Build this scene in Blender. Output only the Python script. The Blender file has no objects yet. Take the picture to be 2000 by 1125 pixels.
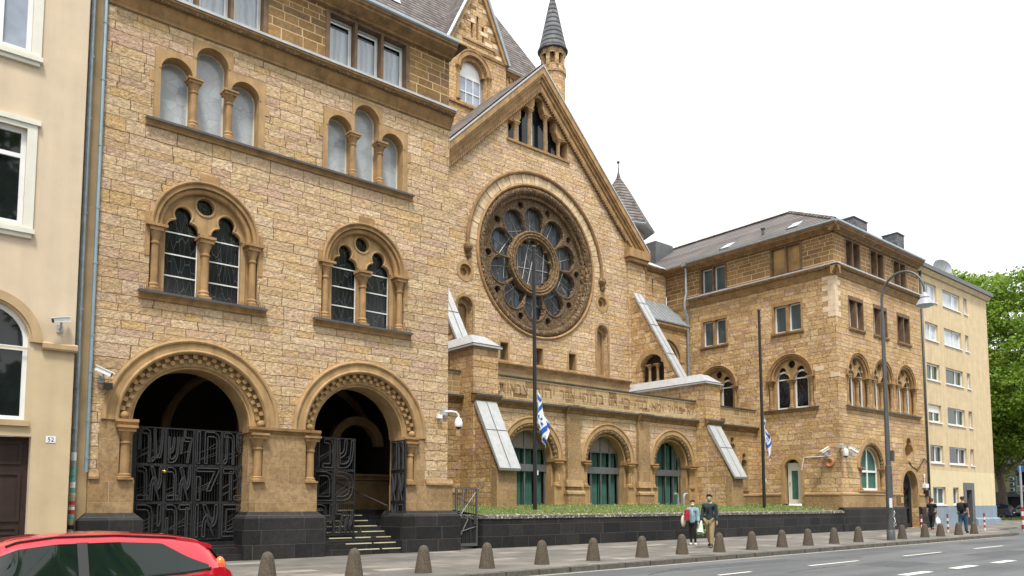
import bpy, bmesh, math, random
from math import sin, cos, pi, radians, atan2, sqrt, hypot
from mathutils import Vector as V, Matrix
from mathutils.geometry import delaunay_2d_cdt
random.seed(7)
S = bpy.context.scene
COL = S.collection

# ------------------------------------------------------------------ materials
def new_mat(name):
    m = bpy.data.materials.new(name); m.use_nodes = True
    nt = m.node_tree; b = nt.nodes['Principled BSDF']
    return m, nt, b
def nd(nt, t, **kw):
    n = nt.nodes.new(t)
    for k, v in kw.items():
        if k.startswith('i_'):
            key = k[2:].replace('_', ' ')
            n.inputs[int(key) if key.isdigit() else key].default_value = v
        else: setattr(n, k, v)
    return n
def math_(nt, op, a, b=None, c=None):
    n = nt.nodes.new('ShaderNodeMath'); n.operation = op
    for i, x in enumerate((a, b, c)):
        if x is None: continue
        if isinstance(x, (int, float)): n.inputs[i].default_value = x
        else: nt.links.new(x, n.inputs[i])
    return n.outputs[0]
def mixc(nt, f, a, b, mode='MIX'):
    n = nt.nodes.new('ShaderNodeMix'); n.data_type = 'RGBA'; n.blend_type = mode
    for i, x in ((0, f), (6, a), (7, b)):
        if isinstance(x, (int, float)): n.inputs[i].default_value = x
        elif isinstance(x, tuple): n.inputs[i].default_value = (*x[:3], 1)
        else: nt.links.new(x, n.inputs[i])
    return n.outputs[2]
def ramp(nt, f, stops, interp='LINEAR'):
    n = nt.nodes.new('ShaderNodeValToRGB'); r = n.color_ramp; r.interpolation = interp
    while len(r.elements) < len(stops): r.elements.new(.5)
    for e, (p, c) in zip(r.elements, stops):
        e.position = p; e.color = (*c, 1) if isinstance(c, tuple) else (c, c, c, 1)
    nt.links.new(f, n.inputs[0]); return n.outputs[0]
def noise(nt, vec, scale, detail=4, rough=.55, dist=0):
    n = nd(nt, 'ShaderNodeTexNoise', i_Scale=scale, i_Detail=detail, i_Roughness=rough, i_Distortion=dist)
    if vec is not None: nt.links.new(vec, n.inputs['Vector'])
    return n.outputs['Fac']
def bump(nt, b, h, strength, dist):
    n = nd(nt, 'ShaderNodeBump', i_Strength=strength, i_Distance=dist)
    nt.links.new(h, n.inputs['Height']); nt.links.new(n.outputs[0], b.inputs['Normal'])
def objco(nt):
    return nt.nodes.new('ShaderNodeTexCoord').outputs['Object']
MATS = {}
def mk(name, col, rough=.75, metal=0, vary=.15, vs=3, bs=0, bd=.01, bstr=.5, coat=0, spec=.5, streak=0):
    m, nt, b = new_mat(name)
    co = objco(nt)
    f = noise(nt, co, vs, 5)
    lo = tuple(c * (1 - vary) for c in col); hi = tuple(min(1, c * (1 + vary)) for c in col)
    c = ramp(nt, f, [(.3, lo), (.7, hi)])
    if streak:
        mp = nd(nt, 'ShaderNodeMapping'); mp.inputs['Scale'].default_value = (6, 6, .35); nt.links.new(co, mp.inputs[0])
        s = ramp(nt, noise(nt, mp.outputs[0], 1, 5), [(.45, 1.0), (.75, 1 - streak)])
        c = mixc(nt, 1.0, c, s, 'MULTIPLY')
    nt.links.new(c, b.inputs['Base Color'])
    b.inputs['Roughness'].default_value = rough; b.inputs['Metallic'].default_value = metal
    b.inputs['Coat Weight'].default_value = coat; b.inputs['Specular IOR Level'].default_value = spec
    if bs: bump(nt, b, noise(nt, co, bs, 6), bstr, bd)
    MATS[name] = m; return m
def boxuv(nt):
    """object coords -> (along wall, height) whichever way the wall faces"""
    co = objco(nt); sx = nt.nodes.new('ShaderNodeSeparateXYZ'); nt.links.new(co, sx.inputs[0])
    g = nt.nodes.new('ShaderNodeTexCoord'); sn = nt.nodes.new('ShaderNodeSeparateXYZ')
    nt.links.new(g.outputs['Normal'], sn.inputs[0])
    ax = math_(nt, 'GREATER_THAN', math_(nt, 'ABSOLUTE', sn.outputs[0]), .7)
    u = math_(nt, 'ADD', math_(nt, 'MULTIPLY', sx.outputs[0], math_(nt, 'SUBTRACT', 1, ax)), math_(nt, 'MULTIPLY', sx.outputs[1], ax))
    return co, u, sx.outputs[2], sx
def blocks(name, pal, bw, rh, mort, mcol, bd=.03, wob=.05, rock=1.0, stain=.25, rough=.85, vary_rows=True, stretch=.3):
    m, nt, b = new_mat(name)
    co, u, v, sx = boxuv(nt)
    if vary_rows:
        v2 = math_(nt, 'ADD', v, math_(nt, 'MULTIPLY', math_(nt, 'SINE', math_(nt, 'MULTIPLY', v, 3.1)), .09))
        v2 = math_(nt, 'ADD', v2, math_(nt, 'MULTIPLY', math_(nt, 'SINE', math_(nt, 'MULTIPLY', v, 7.7)), .025))
    else: v2 = v
    row = math_(nt, 'FLOOR', math_(nt, 'DIVIDE', v2, rh))
    wn = nd(nt, 'ShaderNodeTexWhiteNoise', noise_dimensions='1D'); nt.links.new(row, wn.inputs['W'])
    u2 = math_(nt, 'ADD', u, math_(nt, 'MULTIPLY', wn.outputs[0], 7.3))
    u2 = math_(nt, 'ADD', u2, math_(nt, 'MULTIPLY', math_(nt, 'SINE', math_(nt, 'MULTIPLY', u2, 2.3)), stretch * bw))
    n1 = math_(nt, 'SUBTRACT', noise(nt, co, 2.2, 3), .5); n2 = math_(nt, 'SUBTRACT', noise(nt, co, 4.1, 3), .5)
    u2 = math_(nt, 'ADD', u2, math_(nt, 'MULTIPLY', n1, wob * 2)); v2 = math_(nt, 'ADD', v2, math_(nt, 'MULTIPLY', n2, wob))
    cx = nt.nodes.new('ShaderNodeCombineXYZ'); nt.links.new(u2, cx.inputs[0]); nt.links.new(v2, cx.inputs[1])
    br = nd(nt, 'ShaderNodeTexBrick', offset=.5, i_Scale=1, i_Mortar_Size=mort, i_Mortar_Smooth=.3, i_Brick_Width=bw, i_Row_Height=rh, i_Bias=0.0)
    br.inputs['Color1'].default_value = (0, 0, 0, 1); br.inputs['Color2'].default_value = (1, 1, 1, 1); br.inputs['Mortar'].default_value = (.5, .5, .5, 1)
    nt.links.new(cx.outputs[0], br.inputs['Vector'])
    c = ramp(nt, br.outputs['Color'], pal)
    fine = noise(nt, co, 10, 8, .7)
    c = mixc(nt, 1.0, c, ramp(nt, fine, [(.28, .55), (.72, 1.34)]), 'MULTIPLY')
    big = noise(nt, co, .45, 5, .6)
    c = mixc(nt, 1.0, c, ramp(nt, big, [(.35, 1 - stain), (.62, 1.0)]), 'MULTIPLY')
    c = mixc(nt, br.outputs['Fac'], c, mcol)
    nt.links.new(c, b.inputs['Base Color']); b.inputs['Roughness'].default_value = rough
    b.inputs['Specular IOR Level'].default_value = .25
    h = math_(nt, 'MULTIPLY', math_(nt, 'SUBTRACT', 1, br.outputs['Fac']), 1.2)
    h = math_(nt, 'ADD', h, math_(nt, 'MULTIPLY', noise(nt, co, 8, 7, .7), rock * 1.3))
    h = math_(nt, 'ADD', h, math_(nt, 'MULTIPLY', noise(nt, co, 3.5, 3, .6), rock))
    bump(nt, b, h, .9, bd)
    MATS[name] = m; return m

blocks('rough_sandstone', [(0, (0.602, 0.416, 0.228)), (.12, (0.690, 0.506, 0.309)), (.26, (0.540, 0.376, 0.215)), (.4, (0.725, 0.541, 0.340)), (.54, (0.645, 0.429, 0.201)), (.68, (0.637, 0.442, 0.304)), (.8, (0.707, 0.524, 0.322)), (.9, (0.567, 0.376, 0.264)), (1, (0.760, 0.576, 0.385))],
       .66, .245, .008, (.20, .13, .065), bd=.085, wob=.05, rock=1.0, stain=.18, stretch=.32)  # dark mortar colour stands for the shadow in the recessed joints
blocks('fine_sandstone', [(0, (0.565, 0.368, 0.183)), (.2, (0.691, 0.483, 0.264)), (.4, (0.482, 0.306, 0.157)), (.6, (0.638, 0.411, 0.172)), (.8, (0.723, 0.519, 0.301)), (.9, (0.555, 0.353, 0.238)), (1, (0.670, 0.441, 0.220))],
       .58, .245, .009, (.20, .13, .065), bd=.075, wob=.05, rock=1.0, stain=.22, stretch=.32)  # joint shadow put into the mortar colour here too
blocks('brown_ashlar', [(0, (0.189, 0.108, 0.044)), (.25, (0.294, 0.178, 0.073)), (.5, (0.208, 0.131, 0.068)), (.75, (0.321, 0.191, 0.073)), (1, (0.241, 0.150, 0.073))],
       .62, .265, .017, (.56, .40, .22), bd=.012, wob=.008, rock=.4, stain=.25)
blocks('parapet_ashlar', [(0, (.34, .22, .10)), (.2, (.50, .37, .20)), (.45, (.42, .28, .13)), (.6, (.54, .41, .25)), (.72, (.27, .15, .06)), (.85, (.46, .32, .17)), (1, (.22, .12, .05))],
       .60, .27, .016, (.64, .48, .29), bd=.01, wob=.008, rock=.4, stain=.2)
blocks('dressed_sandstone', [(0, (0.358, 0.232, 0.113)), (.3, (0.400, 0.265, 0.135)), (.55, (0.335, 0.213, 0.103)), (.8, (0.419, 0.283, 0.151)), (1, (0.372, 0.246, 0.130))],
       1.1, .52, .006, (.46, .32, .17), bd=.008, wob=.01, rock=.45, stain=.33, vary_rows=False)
blocks('basalt', [(0, (.016, .016, .018)), (.5, (.028, .027, .028)), (.8, (.036, .034, .033)), (1, (.022, .021, .022))],
       .82, .40, .008, (.075, .07, .062), bd=.012, wob=.01, rock=.5, stain=.3, rough=.62, vary_rows=False)
blocks('slate', [(0, (.10, .105, .115)), (1, (.19, .195, .205))], .35, .2, .008, (.05, .05, .055), bd=.008, wob=.0, rock=.2, stain=.2, vary_rows=False)
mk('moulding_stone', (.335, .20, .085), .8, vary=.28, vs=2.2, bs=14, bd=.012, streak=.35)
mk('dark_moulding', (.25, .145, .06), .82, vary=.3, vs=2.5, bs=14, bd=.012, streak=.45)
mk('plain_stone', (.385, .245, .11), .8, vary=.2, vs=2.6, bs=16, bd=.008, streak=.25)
mk('letter_stone', (.25, .155, .07), .85, vary=.3, vs=2)
mk('pale_stone', (.66, .52, .36), .8, vary=.12, vs=3, bs=12, bd=.015)
mk('voussoir_stone', (.54, .405, .25), .8, vary=.3, vs=2.4, bs=12, bd=.015)
def carved(name, col, sc, dist):
    m, nt, b = new_mat(name); co = objco(nt)
    vo = nd(nt, 'ShaderNodeTexVoronoi', feature='SMOOTH_F1', i_Scale=sc); nt.links.new(co, vo.inputs['Vector'])
    wv = nd(nt, 'ShaderNodeTexWave', i_Scale=sc * .45, i_Distortion=9, i_Detail=2); nt.links.new(co, wv.inputs['Vector'])
    h = math_(nt, 'ADD', math_(nt, 'MULTIPLY', vo.outputs['Distance'], -1.2), wv.outputs['Fac'])
    f = noise(nt, co, 3, 5)
    c = ramp(nt, f, [(.3, tuple(x * .75 for x in col)), (.7, tuple(x * 1.2 for x in col))])
    nt.links.new(c, b.inputs['Base Color']); b.inputs['Roughness'].default_value = .85
    bump(nt, b, h, 1.0, dist); MATS[name] = m
carved('carved_stone', (.21, .13, .062), 5.5, .12)
carved('carved_fine', (.29, .18, .08), 9, .07)
carved('ring_stone', (.235, .15, .07), 9, .04)
carved('tracery_stone', (.19, .125, .066), 9, .06)
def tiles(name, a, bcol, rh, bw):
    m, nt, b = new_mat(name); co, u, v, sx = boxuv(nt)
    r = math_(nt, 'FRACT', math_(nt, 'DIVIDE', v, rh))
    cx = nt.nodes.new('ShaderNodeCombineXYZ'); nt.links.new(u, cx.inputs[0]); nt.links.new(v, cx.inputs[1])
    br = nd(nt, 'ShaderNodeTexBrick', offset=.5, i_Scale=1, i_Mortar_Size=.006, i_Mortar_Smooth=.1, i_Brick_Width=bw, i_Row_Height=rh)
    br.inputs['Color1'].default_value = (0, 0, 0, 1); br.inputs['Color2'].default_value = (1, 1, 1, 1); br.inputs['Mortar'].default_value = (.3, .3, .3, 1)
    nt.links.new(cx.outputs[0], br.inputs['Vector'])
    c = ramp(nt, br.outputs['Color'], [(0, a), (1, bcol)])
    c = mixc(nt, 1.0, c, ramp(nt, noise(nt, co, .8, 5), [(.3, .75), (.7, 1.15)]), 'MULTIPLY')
    c = mixc(nt, 1.0, c, ramp(nt, r, [(0, .12), (.22, .2), (.40, .95), (1, 1.1)]), 'MULTIPLY')  # dark band in each row paints the shadow line between courses
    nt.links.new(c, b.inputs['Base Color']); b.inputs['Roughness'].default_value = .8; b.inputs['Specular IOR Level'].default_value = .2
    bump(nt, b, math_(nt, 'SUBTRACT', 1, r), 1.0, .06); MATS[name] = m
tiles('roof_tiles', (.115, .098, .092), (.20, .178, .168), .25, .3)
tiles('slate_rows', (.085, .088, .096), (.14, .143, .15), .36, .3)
mk('zinc', (.43, .44, .445), .5, metal=.15, vary=.1, vs=4, streak=.12)
mk('zinc_roof', (.30, .32, .33), .5, metal=.3, vary=.15, vs=4, streak=.2)
mk('lead_dark', (.085, .085, .085), .55, metal=.3, vary=.2)
mk('gutter_zinc', (.36, .41, .44), .4, metal=.5, vary=.12)
mk('pipe_zinc', (.30, .355, .39), .42, metal=.35, vary=.2, vs=6)
mk('pipe_blue', (.27, .36, .41), .42, metal=.4, vary=.1)
mk('pipe_cream', (.45, .39, .28), .6)
mk('iron', (.016, .017, .019), .7, metal=.2, vary=.2)
mk('iron_bar', (.03, .031, .034), .75, metal=.1, vary=.2)
mk('post_grey', (.105, .11, .11), .5, metal=.3, vary=.12)
mk('black_paint', (.012, .012, .013), .45)
mk('white_paint', (.74, .75, .75), .4, vary=.05)
mk('cream_paint', (.66, .64, .56), .4, vary=.05)
mk('grey_frame', (.11, .115, .12), .5, metal=.2)
mk('pale_frame', (.44, .45, .44), .5)
mk('brass', (.65, .42, .1), .3, metal=1)
mk('dark_wood', (.028, .013, .010), .55, vary=.35, vs=4, streak=.3)
mk('mullion_wood', (.15, .088, .045), .75, vary=.35, vs=3, streak=.4)
mk('interior_dark', (.026, .017, .011), .8)  # near-black tone puts the gloom of porch and rooms into the colour
mk('porch_stone', (.20, .12, .055), .85, vary=.25, bs=8, bd=.01)
mk('green_curtain', (.042, .125, .095), .55, vary=.15, spec=.4)
mk('white_curtain', (.52, .56, .60), .5, vary=.06)
mk('grey_curtain', (.10, .13, .14), .5, vary=.2)
mk('teal_curtain', (.045, .085, .09), .5, vary=.2)
mk('tan_panel', (.33, .20, .075), .8, vary=.35, vs=1.6, streak=.3)
mk('shutter_grey', (.175, .145, .105), .6, vary=.1)
mk('yellow_strip', (.62, .57, .36), .6)
mk('speckled_concrete', (.082, .064, .044), .85, vary=.55, vs=38, bs=45, bd=.012)
mk('kerb_granite', (.10, .092, .08), .8, vary=.3, vs=9, bs=30, bd=.006)
mk('gutter_pale', (.27, .25, .22), .85, vary=.25, vs=7)
mk('line_paint', (.62, .62, .59), .7, vary=.16, vs=9)
mk('red_paint', (.50, .008, .022), .18, vary=.03, coat=1.0)
mk('orange_lens', (.80, .16, .03), .25, coat=.6, vary=.05)
mk('rubber', (.018, .018, .019), .8)
mk('rim_metal', (.42, .43, .44), .35, metal=.7)
mk('navy_paint', (.012, .02, .055), .2, coat=1.0)
mk('black_car', (.012, .014, .016), .2, coat=1.0)
mk('skin', (.48, .25, .165), .55, vary=.08)
mk('black_cloth', (.010, .010, .012), .9, vary=.2)
mk('jacket_cloth', (.018, .034, .038), .85, vary=.25, vs=9)
mk('navy_cloth', (.006, .008, .022), .9)
mk('denim_pale', (.20, .33, .39), .85, vary=.18, vs=12)
mk('shirt_pale', (.38, .42, .52), .85, vary=.1)
mk('jeans', (.035, .085, .14), .85, vary=.4, vs=7)
mk('khaki', (.30, .225, .125), .85, vary=.18, vs=8)
mk('hair_dark', (.022, .010, .009), .7)
mk('hair_brown', (.07, .026, .016), .7)
mk('mask_green', (.03, .42, .29), .7)
mk('mask_white', (.75, .77, .78), .7)
mk('shoe_white', (.75, .75, .74), .6)
mk('red_cloth', (.40, .012, .02), .7, vary=.3, vs=9)
mk('cream_bag', (.60, .54, .40), .8)
mk('plastic_white', (.78, .80, .82), .35, vary=.08)
mk('bouquet_green', (.17, .34, .08), .7, vary=.5, vs=25)
mk('bouquet_wrap', (.55, .62, .52), .4, vary=.3, vs=12)
mk('flag_blue', (.012, .105, .42), .8)
mk('bark', (.085, .07, .052), .9, vary=.4, vs=5, bs=12, bd=.04)
mk('red_band', (.30, .03, .03), .6, vary=.2)
mk('white_band', (.70, .68, .66), .6, vary=.12)
mk('white_petal', (.8, .8, .76), .8)
mk('signal_green', (.02, .055, .04), .5)
mk('balcony_pale', (.46, .50, .46), .7, vary=.08)
mk('terracotta', (.44, .19, .09), .7)
mk('sticker_white', (.72, .74, .74), .6, vary=.2, vs=30)
mk('sticker_teal', (.10, .40, .36), .6, vary=.4, vs=30)
mk('sticker_red', (.50, .03, .04), .6, vary=.3, vs=30)
mk('graffiti_red', (.62, .10, .06), .7)
mk('ink_blue', (.01, .02, .06), .6)
mk('plaque_bronze', (.16, .10, .035), .4, metal=.6)
mk('camera_grey', (.35, .37, .40), .4)
mk('smoked_dome', (.02, .02, .022), .12)
mk('dish_grey', (.16, .17, .18), .5)

def plaster(name, col, dirt=.12, sc=1.5, fine=.006):
    m, nt, b = new_mat(name); co = objco(nt)
    c = ramp(nt, noise(nt, co, sc, 6, .6), [(.3, tuple(x * (1 - dirt) for x in col)), (.7, tuple(min(1, x * (1 + dirt * .6)) for x in col))])
    mp = nd(nt, 'ShaderNodeMapping'); mp.inputs['Scale'].default_value = (3.5, 3.5, .22); nt.links.new(co, mp.inputs[0])
    c = mixc(nt, 1.0, c, ramp(nt, noise(nt, mp.outputs[0], 1, 6), [(.4, 1.0), (.8, 1 - dirt * 1.3)]), 'MULTIPLY')
    nt.links.new(c, b.inputs['Base Color']); b.inputs['Roughness'].default_value = .88
    bump(nt, b, noise(nt, co, 45, 5), .5, fine); MATS[name] = m
plaster('beige_plaster', (.60, .485, .35), .08); plaster('beige_lower', (.53, .42, .265), .09); plaster('beige_trim', (.48, .34, .19), .2)
plaster('yellow_plaster', (.60, .47, .285), .13); plaster('yellow_bright', (.66, .555, .34), .07); plaster('blue_plaster', (.22, .275, .33), .12)
plaster('far_plaster', (.36, .32, .18)); plaster('far_grey', (.085, .09, .10))

def glassy(name, col, rough=.08, lead=0, shapes=0, line=(.16, .17, .18), spec=.5):
    m, nt, b = new_mat(name); co = objco(nt)
    if lead:
        mp = nd(nt, 'ShaderNodeMapping'); mp.inputs['Scale'].default_value = (1, 1, .24); nt.links.new(co, mp.inputs[0])
        vo = nd(nt, 'ShaderNodeTexVoronoi', feature='DISTANCE_TO_EDGE', i_Scale=lead, i_Randomness=1); nt.links.new(mp.outputs[0], vo.inputs['Vector'])
        v2 = nd(nt, 'ShaderNodeTexVoronoi', feature='F1', i_Scale=lead); nt.links.new(mp.outputs[0], v2.inputs['Vector'])
        cell = ramp(nt, v2.outputs['Color'], [(0, tuple(x * .4 for x in col)), (.6, col), (.86, (col[0] * 1.2, col[1] * 1.8, col[2] * 2.2)), (1, (col[0] * 3, col[1] * 4, col[2] * 5))])
        c = mixc(nt, ramp(nt, vo.outputs[0], [(.008, 1.0), (.026, 0.0)]), cell, line)
    elif shapes:
        vo = nd(nt, 'ShaderNodeTexVoronoi', feature='F1', i_Scale=shapes); nt.links.new(co, vo.inputs['Vector'])
        ve = nd(nt, 'ShaderNodeTexVoronoi', feature='DISTANCE_TO_EDGE', i_Scale=shapes); nt.links.new(co, ve.inputs['Vector'])
        c = ramp(nt, vo.outputs['Color'], [(0.1, tuple(x * .91 for x in col)), (.5, col), (.9, tuple(min(1, x * 1.13) for x in col))])
        c = mixc(nt, ramp(nt, ve.outputs[0], [(.01, 1.0), (.03, 0.0)]), c, tuple(x * .80 for x in col))
    else:
        c = ramp(nt, noise(nt, co, 1.2, 3), [(.3, tuple(x * .7 for x in col)), (.7, tuple(x * 1.2 for x in col))])
    nt.links.new(c, b.inputs['Base Color']); b.inputs['Roughness'].default_value = rough
    b.inputs['Specular IOR Level'].default_value = spec; MATS[name] = m
glassy('dark_glass', (.010, .013, .014), .03)
glassy('car_glass', (.008, .016, .013), .03)
glassy('leaded_glass', (.005, .006, .008), .12, lead=7, line=(.07, .075, .075))
glassy('rose_glass', (.036, .037, .039), .4, lead=4.2, line=(.14, .145, .15), spec=.25)
glassy('art_glass', (.38, .42, .45), .12, shapes=3.4)
glassy('sky_glass', (.30, .345, .42), .06)  # pale blue base paints the mirrored sky into the pane
glassy('pale_glass', (.50, .56, .60), .08)
def draped(name, col):
    m, nt, b = new_mat(name); co, u, v, sx = boxuv(nt)
    f = math_(nt, 'ADD', math_(nt, 'SINE', math_(nt, 'ADD', math_(nt, 'MULTIPLY', u, 34), math_(nt, 'MULTIPLY', noise(nt, co, 2, 2), 9))), math_(nt, 'SINE', math_(nt, 'MULTIPLY', u, 13.3)))
    f = math_(nt, 'MULTIPLY_ADD', f, .25, .5)
    c = ramp(nt, f, [(0, tuple(x * .68 for x in col)), (.6, col), (1, tuple(min(1, x * 1.12) for x in col))])  # pale and dark stripes paint the shading of curtain folds
    nt.links.new(c, b.inputs['Base Color']); b.inputs['Roughness'].default_value = .5; b.inputs['Coat Weight'].default_value = 1.0; b.inputs['Coat Roughness'].default_value = .03; MATS[name] = m
draped('draped_glass', (.42, .47, .52)); draped('draped_dark', (.055, .09, .095))
glassy('tree_glass', (.018, .045, .012), .05)  # green base paints mirrored trees into the pane

def asphalt():
    m, nt, b = new_mat('asphalt'); co = objco(nt)
    mp = nd(nt, 'ShaderNodeMapping'); mp.inputs['Scale'].default_value = (.12, 1.1, 1); nt.links.new(co, mp.inputs[0])
    c = ramp(nt, noise(nt, mp.outputs[0], 1, 6), [(.32, (.075, .080, .087)), (.68, (.135, .141, .149))])
    c = mixc(nt, 1.0, c, ramp(nt, noise(nt, co, 60, 3), [(.3, .7), (.7, 1.25)]), 'MULTIPLY')
    c = mixc(nt, 1.0, c, ramp(nt, noise(nt, co, .35, 4), [(.35, .85), (.6, 1.05)]), 'MULTIPLY')
    nt.links.new(c, b.inputs['Base Color']); b.inputs['Roughness'].default_value = .75
    bump(nt, b, noise(nt, co, 120, 3), .4, .004); MATS['asphalt'] = m
asphalt()
def slabs():
    m, nt, b = new_mat('paving'); co = objco(nt)
    br = nd(nt, 'ShaderNodeTexBrick', offset=.5, i_Scale=1, i_Mortar_Size=.006, i_Mortar_Smooth=.2, i_Brick_Width=1.0, i_Row_Height=.5)
    br.inputs['Color1'].default_value = (0, 0, 0, 1); br.inputs['Color2'].default_value = (1, 1, 1, 1); br.inputs['Mortar'].default_value = (.2, .2, .2, 1)
    nt.links.new(co, br.inputs['Vector'])
    c = ramp(nt, br.outputs['Color'], [(0, (.125, .118, .106)), (.5, (.155, .146, .13)), (.85, (.17, .16, .145)), (.93, (.24, .22, .19)), (1, (.32, .29, .25))])
    big = ramp(nt, noise(nt, co, .28, 3, .5, .6), [(.56, 0.0), (.60, 1.0)])
    c = mixc(nt, math_(nt, 'MULTIPLY', big, .55), c, (.24, .215, .18))
    c = mixc(nt, 1.0, c, ramp(nt, noise(nt, co, 1.3, 6), [(.3, .72), (.7, 1.15)]), 'MULTIPLY')
    c = mixc(nt, 1.0, c, ramp(nt, noise(nt, co, 40, 3), [(.3, .85), (.7, 1.12)]), 'MULTIPLY')
    c = mixc(nt, br.outputs['Fac'], c, (.05, .046, .04))
    nt.links.new(c, b.inputs['Base Color']); b.inputs['Roughness'].default_value = .8
    bump(nt, b, math_(nt, 'SUBTRACT', 1, br.outputs['Fac']), .4, .008); MATS['paving'] = m
slabs()
def leafmat(name, cols, tr=.35):
    m, nt, b = new_mat(name)
    oi = nt.nodes.new('ShaderNodeNewGeometry')
    c = ramp(nt, oi.outputs['Random Per Island'], [(i / (len(cols) - 1), k) for i, k in enumerate(cols)])
    nt.links.new(c, b.inputs['Base Color']); b.inputs['Roughness'].default_value = .55
    t = nt.nodes.new('ShaderNodeBsdfTranslucent'); nt.links.new(c, t.inputs[0])
    mx = nt.nodes.new('ShaderNodeMixShader'); mx.inputs[0].default_value = tr
    nt.links.new(b.outputs[0], mx.inputs[1]); nt.links.new(t.outputs[0], mx.inputs[2])
    nt.links.new(mx.outputs[0], nt.nodes['Material Output'].inputs[0]); MATS[name] = m
leafmat('leaves', [(.085, .16, .016), (.15, .26, .026), (.21, .33, .035), (.29, .40, .055), (.17, .27, .028)], .5)
leafmat('grass_blades', [(.09, .20, .02), (.16, .27, .03), (.22, .30, .05), (.30, .30, .10), (.13, .24, .03)], .3)
def coping():
    m, nt, b = new_mat('mossy_coping'); co = objco(nt)
    f = noise(nt, co, 9, 5, .7)
    c = ramp(nt, f, [(.4, (.055, .052, .045)), (.54, (.12, .11, .09)), (.60, (.40, .37, .30)), (.7, (.5, .47, .38))])
    nt.links.new(c, b.inputs['Base Color']); b.inputs['Roughness'].default_value = .9; MATS['mossy_coping'] = m
coping()

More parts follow.
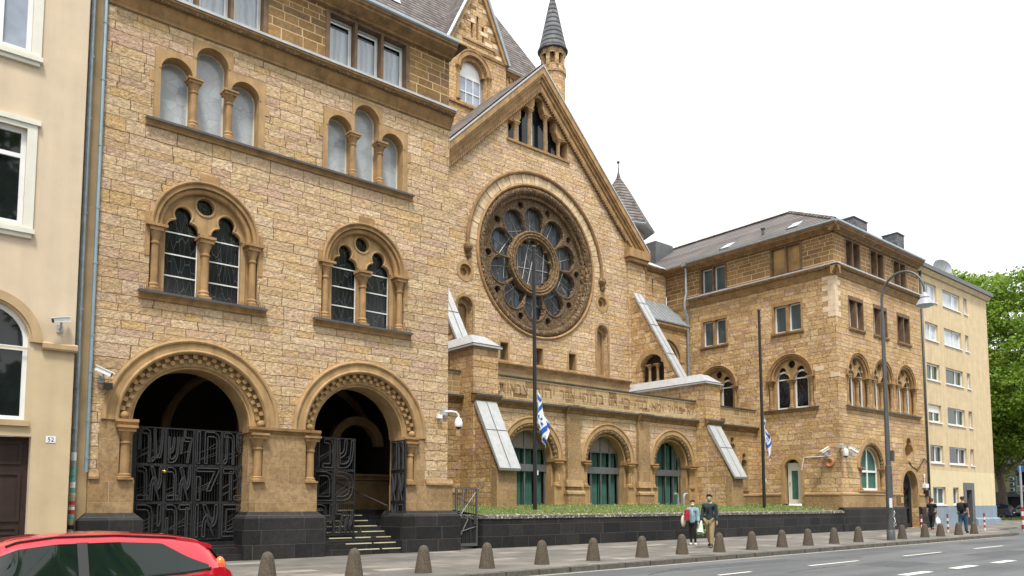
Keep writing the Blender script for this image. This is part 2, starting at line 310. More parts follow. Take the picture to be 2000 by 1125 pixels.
# ------------------------------------------------------------------ geometry helpers
class Fr:
    """wall frame: u along the wall, v up, w outwards"""
    def __init__(s, o, u, n): s.o = V(o); s.u = V(u); s.n = V(n); s.z = V((0, 0, 1))
    def p(s, u, v, w=0): return s.o + s.u * u + s.z * v + s.n * w
def front(Y): return Fr((0, Y, 0), (1, 0, 0), (0, -1, 0))
def leftface(X): return Fr((X, 0, 0), (0, -1, 0), (-1, 0, 0))     # u = -Y
def rightface(X): return Fr((X, 0, 0), (0, 1, 0), (1, 0, 0))
WORLD = Fr((0, 0, 0), (1, 0, 0), (0, -1, 0))
def inside(loops, p):
    c = False
    for L in loops:
        for (ax, ay), (bx, by) in zip(L, L[1:] + L[:1]):
            if (ay > p.y) != (by > p.y) and p.x < ax + (p.y - ay) / (by - ay) * (bx - ax): c = not c
    return c
class MB:
    def __init__(s): s.v = []; s.f = []; s.sm = []
    def addv(s, ps):
        i = len(s.v); s.v.extend(V(p) for p in ps); return i
    def poly(s, ps, sm=False):
        i = s.addv(ps); s.f.append(tuple(range(i, i + len(ps)))); s.sm.append(sm)
    def faces(s, ps, fs, sm=False):
        i = s.addv(ps)
        for f in fs: s.f.append(tuple(i + k for k in f)); s.sm.append(sm)
    def box(s, F, u0, u1, v0, v1, w0, w1):
        ps = [F.p(u, v, w) for w in (w0, w1) for v in (v0, v1) for u in (u0, u1)]
        s.faces(ps, [(0, 2, 3, 1), (4, 5, 7, 6), (0, 1, 5, 4), (2, 6, 7, 3), (0, 4, 6, 2), (1, 3, 7, 5)])
    def xyz(s, x0, x1, y0, y1, z0, z1): s.box(WORLD, x0, x1, z0, z1, -y1, -y0)
    def plate(s, F, outer, holes=(), w0=-.1, w1=0, back=False, frontface=True, rim=True):
        loops = [list(outer)] + [list(h) for h in holes]
        vs = []; es = []
        for L in loops:
            b = len(vs); vs += [V((a, c)) for a, c in L]; es += [(b + i, b + (i + 1) % len(L)) for i in range(len(L))]
        r = delaunay_2d_cdt(vs, es, [], 0, 1e-6)
        pv = r[0]; pf = [f for f in r[2] if inside(loops, sum((pv[i] for i in f), V((0, 0))) / len(f))]
        if frontface: s.faces([F.p(p.x, p.y, w1) for p in pv], [tuple(f) for f in pf])
        if back: s.faces([F.p(p.x, p.y, w0) for p in pv], [tuple(reversed(f)) for f in pf])
        for k, L in enumerate(loops):
            if k == 0 and not rim: continue
            n = len(L); ps = [F.p(a, c, w1) for a, c in L] + [F.p(a, c, w0) for a, c in L]
            s.faces(ps, [(i, (i + 1) % n, n + (i + 1) % n, n + i) for i in range(n)])
    def ring(s, F, uc, vc, r0, r1, w0, w1, a0=0, a1=180, n=28):
        full = abs(a1 - a0) >= 360
        A = [radians(a0 + (a1 - a0) * i / n) for i in range(n + 1)]
        ps = []
        for a in A:
            for r, w in ((r0, w0), (r0, w1), (r1, w1), (r1, w0)): ps.append(F.p(uc + r * cos(a), vc + r * sin(a), w))
        fs = []
        for i in range(n):
            for k in range(4): fs.append((4 * i + k, 4 * i + (k + 1) % 4, 4 * i + 4 + (k + 1) % 4, 4 * i + 4 + k))
        if not full: fs += [(0, 1, 2, 3), (4 * n + 3, 4 * n + 2, 4 * n + 1, 4 * n)]
        s.faces(ps, fs)
    def tube(s, pts, r, n=8, closed=False, cap=True, sm=True):
        pts = [V(p) for p in pts]; m = len(pts)
        rr = r if isinstance(r, (list, tuple)) else [r] * m
        prev = None; ps = []
        for i, p in enumerate(pts):
            if closed: t = pts[(i + 1) % m] - pts[i - 1]
            else: t = pts[min(i + 1, m - 1)] - pts[max(i - 1, 0)]
            t.normalize()
            if prev is None:
                a = V((0, 0, 1)) if abs(t.z) < .9 else V((1, 0, 0)); x = t.cross(a).normalized()
            else: x = (prev - t * prev.dot(t)).normalized()
            prev = x; y = t.cross(x)
            for k in range(n):
                q = 2 * pi * k / n; ps.append(p + (x * cos(q) + y * sin(q)) * rr[i])
        fs = []
        for i in range(m if closed else m - 1):
            j = (i + 1) % m
            for k in range(n): fs.append((i * n + k, i * n + (k + 1) % n, j * n + (k + 1) % n, j * n + k))
        if cap and not closed: fs += [tuple(range(n - 1, -1, -1)), tuple((m - 1) * n + k for k in range(n))]
        s.faces(ps, fs, sm)
    def arctube(s, F, uc, vc, R, w, r, a0=0, a1=180, n=32, k=8, mod=None):
        full = abs(a1 - a0) >= 360
        N = n if full else n + 1
        pts = [F.p(uc + R * cos(radians(a0 + (a1 - a0) * i / n)), vc + R * sin(radians(a0 + (a1 - a0) * i / n)), w) for i in range(N)]
        rr = [r * (mod(i) if mod else 1) for i in range(N)]
        s.tube(pts, rr, k, closed=full)
    def lathe(s, c, prof, n=14, sm=True):
        c = V(c); ps = []
        for r, z in prof:
            for k in range(n): ps.append(c + V((r * cos(2 * pi * k / n), r * sin(2 * pi * k / n), z)))
        fs = []
        for i in range(len(prof) - 1):
            for k in range(n): fs.append((i * n + k, i * n + (k + 1) % n, (i + 1) * n + (k + 1) % n, (i + 1) * n + k))
        fs += [tuple(range(n - 1, -1, -1)), tuple((len(prof) - 1) * n + k for k in range(n))]
        s.faces(ps, fs, sm)
    def mould(s, F, u0, u1, prof):
        n = len(prof); ps = [F.p(u0, v, w) for w, v in prof] + [F.p(u1, v, w) for w, v in prof]
        s.faces(ps, [(i, (i + 1) % n, n + (i + 1) % n, n + i) for i in range(n)] + [tuple(range(n)), tuple(range(2 * n - 1, n - 1, -1))])
    def column(s, F, u, w, v0, v1, r, cap=None, base=None, imp=0):
        cap = cap or r * 2.6; base = base or r * 2.2
        c = F.p(u, 0, w)
        s.lathe(c, [(r * 1.5, v0 + base * .28), (r * 1.55, v0 + base * .42), (r * 1.25, v0 + base * .6), (r * 1.35, v0 + base * .78), (r * 1.02, v0 + base)], 12)
        s.box(F, u - r * 1.55, u + r * 1.55, v0, v0 + base * .3, w - r * 1.55, w + r * 1.55)
        s.lathe(c, [(r, v0 + base), (r * .96, v1 - cap), (r * 1.2, v1 - cap * .97), (r * 1.2, v1 - cap * .88), (r, v1 - cap * .85), (r * 1.25, v1 - cap * .6), (r * 1.75, v1 - cap * .32)], 12)
        s.box(F, u - r * 1.75, u + r * 1.75, v1 - cap * .34, v1 - cap * .14, w - r * 1.75, w + r * 1.75)
        s.box(F, u - r * 2.1 - imp, u + r * 2.1 + imp, v1 - cap * .14, v1, w - r * 2.1, w + r * 2.1)
    def sphere(s, c, r, n=10, m=7, sc=(1, 1, 1)):
        c = V(c); ps = []
        for i in range(m + 1):
            t = pi * i / m
            for k in range(n): ps.append(c + V((r * sc[0] * sin(t) * cos(2 * pi * k / n), r * sc[1] * sin(t) * sin(2 * pi * k / n), r * sc[2] * cos(t))))
        s.faces(ps, [(i * n + k, (i + 1) * n + k, (i + 1) * n + (k + 1) % n, i * n + (k + 1) % n) for i in range(m) for k in range(n)], True)
    def grid(s, fn, nu, nv, sm=True):
        ps = [fn(i / nu, j / nv) for j in range(nv + 1) for i in range(nu + 1)]
        s.faces(ps, [(j * (nu + 1) + i, j * (nu + 1) + i + 1, (j + 1) * (nu + 1) + i + 1, (j + 1) * (nu + 1) + i) for j in range(nv) for i in range(nu)], sm)
    def text(s, F, body, u0, u1, v0, v1, w0, w1, outline=0):
        """letters as solid glyphs filling the given rectangle of the wall"""
        cu = bpy.data.curves.new('glyphs', 'FONT'); cu.body = body; cu.extrude = .5; cu.resolution_u = 2
        if outline: cu.extrude = 0; cu.fill_mode = 'NONE' if False else 'BOTH'
        o = bpy.data.objects.new('glyphs', cu); COL.objects.link(o); bpy.context.view_layer.update()
        me = bpy.data.meshes.new_from_object(o.evaluated_get(bpy.context.evaluated_depsgraph_get()))
        xs = [v.co.x for v in me.vertices]; ys = [v.co.y for v in me.vertices]
        x0, x1, y0, y1 = min(xs), max(xs), min(ys), max(ys)
        ps = [F.p(u0 + (v.co.x - x0) / (x1 - x0) * (u1 - u0), v0 + (v.co.y - y0) / (y1 - y0) * (v1 - v0), w0 if v.co.z < 0 else w1) for v in me.vertices]
        s.faces(ps, [tuple(p.vertices) for p in me.polygons])
        bpy.data.objects.remove(o); bpy.data.curves.remove(cu); bpy.data.meshes.remove(me)
OFF = {}
def thing(name, loc, label, cat, group=None, kind=None, rz=0):
    o = bpy.data.objects.new(name, None); COL.objects.link(o); o.location = loc; o.rotation_euler.z = rz
    o.empty_display_size = .3
    OFF[o.name] = V(loc); tag(o, label, cat, group, kind); return o
def tag(o, label=None, cat=None, group=None, kind=None):
    if label: o['label'] = label
    if cat: o['category'] = cat
    if group: o['group'] = group
    if kind: o['kind'] = kind
    return o
def add(name, mb, mat, parent=None, loc=None, label=None, local=False, recalc=True):
    off = V((0, 0, 0)) if local else (OFF[parent.name] if parent else V(loc or (0, 0, 0)))
    me = bpy.data.meshes.new(name); me.from_pydata([v - off for v in mb.v], [], mb.f)
    me.polygons.foreach_set('use_smooth', mb.sm)
    me.materials.append(MATS[mat]); me.validate()
    if recalc:
        bm = bmesh.new(); bm.from_mesh(me); bmesh.ops.recalc_face_normals(bm, faces=bm.faces)
        for e in bm.edges:
            if len(e.link_faces) == 2 and e.calc_face_angle() > .62: e.smooth = False
        bm.to_mesh(me); bm.free()
    o = bpy.data.objects.new(name, me); COL.objects.link(o)
    if parent: o.parent = parent; OFF[o.name] = OFF[parent.name] if not local else V((0, 0, 0))
    else:
        if loc: o.location = loc
        OFF[o.name] = off
    if label: o['label'] = label
    return o
def arch(uc, h, v0, vs, n=20, R=None):
    return [(uc - h, v0)] + [(uc - h * cos(pi * i / n), vs + h * sin(pi * i / n)) for i in range(n + 1)] + [(uc + h, v0)]
def circ(uc, vc, r, n=32): return [(uc + r * cos(2 * pi * i / n), vc + r * sin(2 * pi * i / n)) for i in range(n)]
def rect(u0, u1, v0, v1): return [(u0, v0), (u0, v1), (u1, v1), (u1, v0)]
def arc(uc, vc, r, a0, a1, n): return [(uc + r * cos(radians(a0 + (a1 - a0) * i / n)), vc + r * sin(radians(a0 + (a1 - a0) * i / n))) for i in range(n + 1)]
def copy_thing(o, loc, label, rz=None, group=None):
    c = o.copy(); COL.objects.link(c); c.location = loc; c['label'] = label
    if rz is not None: c.rotation_euler.z = rz
    if group: c['group'] = group
    for ch in list(o.children):
        k = ch.copy(); COL.objects.link(k); k.parent = c
        for g in list(ch.children):
            q = g.copy(); COL.objects.link(q); q.parent = k
    return c

# ------------------------------------------------------------------ camera, world, light
cam = bpy.data.cameras.new('camera'); co_ = bpy.data.objects.new('camera', cam); COL.objects.link(co_); S.camera = co_
co_.location = (0, 0, 1.54); co_.rotation_euler = (radians(90 + 4.556), 0, radians(50.307 - 90))
cam.sensor_width = 36; cam.lens = 27.12; cam.shift_y = .150; cam.clip_end = 2000; cam.clip_start = .1
S.view_settings.view_transform = 'Standard'; S.view_settings.look = 'None'; S.view_settings.exposure = 1.56; S.view_settings.gamma = 1
w = bpy.data.worlds.new('World'); S.world = w; w.use_nodes = True
nt = w.node_tree; bg = nt.nodes['Background']
SUN_EL, SUN_AZ = radians(64), radians(214)          # azimuth clockwise from +Y: the sun stands behind the camera, to the left
sky = nt.nodes.new('ShaderNodeTexSky'); sky.sky_type = 'NISHITA'; sky.sun_disc = False
sky.sun_elevation = SUN_EL; sky.sun_rotation = SUN_AZ; sky.air_density = 1.0; sky.dust_density = 3.0; sky.ozone_density = 1.0
hs = nt.nodes.new('ShaderNodeHueSaturation'); hs.inputs['Saturation'].default_value = .10
nt.links.new(sky.outputs[0], hs.inputs['Color'])
cl = mixc(nt, .75, hs.outputs[0], (6.6, 6.7, 6.8))   # closed pale cloud cover over the whole sky
nt.links.new(cl, bg.inputs[0]); bg.inputs[1].default_value = .085
sl = bpy.data.lights.new('sun', 'SUN'); sl.energy = 1.5; sl.angle = radians(10.5); sl.color = (1, .96, .89)
so = bpy.data.objects.new('sun', sl); COL.objects.link(so)
d = V((sin(SUN_AZ) * cos(SUN_EL), cos(SUN_AZ) * cos(SUN_EL), sin(SUN_EL)))
so.rotation_euler = d.to_track_quat('Z', 'Y').to_euler(); so.location = d * 60

# ------------------------------------------------------------------ ground
def sheet(name, pts, z0, z1, mat, kind='structure'):
    mb = MB()
    n = len(pts)
    mb.poly([(x, y, z1) for x, y in pts])
    if z1 - z0 > .02:
        ps = [(x, y, z1) for x, y in pts] + [(x, y, z0) for x, y in pts]
        mb.faces(ps, [(i, (i + 1) % n, n + (i + 1) % n, n + i) for i in range(n)])
    o = add(name, mb, mat); o['kind'] = kind; return o
KY = lambda x: 13.46 + .017 * (x - 12)
sheet('road', [(-400, -400), (500, -400), (500, 500), (-400, 500)], -.12, -.12, 'asphalt')
kx = [-40, -10, 5, 12, 20, 30, 40, 43]
pav = [(x, KY(x) + .30) for x in kx] + [(46, 14.6), (49, 15.6), (51.5, 17), (66, 19.3), (80, 20), (80, 70), (-40, 70)]
sheet('pavement', pav, -.12, 0, 'paving')
kb = MB()
cur = [(x, KY(x)) for x in kx] + [(46, 14.2), (49, 15.3), (51.7, 16.7)]
for (xa, ya), (xb, yb) in zip(cur, cur[1:]):
    L = hypot(xb - xa, yb - ya); n = max(1, round(L / 1.0))
    for i in range(n):
        a, b_ = i / n + .004, (i + 1) / n - .004
        F = Fr((xa, ya, 0), ((xb - xa) / L, (yb - ya) / L, 0), ((yb - ya) / L, -(xb - xa) / L, 0))
        zt = .006 if xa < 46 else (-.03 if xa < 49 else -.09)
        kb.box(F, a * L, b_ * L, -.14, zt, -.297, 0)
o = add('kerb', kb, 'kerb_granite'); o['kind'] = 'structure'
sheet('gutter_strip', [(x, KY(x) - .22) for x in kx] + [(x, KY(x) - .002) for x in reversed(kx)], -.116, -.116, 'gutter_pale')
rm = MB()
for a, b_ in ((9.3, 11.2), (12.4, 13.6), (15.1, 16.5), (19.2, 22), (25, 28), (31, 34), (37, 40), (43, 46), (49, 52), (55, 58)):
    y = 10.83 + .016 * (a - 19); rm.poly([(a, y - .06, -.112), (b_, y - .06 + .05, -.112), (b_, y + .06 + .05, -.112), (a, y + .06, -.112)])
for a in (12.6, 15.4, 18.35, 21.2, 24.05, 26.9, 29.8, 32.7, 35.6, 38.5):
    rm.poly([(a, 7.93, -.112), (a + 1.5, 7.96, -.112), (a + 1.5, 8.22, -.112), (a, 8.19, -.112)])
o = add('lane_markings', rm, 'line_paint'); o['kind'] = 'structure'
rp = MB()
for x, y, a, b_, ang in ((17, 10.2, 3.2, .02, .05), (24, 10.5, 4, .02, .09), (30, 9.6, 5, .018, -.04), (14, 11.9, 2.0, .02, .3)):
    c, s_ = cos(ang), sin(ang)
    pts = [(x + c * t * a + (random.random() - .5) * .08, y + s_ * t * a + (random.random() - .5) * .08) for t in [i / 12 for i in range(13)]]
    for (p, q) in zip(pts, pts[1:]): rp.poly([(p[0], p[1] - b_, -.117), (q[0], q[1] - b_, -.117), (q[0], q[1] + b_, -.117), (p[0], p[1] + b_, -.117)])
o = add('road_cracks', rp, 'rubber'); o['kind'] = 'structure'
mb = MB()
for x0, y0, L, wd_ in ((15.5, 12.0, 5.5, .7), (27, 8.9, 4.0, 1.1), (34, 12.3, 6, .6), (20.5, 9.0, 2.2, 1.3)):
    pts = [(x0, y0), (x0 + L, y0 + .05), (x0 + L + .06, y0 + wd_), (x0 + L * .4, y0 + wd_ + .05), (x0 + .05, y0 + wd_ - .04)]; mb.poly([(a, b_, -.1185) for a, b_ in pts])
MATS['road_patch'] = mk('road_patch', (.072, .076, .082), .85, vary=.25, vs=6, bs=60, bd=.004)
o = add('road_patches', mb, 'road_patch'); o['kind'] = 'structure'
mb = MB(); mb.lathe((23.2, 11.7, -.125), [(.33, 0), (.33, .012), (.30, .014), (.29, .009), (.02, .009)], 24); tag(add('manhole_cover', mb, 'kerb_granite', loc=(23.2, 11.7, -.12)), 'round iron manhole cover in the near lane of the road', 'manhole cover')
dr = MB(); dr.xyz(18.6, 19.5, 13.92, 14.25, 0.004, .012)
tag(add('drain_cover', dr, 'kerb_granite', loc=(19, 14.1, 0)), 'low metal gully cover let into the pavement edge', 'drain cover')

# ------------------------------------------------------------------ the sandstone building
B = thing('synagogue', (27.6, 25.9, 0), 'large sandstone synagogue with round rose window, steep gable and two rusticated wings', 'synagogue')
AX = 27.6
def rolls(mb, F, u0, u1, v, w, r): mb.tube([F.p(u0, v, w), F.p(u1, v, w)], r, 8)

def col(W, F, *a, mat='moulding_stone', **k):
    c = MB(); c.column(F, *a, **k); add('column', c, mat, W)
def trefoil_light(c, h, v0, sp, n=7):
    k = h / .43
    L = [(c - h, v0)] + arc(c - .18 * k, sp, .25 * k, 180, 98, n) + arc(c, sp + .40 * k, .25 * k, 216, -36, 2 * n) + arc(c + .18 * k, sp, .25 * k, 82, 0, n) + [(c + h, v0)]
    return L
def pair_window(F, uc, white=False, deep=.34, v0=6.97, R=1.43, sp=8.75, spikes=True):
    """round-arched window: two trefoil lights and an oculus under one hood. returns the wall opening"""
    H = R - .02
    mb = MB()
    mb.ring(F, uc, sp, R - .17, R, -.06, .045)
    mb.arctube(F, uc, sp, R - .03, .05, .045)
    mb.ring(F, uc, sp, R - .30, R - .172, -.34, -.16)
    mb.arctube(F, uc, sp, R - .235, -.10, .085, n=36)
    for s in (-1, 1):
        a, b_ = sorted((uc + s * (R - .28), uc + s * (R - .02)))
        mb.box(F, a, b_, v0, sp, -.34, -.175)
        for (vv0, vv1, ex) in ((v0 + .92, sp + .30, .12), (v0, v0 + .33, .05)):
            a, b_ = sorted((uc + s * (R + .002), uc + s * (R + ex))); mb.box(F, a, b_, vv0, vv1, -.05, .022)
    mb.box(F, uc - .22, uc + .3, sp + R + .004, sp + R + .22, -.05, .024)
    W = add('arched_window', mb, 'moulding_stone', B)
    tr = MB()
    lights = [trefoil_light(uc + s * .575, .43, v0 + .002, sp + .06) for s in (-1, 1)]
    ocu = circ(uc, sp + .83, .235, 20)
    o_ = arch(uc, R - .29, v0 + .001, sp, 24)
    tr.plate(F, o_, lights_h(lights, v0) + [ocu], -.36, -.19)
    tr.ring(F, uc, sp + .83, .235, .29, -.20, -.165, 0, 360, 24)
    for s in (-1, 1):
        L = lights[0 if s < 0 else 1]
        pts = [F.p(a, c, -.185) for a, c in L[1:-1]]; tr.tube(pts, .035, 6)
    add('tracery', tr, 'plain_stone', W)
    col(W, F, uc, -.10, v0, sp - .06, .105, .52, .27)
    for s in (-1, 1): col(W, F, uc + s * (R - .145), -.05, v0, sp, .095, .52, .25, imp=.06)
    g = MB(); g.poly([F.p(a, c_, -deep) for a, c_ in arch(uc, R - .29, v0, sp, 20)]); add('pane', g, 'leaded_glass', W)
    bars = MB()
    for s in (-1, 1):
        a, b_ = uc + s * .575 - .43, uc + s * .575 + .43
        if white:
            bars.plate(F, arch(uc + s * .575, .43, v0 + .02, sp + .05, 12), [arch(uc + s * .575, .35, v0 + .12, sp + .03, 12)], -deep + .002, -deep + .05)
            bars.box(F, a + .07, b_ - .07, sp - .05, sp + .02, -deep + .003, -deep + .045)
        else:
            for v in (v0 + .58, v0 + 1.17, v0 + 1.76): bars.box(F, a, b_, v - .016, v + .016, -deep + .004, -deep + .03)
            bars.box(F, uc + s * .15 - .018, uc + s * .15 + .018, v0, sp, -deep + .004, -deep + .034)
            bars.box(F, uc + .99 if s > 0 else uc - 1.005, uc + 1.005 if s > 0 else uc - .99, v0, sp, -deep + .004, -deep + .034)
    add('glazing_bars', bars, 'white_paint', W)
    return arch(uc, R - .005, v0, sp, 28), W
def lights_h(lights, v0):
    return [[(a, max(c, v0 + .02)) for a, c in L] for L in lights]
def sill(F, u0, u1, v, W, d=.16, h=.22, name='sill', lead=True, mat='moulding_stone'):
    mb = MB(); mb.mould(F, u0, u1, [(-.03, v - h), (.05, v - h), (.07, v - h * .6), (d * .8, v - h * .35), (d, v - h * .3), (d, v - .035), (-.03, v - .035)])
    add(name, mb, mat, W)
    if lead:
        mb = MB(); mb.mould(F, u0 - .01, u1 + .01, [(-.03, v - .033), (d + .02, v - .075), (d + .03, v - .075), (d + .03, v - .012), (-.03, v)]); add('sill_flashing', mb, 'lead_dark', W)
def spikes(F, u0, u1, v, W):
    mb = MB(); n = int((u1 - u0) / .055)
    for i in range(n):
        u = u0 + (u1 - u0) * (i + .5) / n; d = random.uniform(-.05, .05)
        mb.box(F, u - .004, u + .004, v, v + .13, .02, .028); mb.poly([F.p(u - .004, v, .1), F.p(u + .004, v, .1), F.p(u + d, v + .13, .13)])
    add('pigeon_spikes', mb, 'iron_bar', W)['kind'] = 'stuff'

def triple_window(F, uc):
    v0 = 11.53
    hole = [(uc - 1.48, v0), (uc - 1.48, 12.55), (uc - 1.6, 12.55), (uc - 1.6, 12.85), (uc - 1.48, 12.85), (uc - 1.48, 13.52), (uc - .52, 13.52), (uc - .52, 14.12), (uc + .56, 14.12), (uc + .56, 13.56),
            (uc + 1.5, 13.56), (uc + 1.5, 12.9), (uc + 1.62, 12.9), (uc + 1.62, 12.6), (uc + 1.5, 12.6), (uc + 1.5, v0)]
    mb = MB()
    defs = ((-.92, .40, 12.97), (0, .43, 13.57), (.92, .40, 12.97))
    mb.plate(F, hole, [arch(uc + a, h, v0 + .02, sp) for a, h, sp in defs], -.38, .015, rim=False)
    for a, h, sp in defs: mb.ring(F, uc + a, sp, h + .002, h + .055, -.05, .03, n=20)
    W = add('triple_window', mb, 'plain_stone', B)
    for a, t in ((-.475, 12.93), (.475, 12.93)): col(W, F, uc + a, .0, v0, t, .095, .38, .26)
    g = MB(); fr = MB()
    for a, h, sp in defs:
        g.poly([F.p(x, y, -.36) for x, y in arch(uc + a, h + .03, v0, sp)])
        fr.plate(F, arch(uc + a, h, v0 + .02, sp), [arch(uc + a, h - .035, v0 + .06, sp)], -.358, -.33)
    add('pane', g, 'art_glass', W); add('frame', fr, 'cream_paint', W)
    return hole, W

# ---- left wing front
FL = front(20.9)
G1, G2, GR = 6.52, 11.45, 1.49
holes = []
for uc in (G1, G2): holes.append(arch(uc, 1.9, .02, 3.6, 32))
wins = []
for uc, a, b_ in ((6.64, 4.98, 8.30), (11.42, 9.74, 13.08)):
    h, W = pair_window(FL, uc); holes.append(h); wins.append(W)
    sill(FL, a, b_, 6.97, W); spikes(FL, a, b_, 6.97, W)
for uc in (6.65, 11.42):
    h, W = triple_window(FL, uc); holes.append(h)
sill(FL, 5.0, 13.1, 11.53, W, .14, .2, 'string_sill')
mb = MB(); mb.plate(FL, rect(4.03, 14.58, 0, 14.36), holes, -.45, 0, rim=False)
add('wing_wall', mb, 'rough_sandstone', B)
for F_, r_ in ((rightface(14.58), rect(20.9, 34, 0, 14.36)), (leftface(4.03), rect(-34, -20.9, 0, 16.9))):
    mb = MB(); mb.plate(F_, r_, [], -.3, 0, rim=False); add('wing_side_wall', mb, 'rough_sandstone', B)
# gate arches
def gate_arch(F, uc, outer_l, outer_r):
    mb = MB()
    mb.ring(F, uc, 3.6, 1.87, 2.27, -.05, .05, n=40); mb.arctube(F, uc, 3.6, 2.2, .05, .055, n=44)
    mb.arctube(F, uc, 3.6, 1.93, .05, .045, n=44)
    mb.ring(F, uc, 3.6, 1.5, 1.66, -1.0, -.2, n=40); mb.arctube(F, uc, 3.6, 1.6, -.2, .06, n=40)
    mb.ring(F, uc, 3.6, 1.58, 1.90, -.5, -.13, n=40)
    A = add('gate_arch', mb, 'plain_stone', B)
    bl = MB(); n = 46
    for row, (r0, r1, w1) in enumerate(((1.64, 1.75, -.055), (1.755, 1.865, -.015))):
        for i in range(n):
            if (i + row) % 2: continue
            a0, a1 = pi * (i + .06) / n, pi * (i + .94) / n
            q = [(r0, a0), (r1, a0), (r1, a1), (r0, a1)]
            ps = [F.p(uc + r * cos(a), 3.6 + r * sin(a), w) for w in (-.14, w1) for r, a in q]
            bl.faces(ps, [(4, 5, 6, 7), (0, 1, 5, 4), (1, 2, 6, 5), (2, 3, 7, 6), (3, 0, 4, 7)])
    add('billet_moulding', bl, 'plain_stone', A)
    for s in (-1, 1):
        c = MB(); c.column(F, uc + s * 1.69, -.03, 2.12, 3.47, .115, .46, .16)
        c.mould(F, *sorted((uc + s * 1.42, uc + s * 1.96)), [(-.5, 3.47), (.05, 3.47), (.08, 3.53), (.12, 3.56), (.12, 3.63), (-.5, 3.63)])
        c.sphere(F.p(uc + s * 1.74, 3.72, .0), .11, 8, 6)
        add('column', c, 'moulding_stone', A)
    return A
for uc in (G1, G2): gate_arch(FL, uc, 0, 0)
def pier(u0, u1, nook_l, nook_r, rough_above, name='gate_pier'):
    mb = MB(); v1 = 2.02 if rough_above else 3.47
    mb.box(FL, u0, u1, 1.3, 2.12, -.9, .05)
    a = u0 + (.36 if nook_l else 0); b_ = u1 - (.36 if nook_r else 0)
    if nook_l: mb.box(FL, u0 + .02, a, 2.12, 3.6, -.9, -.17)
    if nook_r: mb.box(FL, b_, u1 - .02, 2.12, 3.6, -.9, -.17)
    if not rough_above: mb.box(FL, a, b_, 2.12, 3.6, -.5, .03)
    else:
        if nook_r: mb.box(FL, b_ - .46, b_, 2.12, 3.6, -.5, .02)
        else: mb.box(FL, a, a + .40, 2.12, 3.6, -.5, .02)
        mb.mould(FL, u0 + (0 if nook_r else .8), u1 - (.8 if nook_r else 0), [(-.02, 2.12), (.10, 2.12), (.10, 2.18), (.05, 2.25), (.02, 2.32), (-.02, 2.32)])
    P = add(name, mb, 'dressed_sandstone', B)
    pl = MB(); e0, e1 = u0 - .20, u1 + .20
    pl.box(FL, e0, e1, -.02, 1.12, -1.1, .26)
    ps = [FL.p(e0, 1.12, .26), FL.p(e1, 1.12, .26), FL.p(e1 - .18, 1.30, .06), FL.p(e0 + .18, 1.30, .06), FL.p(e0, 1.12, -1.1), FL.p(e1, 1.12, -1.1), FL.p(e1 - .18, 1.30, -1.1), FL.p(e0 + .18, 1.30, -1.1)]
    pl.faces(ps, [(0, 1, 2, 3), (0, 3, 7, 4), (1, 5, 6, 2), (3, 2, 6, 7)])
    add('basalt_plinth', pl, 'basalt', P)
    return P
pier(4.02, 5.05, False, True, True); p2 = pier(7.97, 9.96, True, True, False); pier(12.92, 14.76, True, False, True)
mb = MB(); mb.mould(FL, 7.9, 10.02, [(-.4, 3.475), (.06, 3.475), (.09, 3.53), (.14, 3.565), (.14, 3.64), (-.4, 3.64)]); add('impost', mb, 'dark_moulding', p2)
# steps with reflective strips
for uc in (G1, G2):
    mb = MB(); h = GR + .06
    for i in range(8): mb.xyz(uc - h, uc + h, 20.72 + .3 * i, 23.4, .165 * i - .01, .165 * (i + 1))
    st = add('entrance_steps', mb, 'basalt', B)
    if uc == G2:
        tp = MB()
        segs = [(-.42, .52), (.62, 1.5), (-.45, .42), (.5, 1.38), (-.85, -.1), (.02, .55), (.75, 1.45), (-.95, .25), (.4, 1.2), (-1.3, .0), (.3, 1.1), (-1.4, .1), (.3, .95), (-1.4, -.2), (.15, .9), (-1.4, -.3), (.15, .75)]
        rows = [0, 0, 1, 1, 2, 2, 2, 3, 3, 4, 4, 5, 5, 6, 6, 7, 7]
        for (a, b_), i in zip(segs, rows):
            y = 20.72 + .3 * i; z = .165 * (i + 1); tp.xyz(uc + a, uc + b_, y - .004, y + .035, z - .022, z + .004)
        add('step_strips', tp, 'yellow_strip', st)
# porch behind the gates
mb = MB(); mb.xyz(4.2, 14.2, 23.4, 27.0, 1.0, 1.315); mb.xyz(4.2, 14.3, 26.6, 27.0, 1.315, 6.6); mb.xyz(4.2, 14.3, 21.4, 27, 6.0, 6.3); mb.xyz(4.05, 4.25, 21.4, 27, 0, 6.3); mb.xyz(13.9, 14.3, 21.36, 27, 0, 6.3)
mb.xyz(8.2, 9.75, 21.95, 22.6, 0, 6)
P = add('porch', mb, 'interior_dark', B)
mb = MB(); FP = front(23.6)
mb.xyz(11.9, 13.9, 23.5, 23.8, 1.315, 2.45); mb.xyz(11.7, 13.9, 23.42, 23.88, 2.45, 2.53)
mb.ring(FP, 12.75, 3.5, .72, 1.0, -.3, 0); mb.xyz(11.75, 12.05, 23.55, 23.9, 2.53, 3.5); mb.xyz(10.9, 11.4, 24.6, 25, 1.315, 4.4); mb.arctube(front(24.4), 8.8, 3.6, 2.1, 0, .14); mb.arctube(front(25), 11.8, 3.4, 2.3, 0, .14)
add('porch_arcade', mb, 'porch_stone', P)
mb = MB(); mb.tube([(11.6, 23.3, 2.3), (12.75, 21.6, 1.45)], .03); mb.tube([(11.6, 23.3, 2.3), (11.6, 23.3, 1.3)], .02); mb.tube([(12.75, 21.6, 1.45), (12.75, 21.6, .6)], .02); mb.tube([(11.6, 23.3, 2.3), (13.8, 23.3, 2.3)], .02)
add('handrail', mb, 'dark_wood', P)
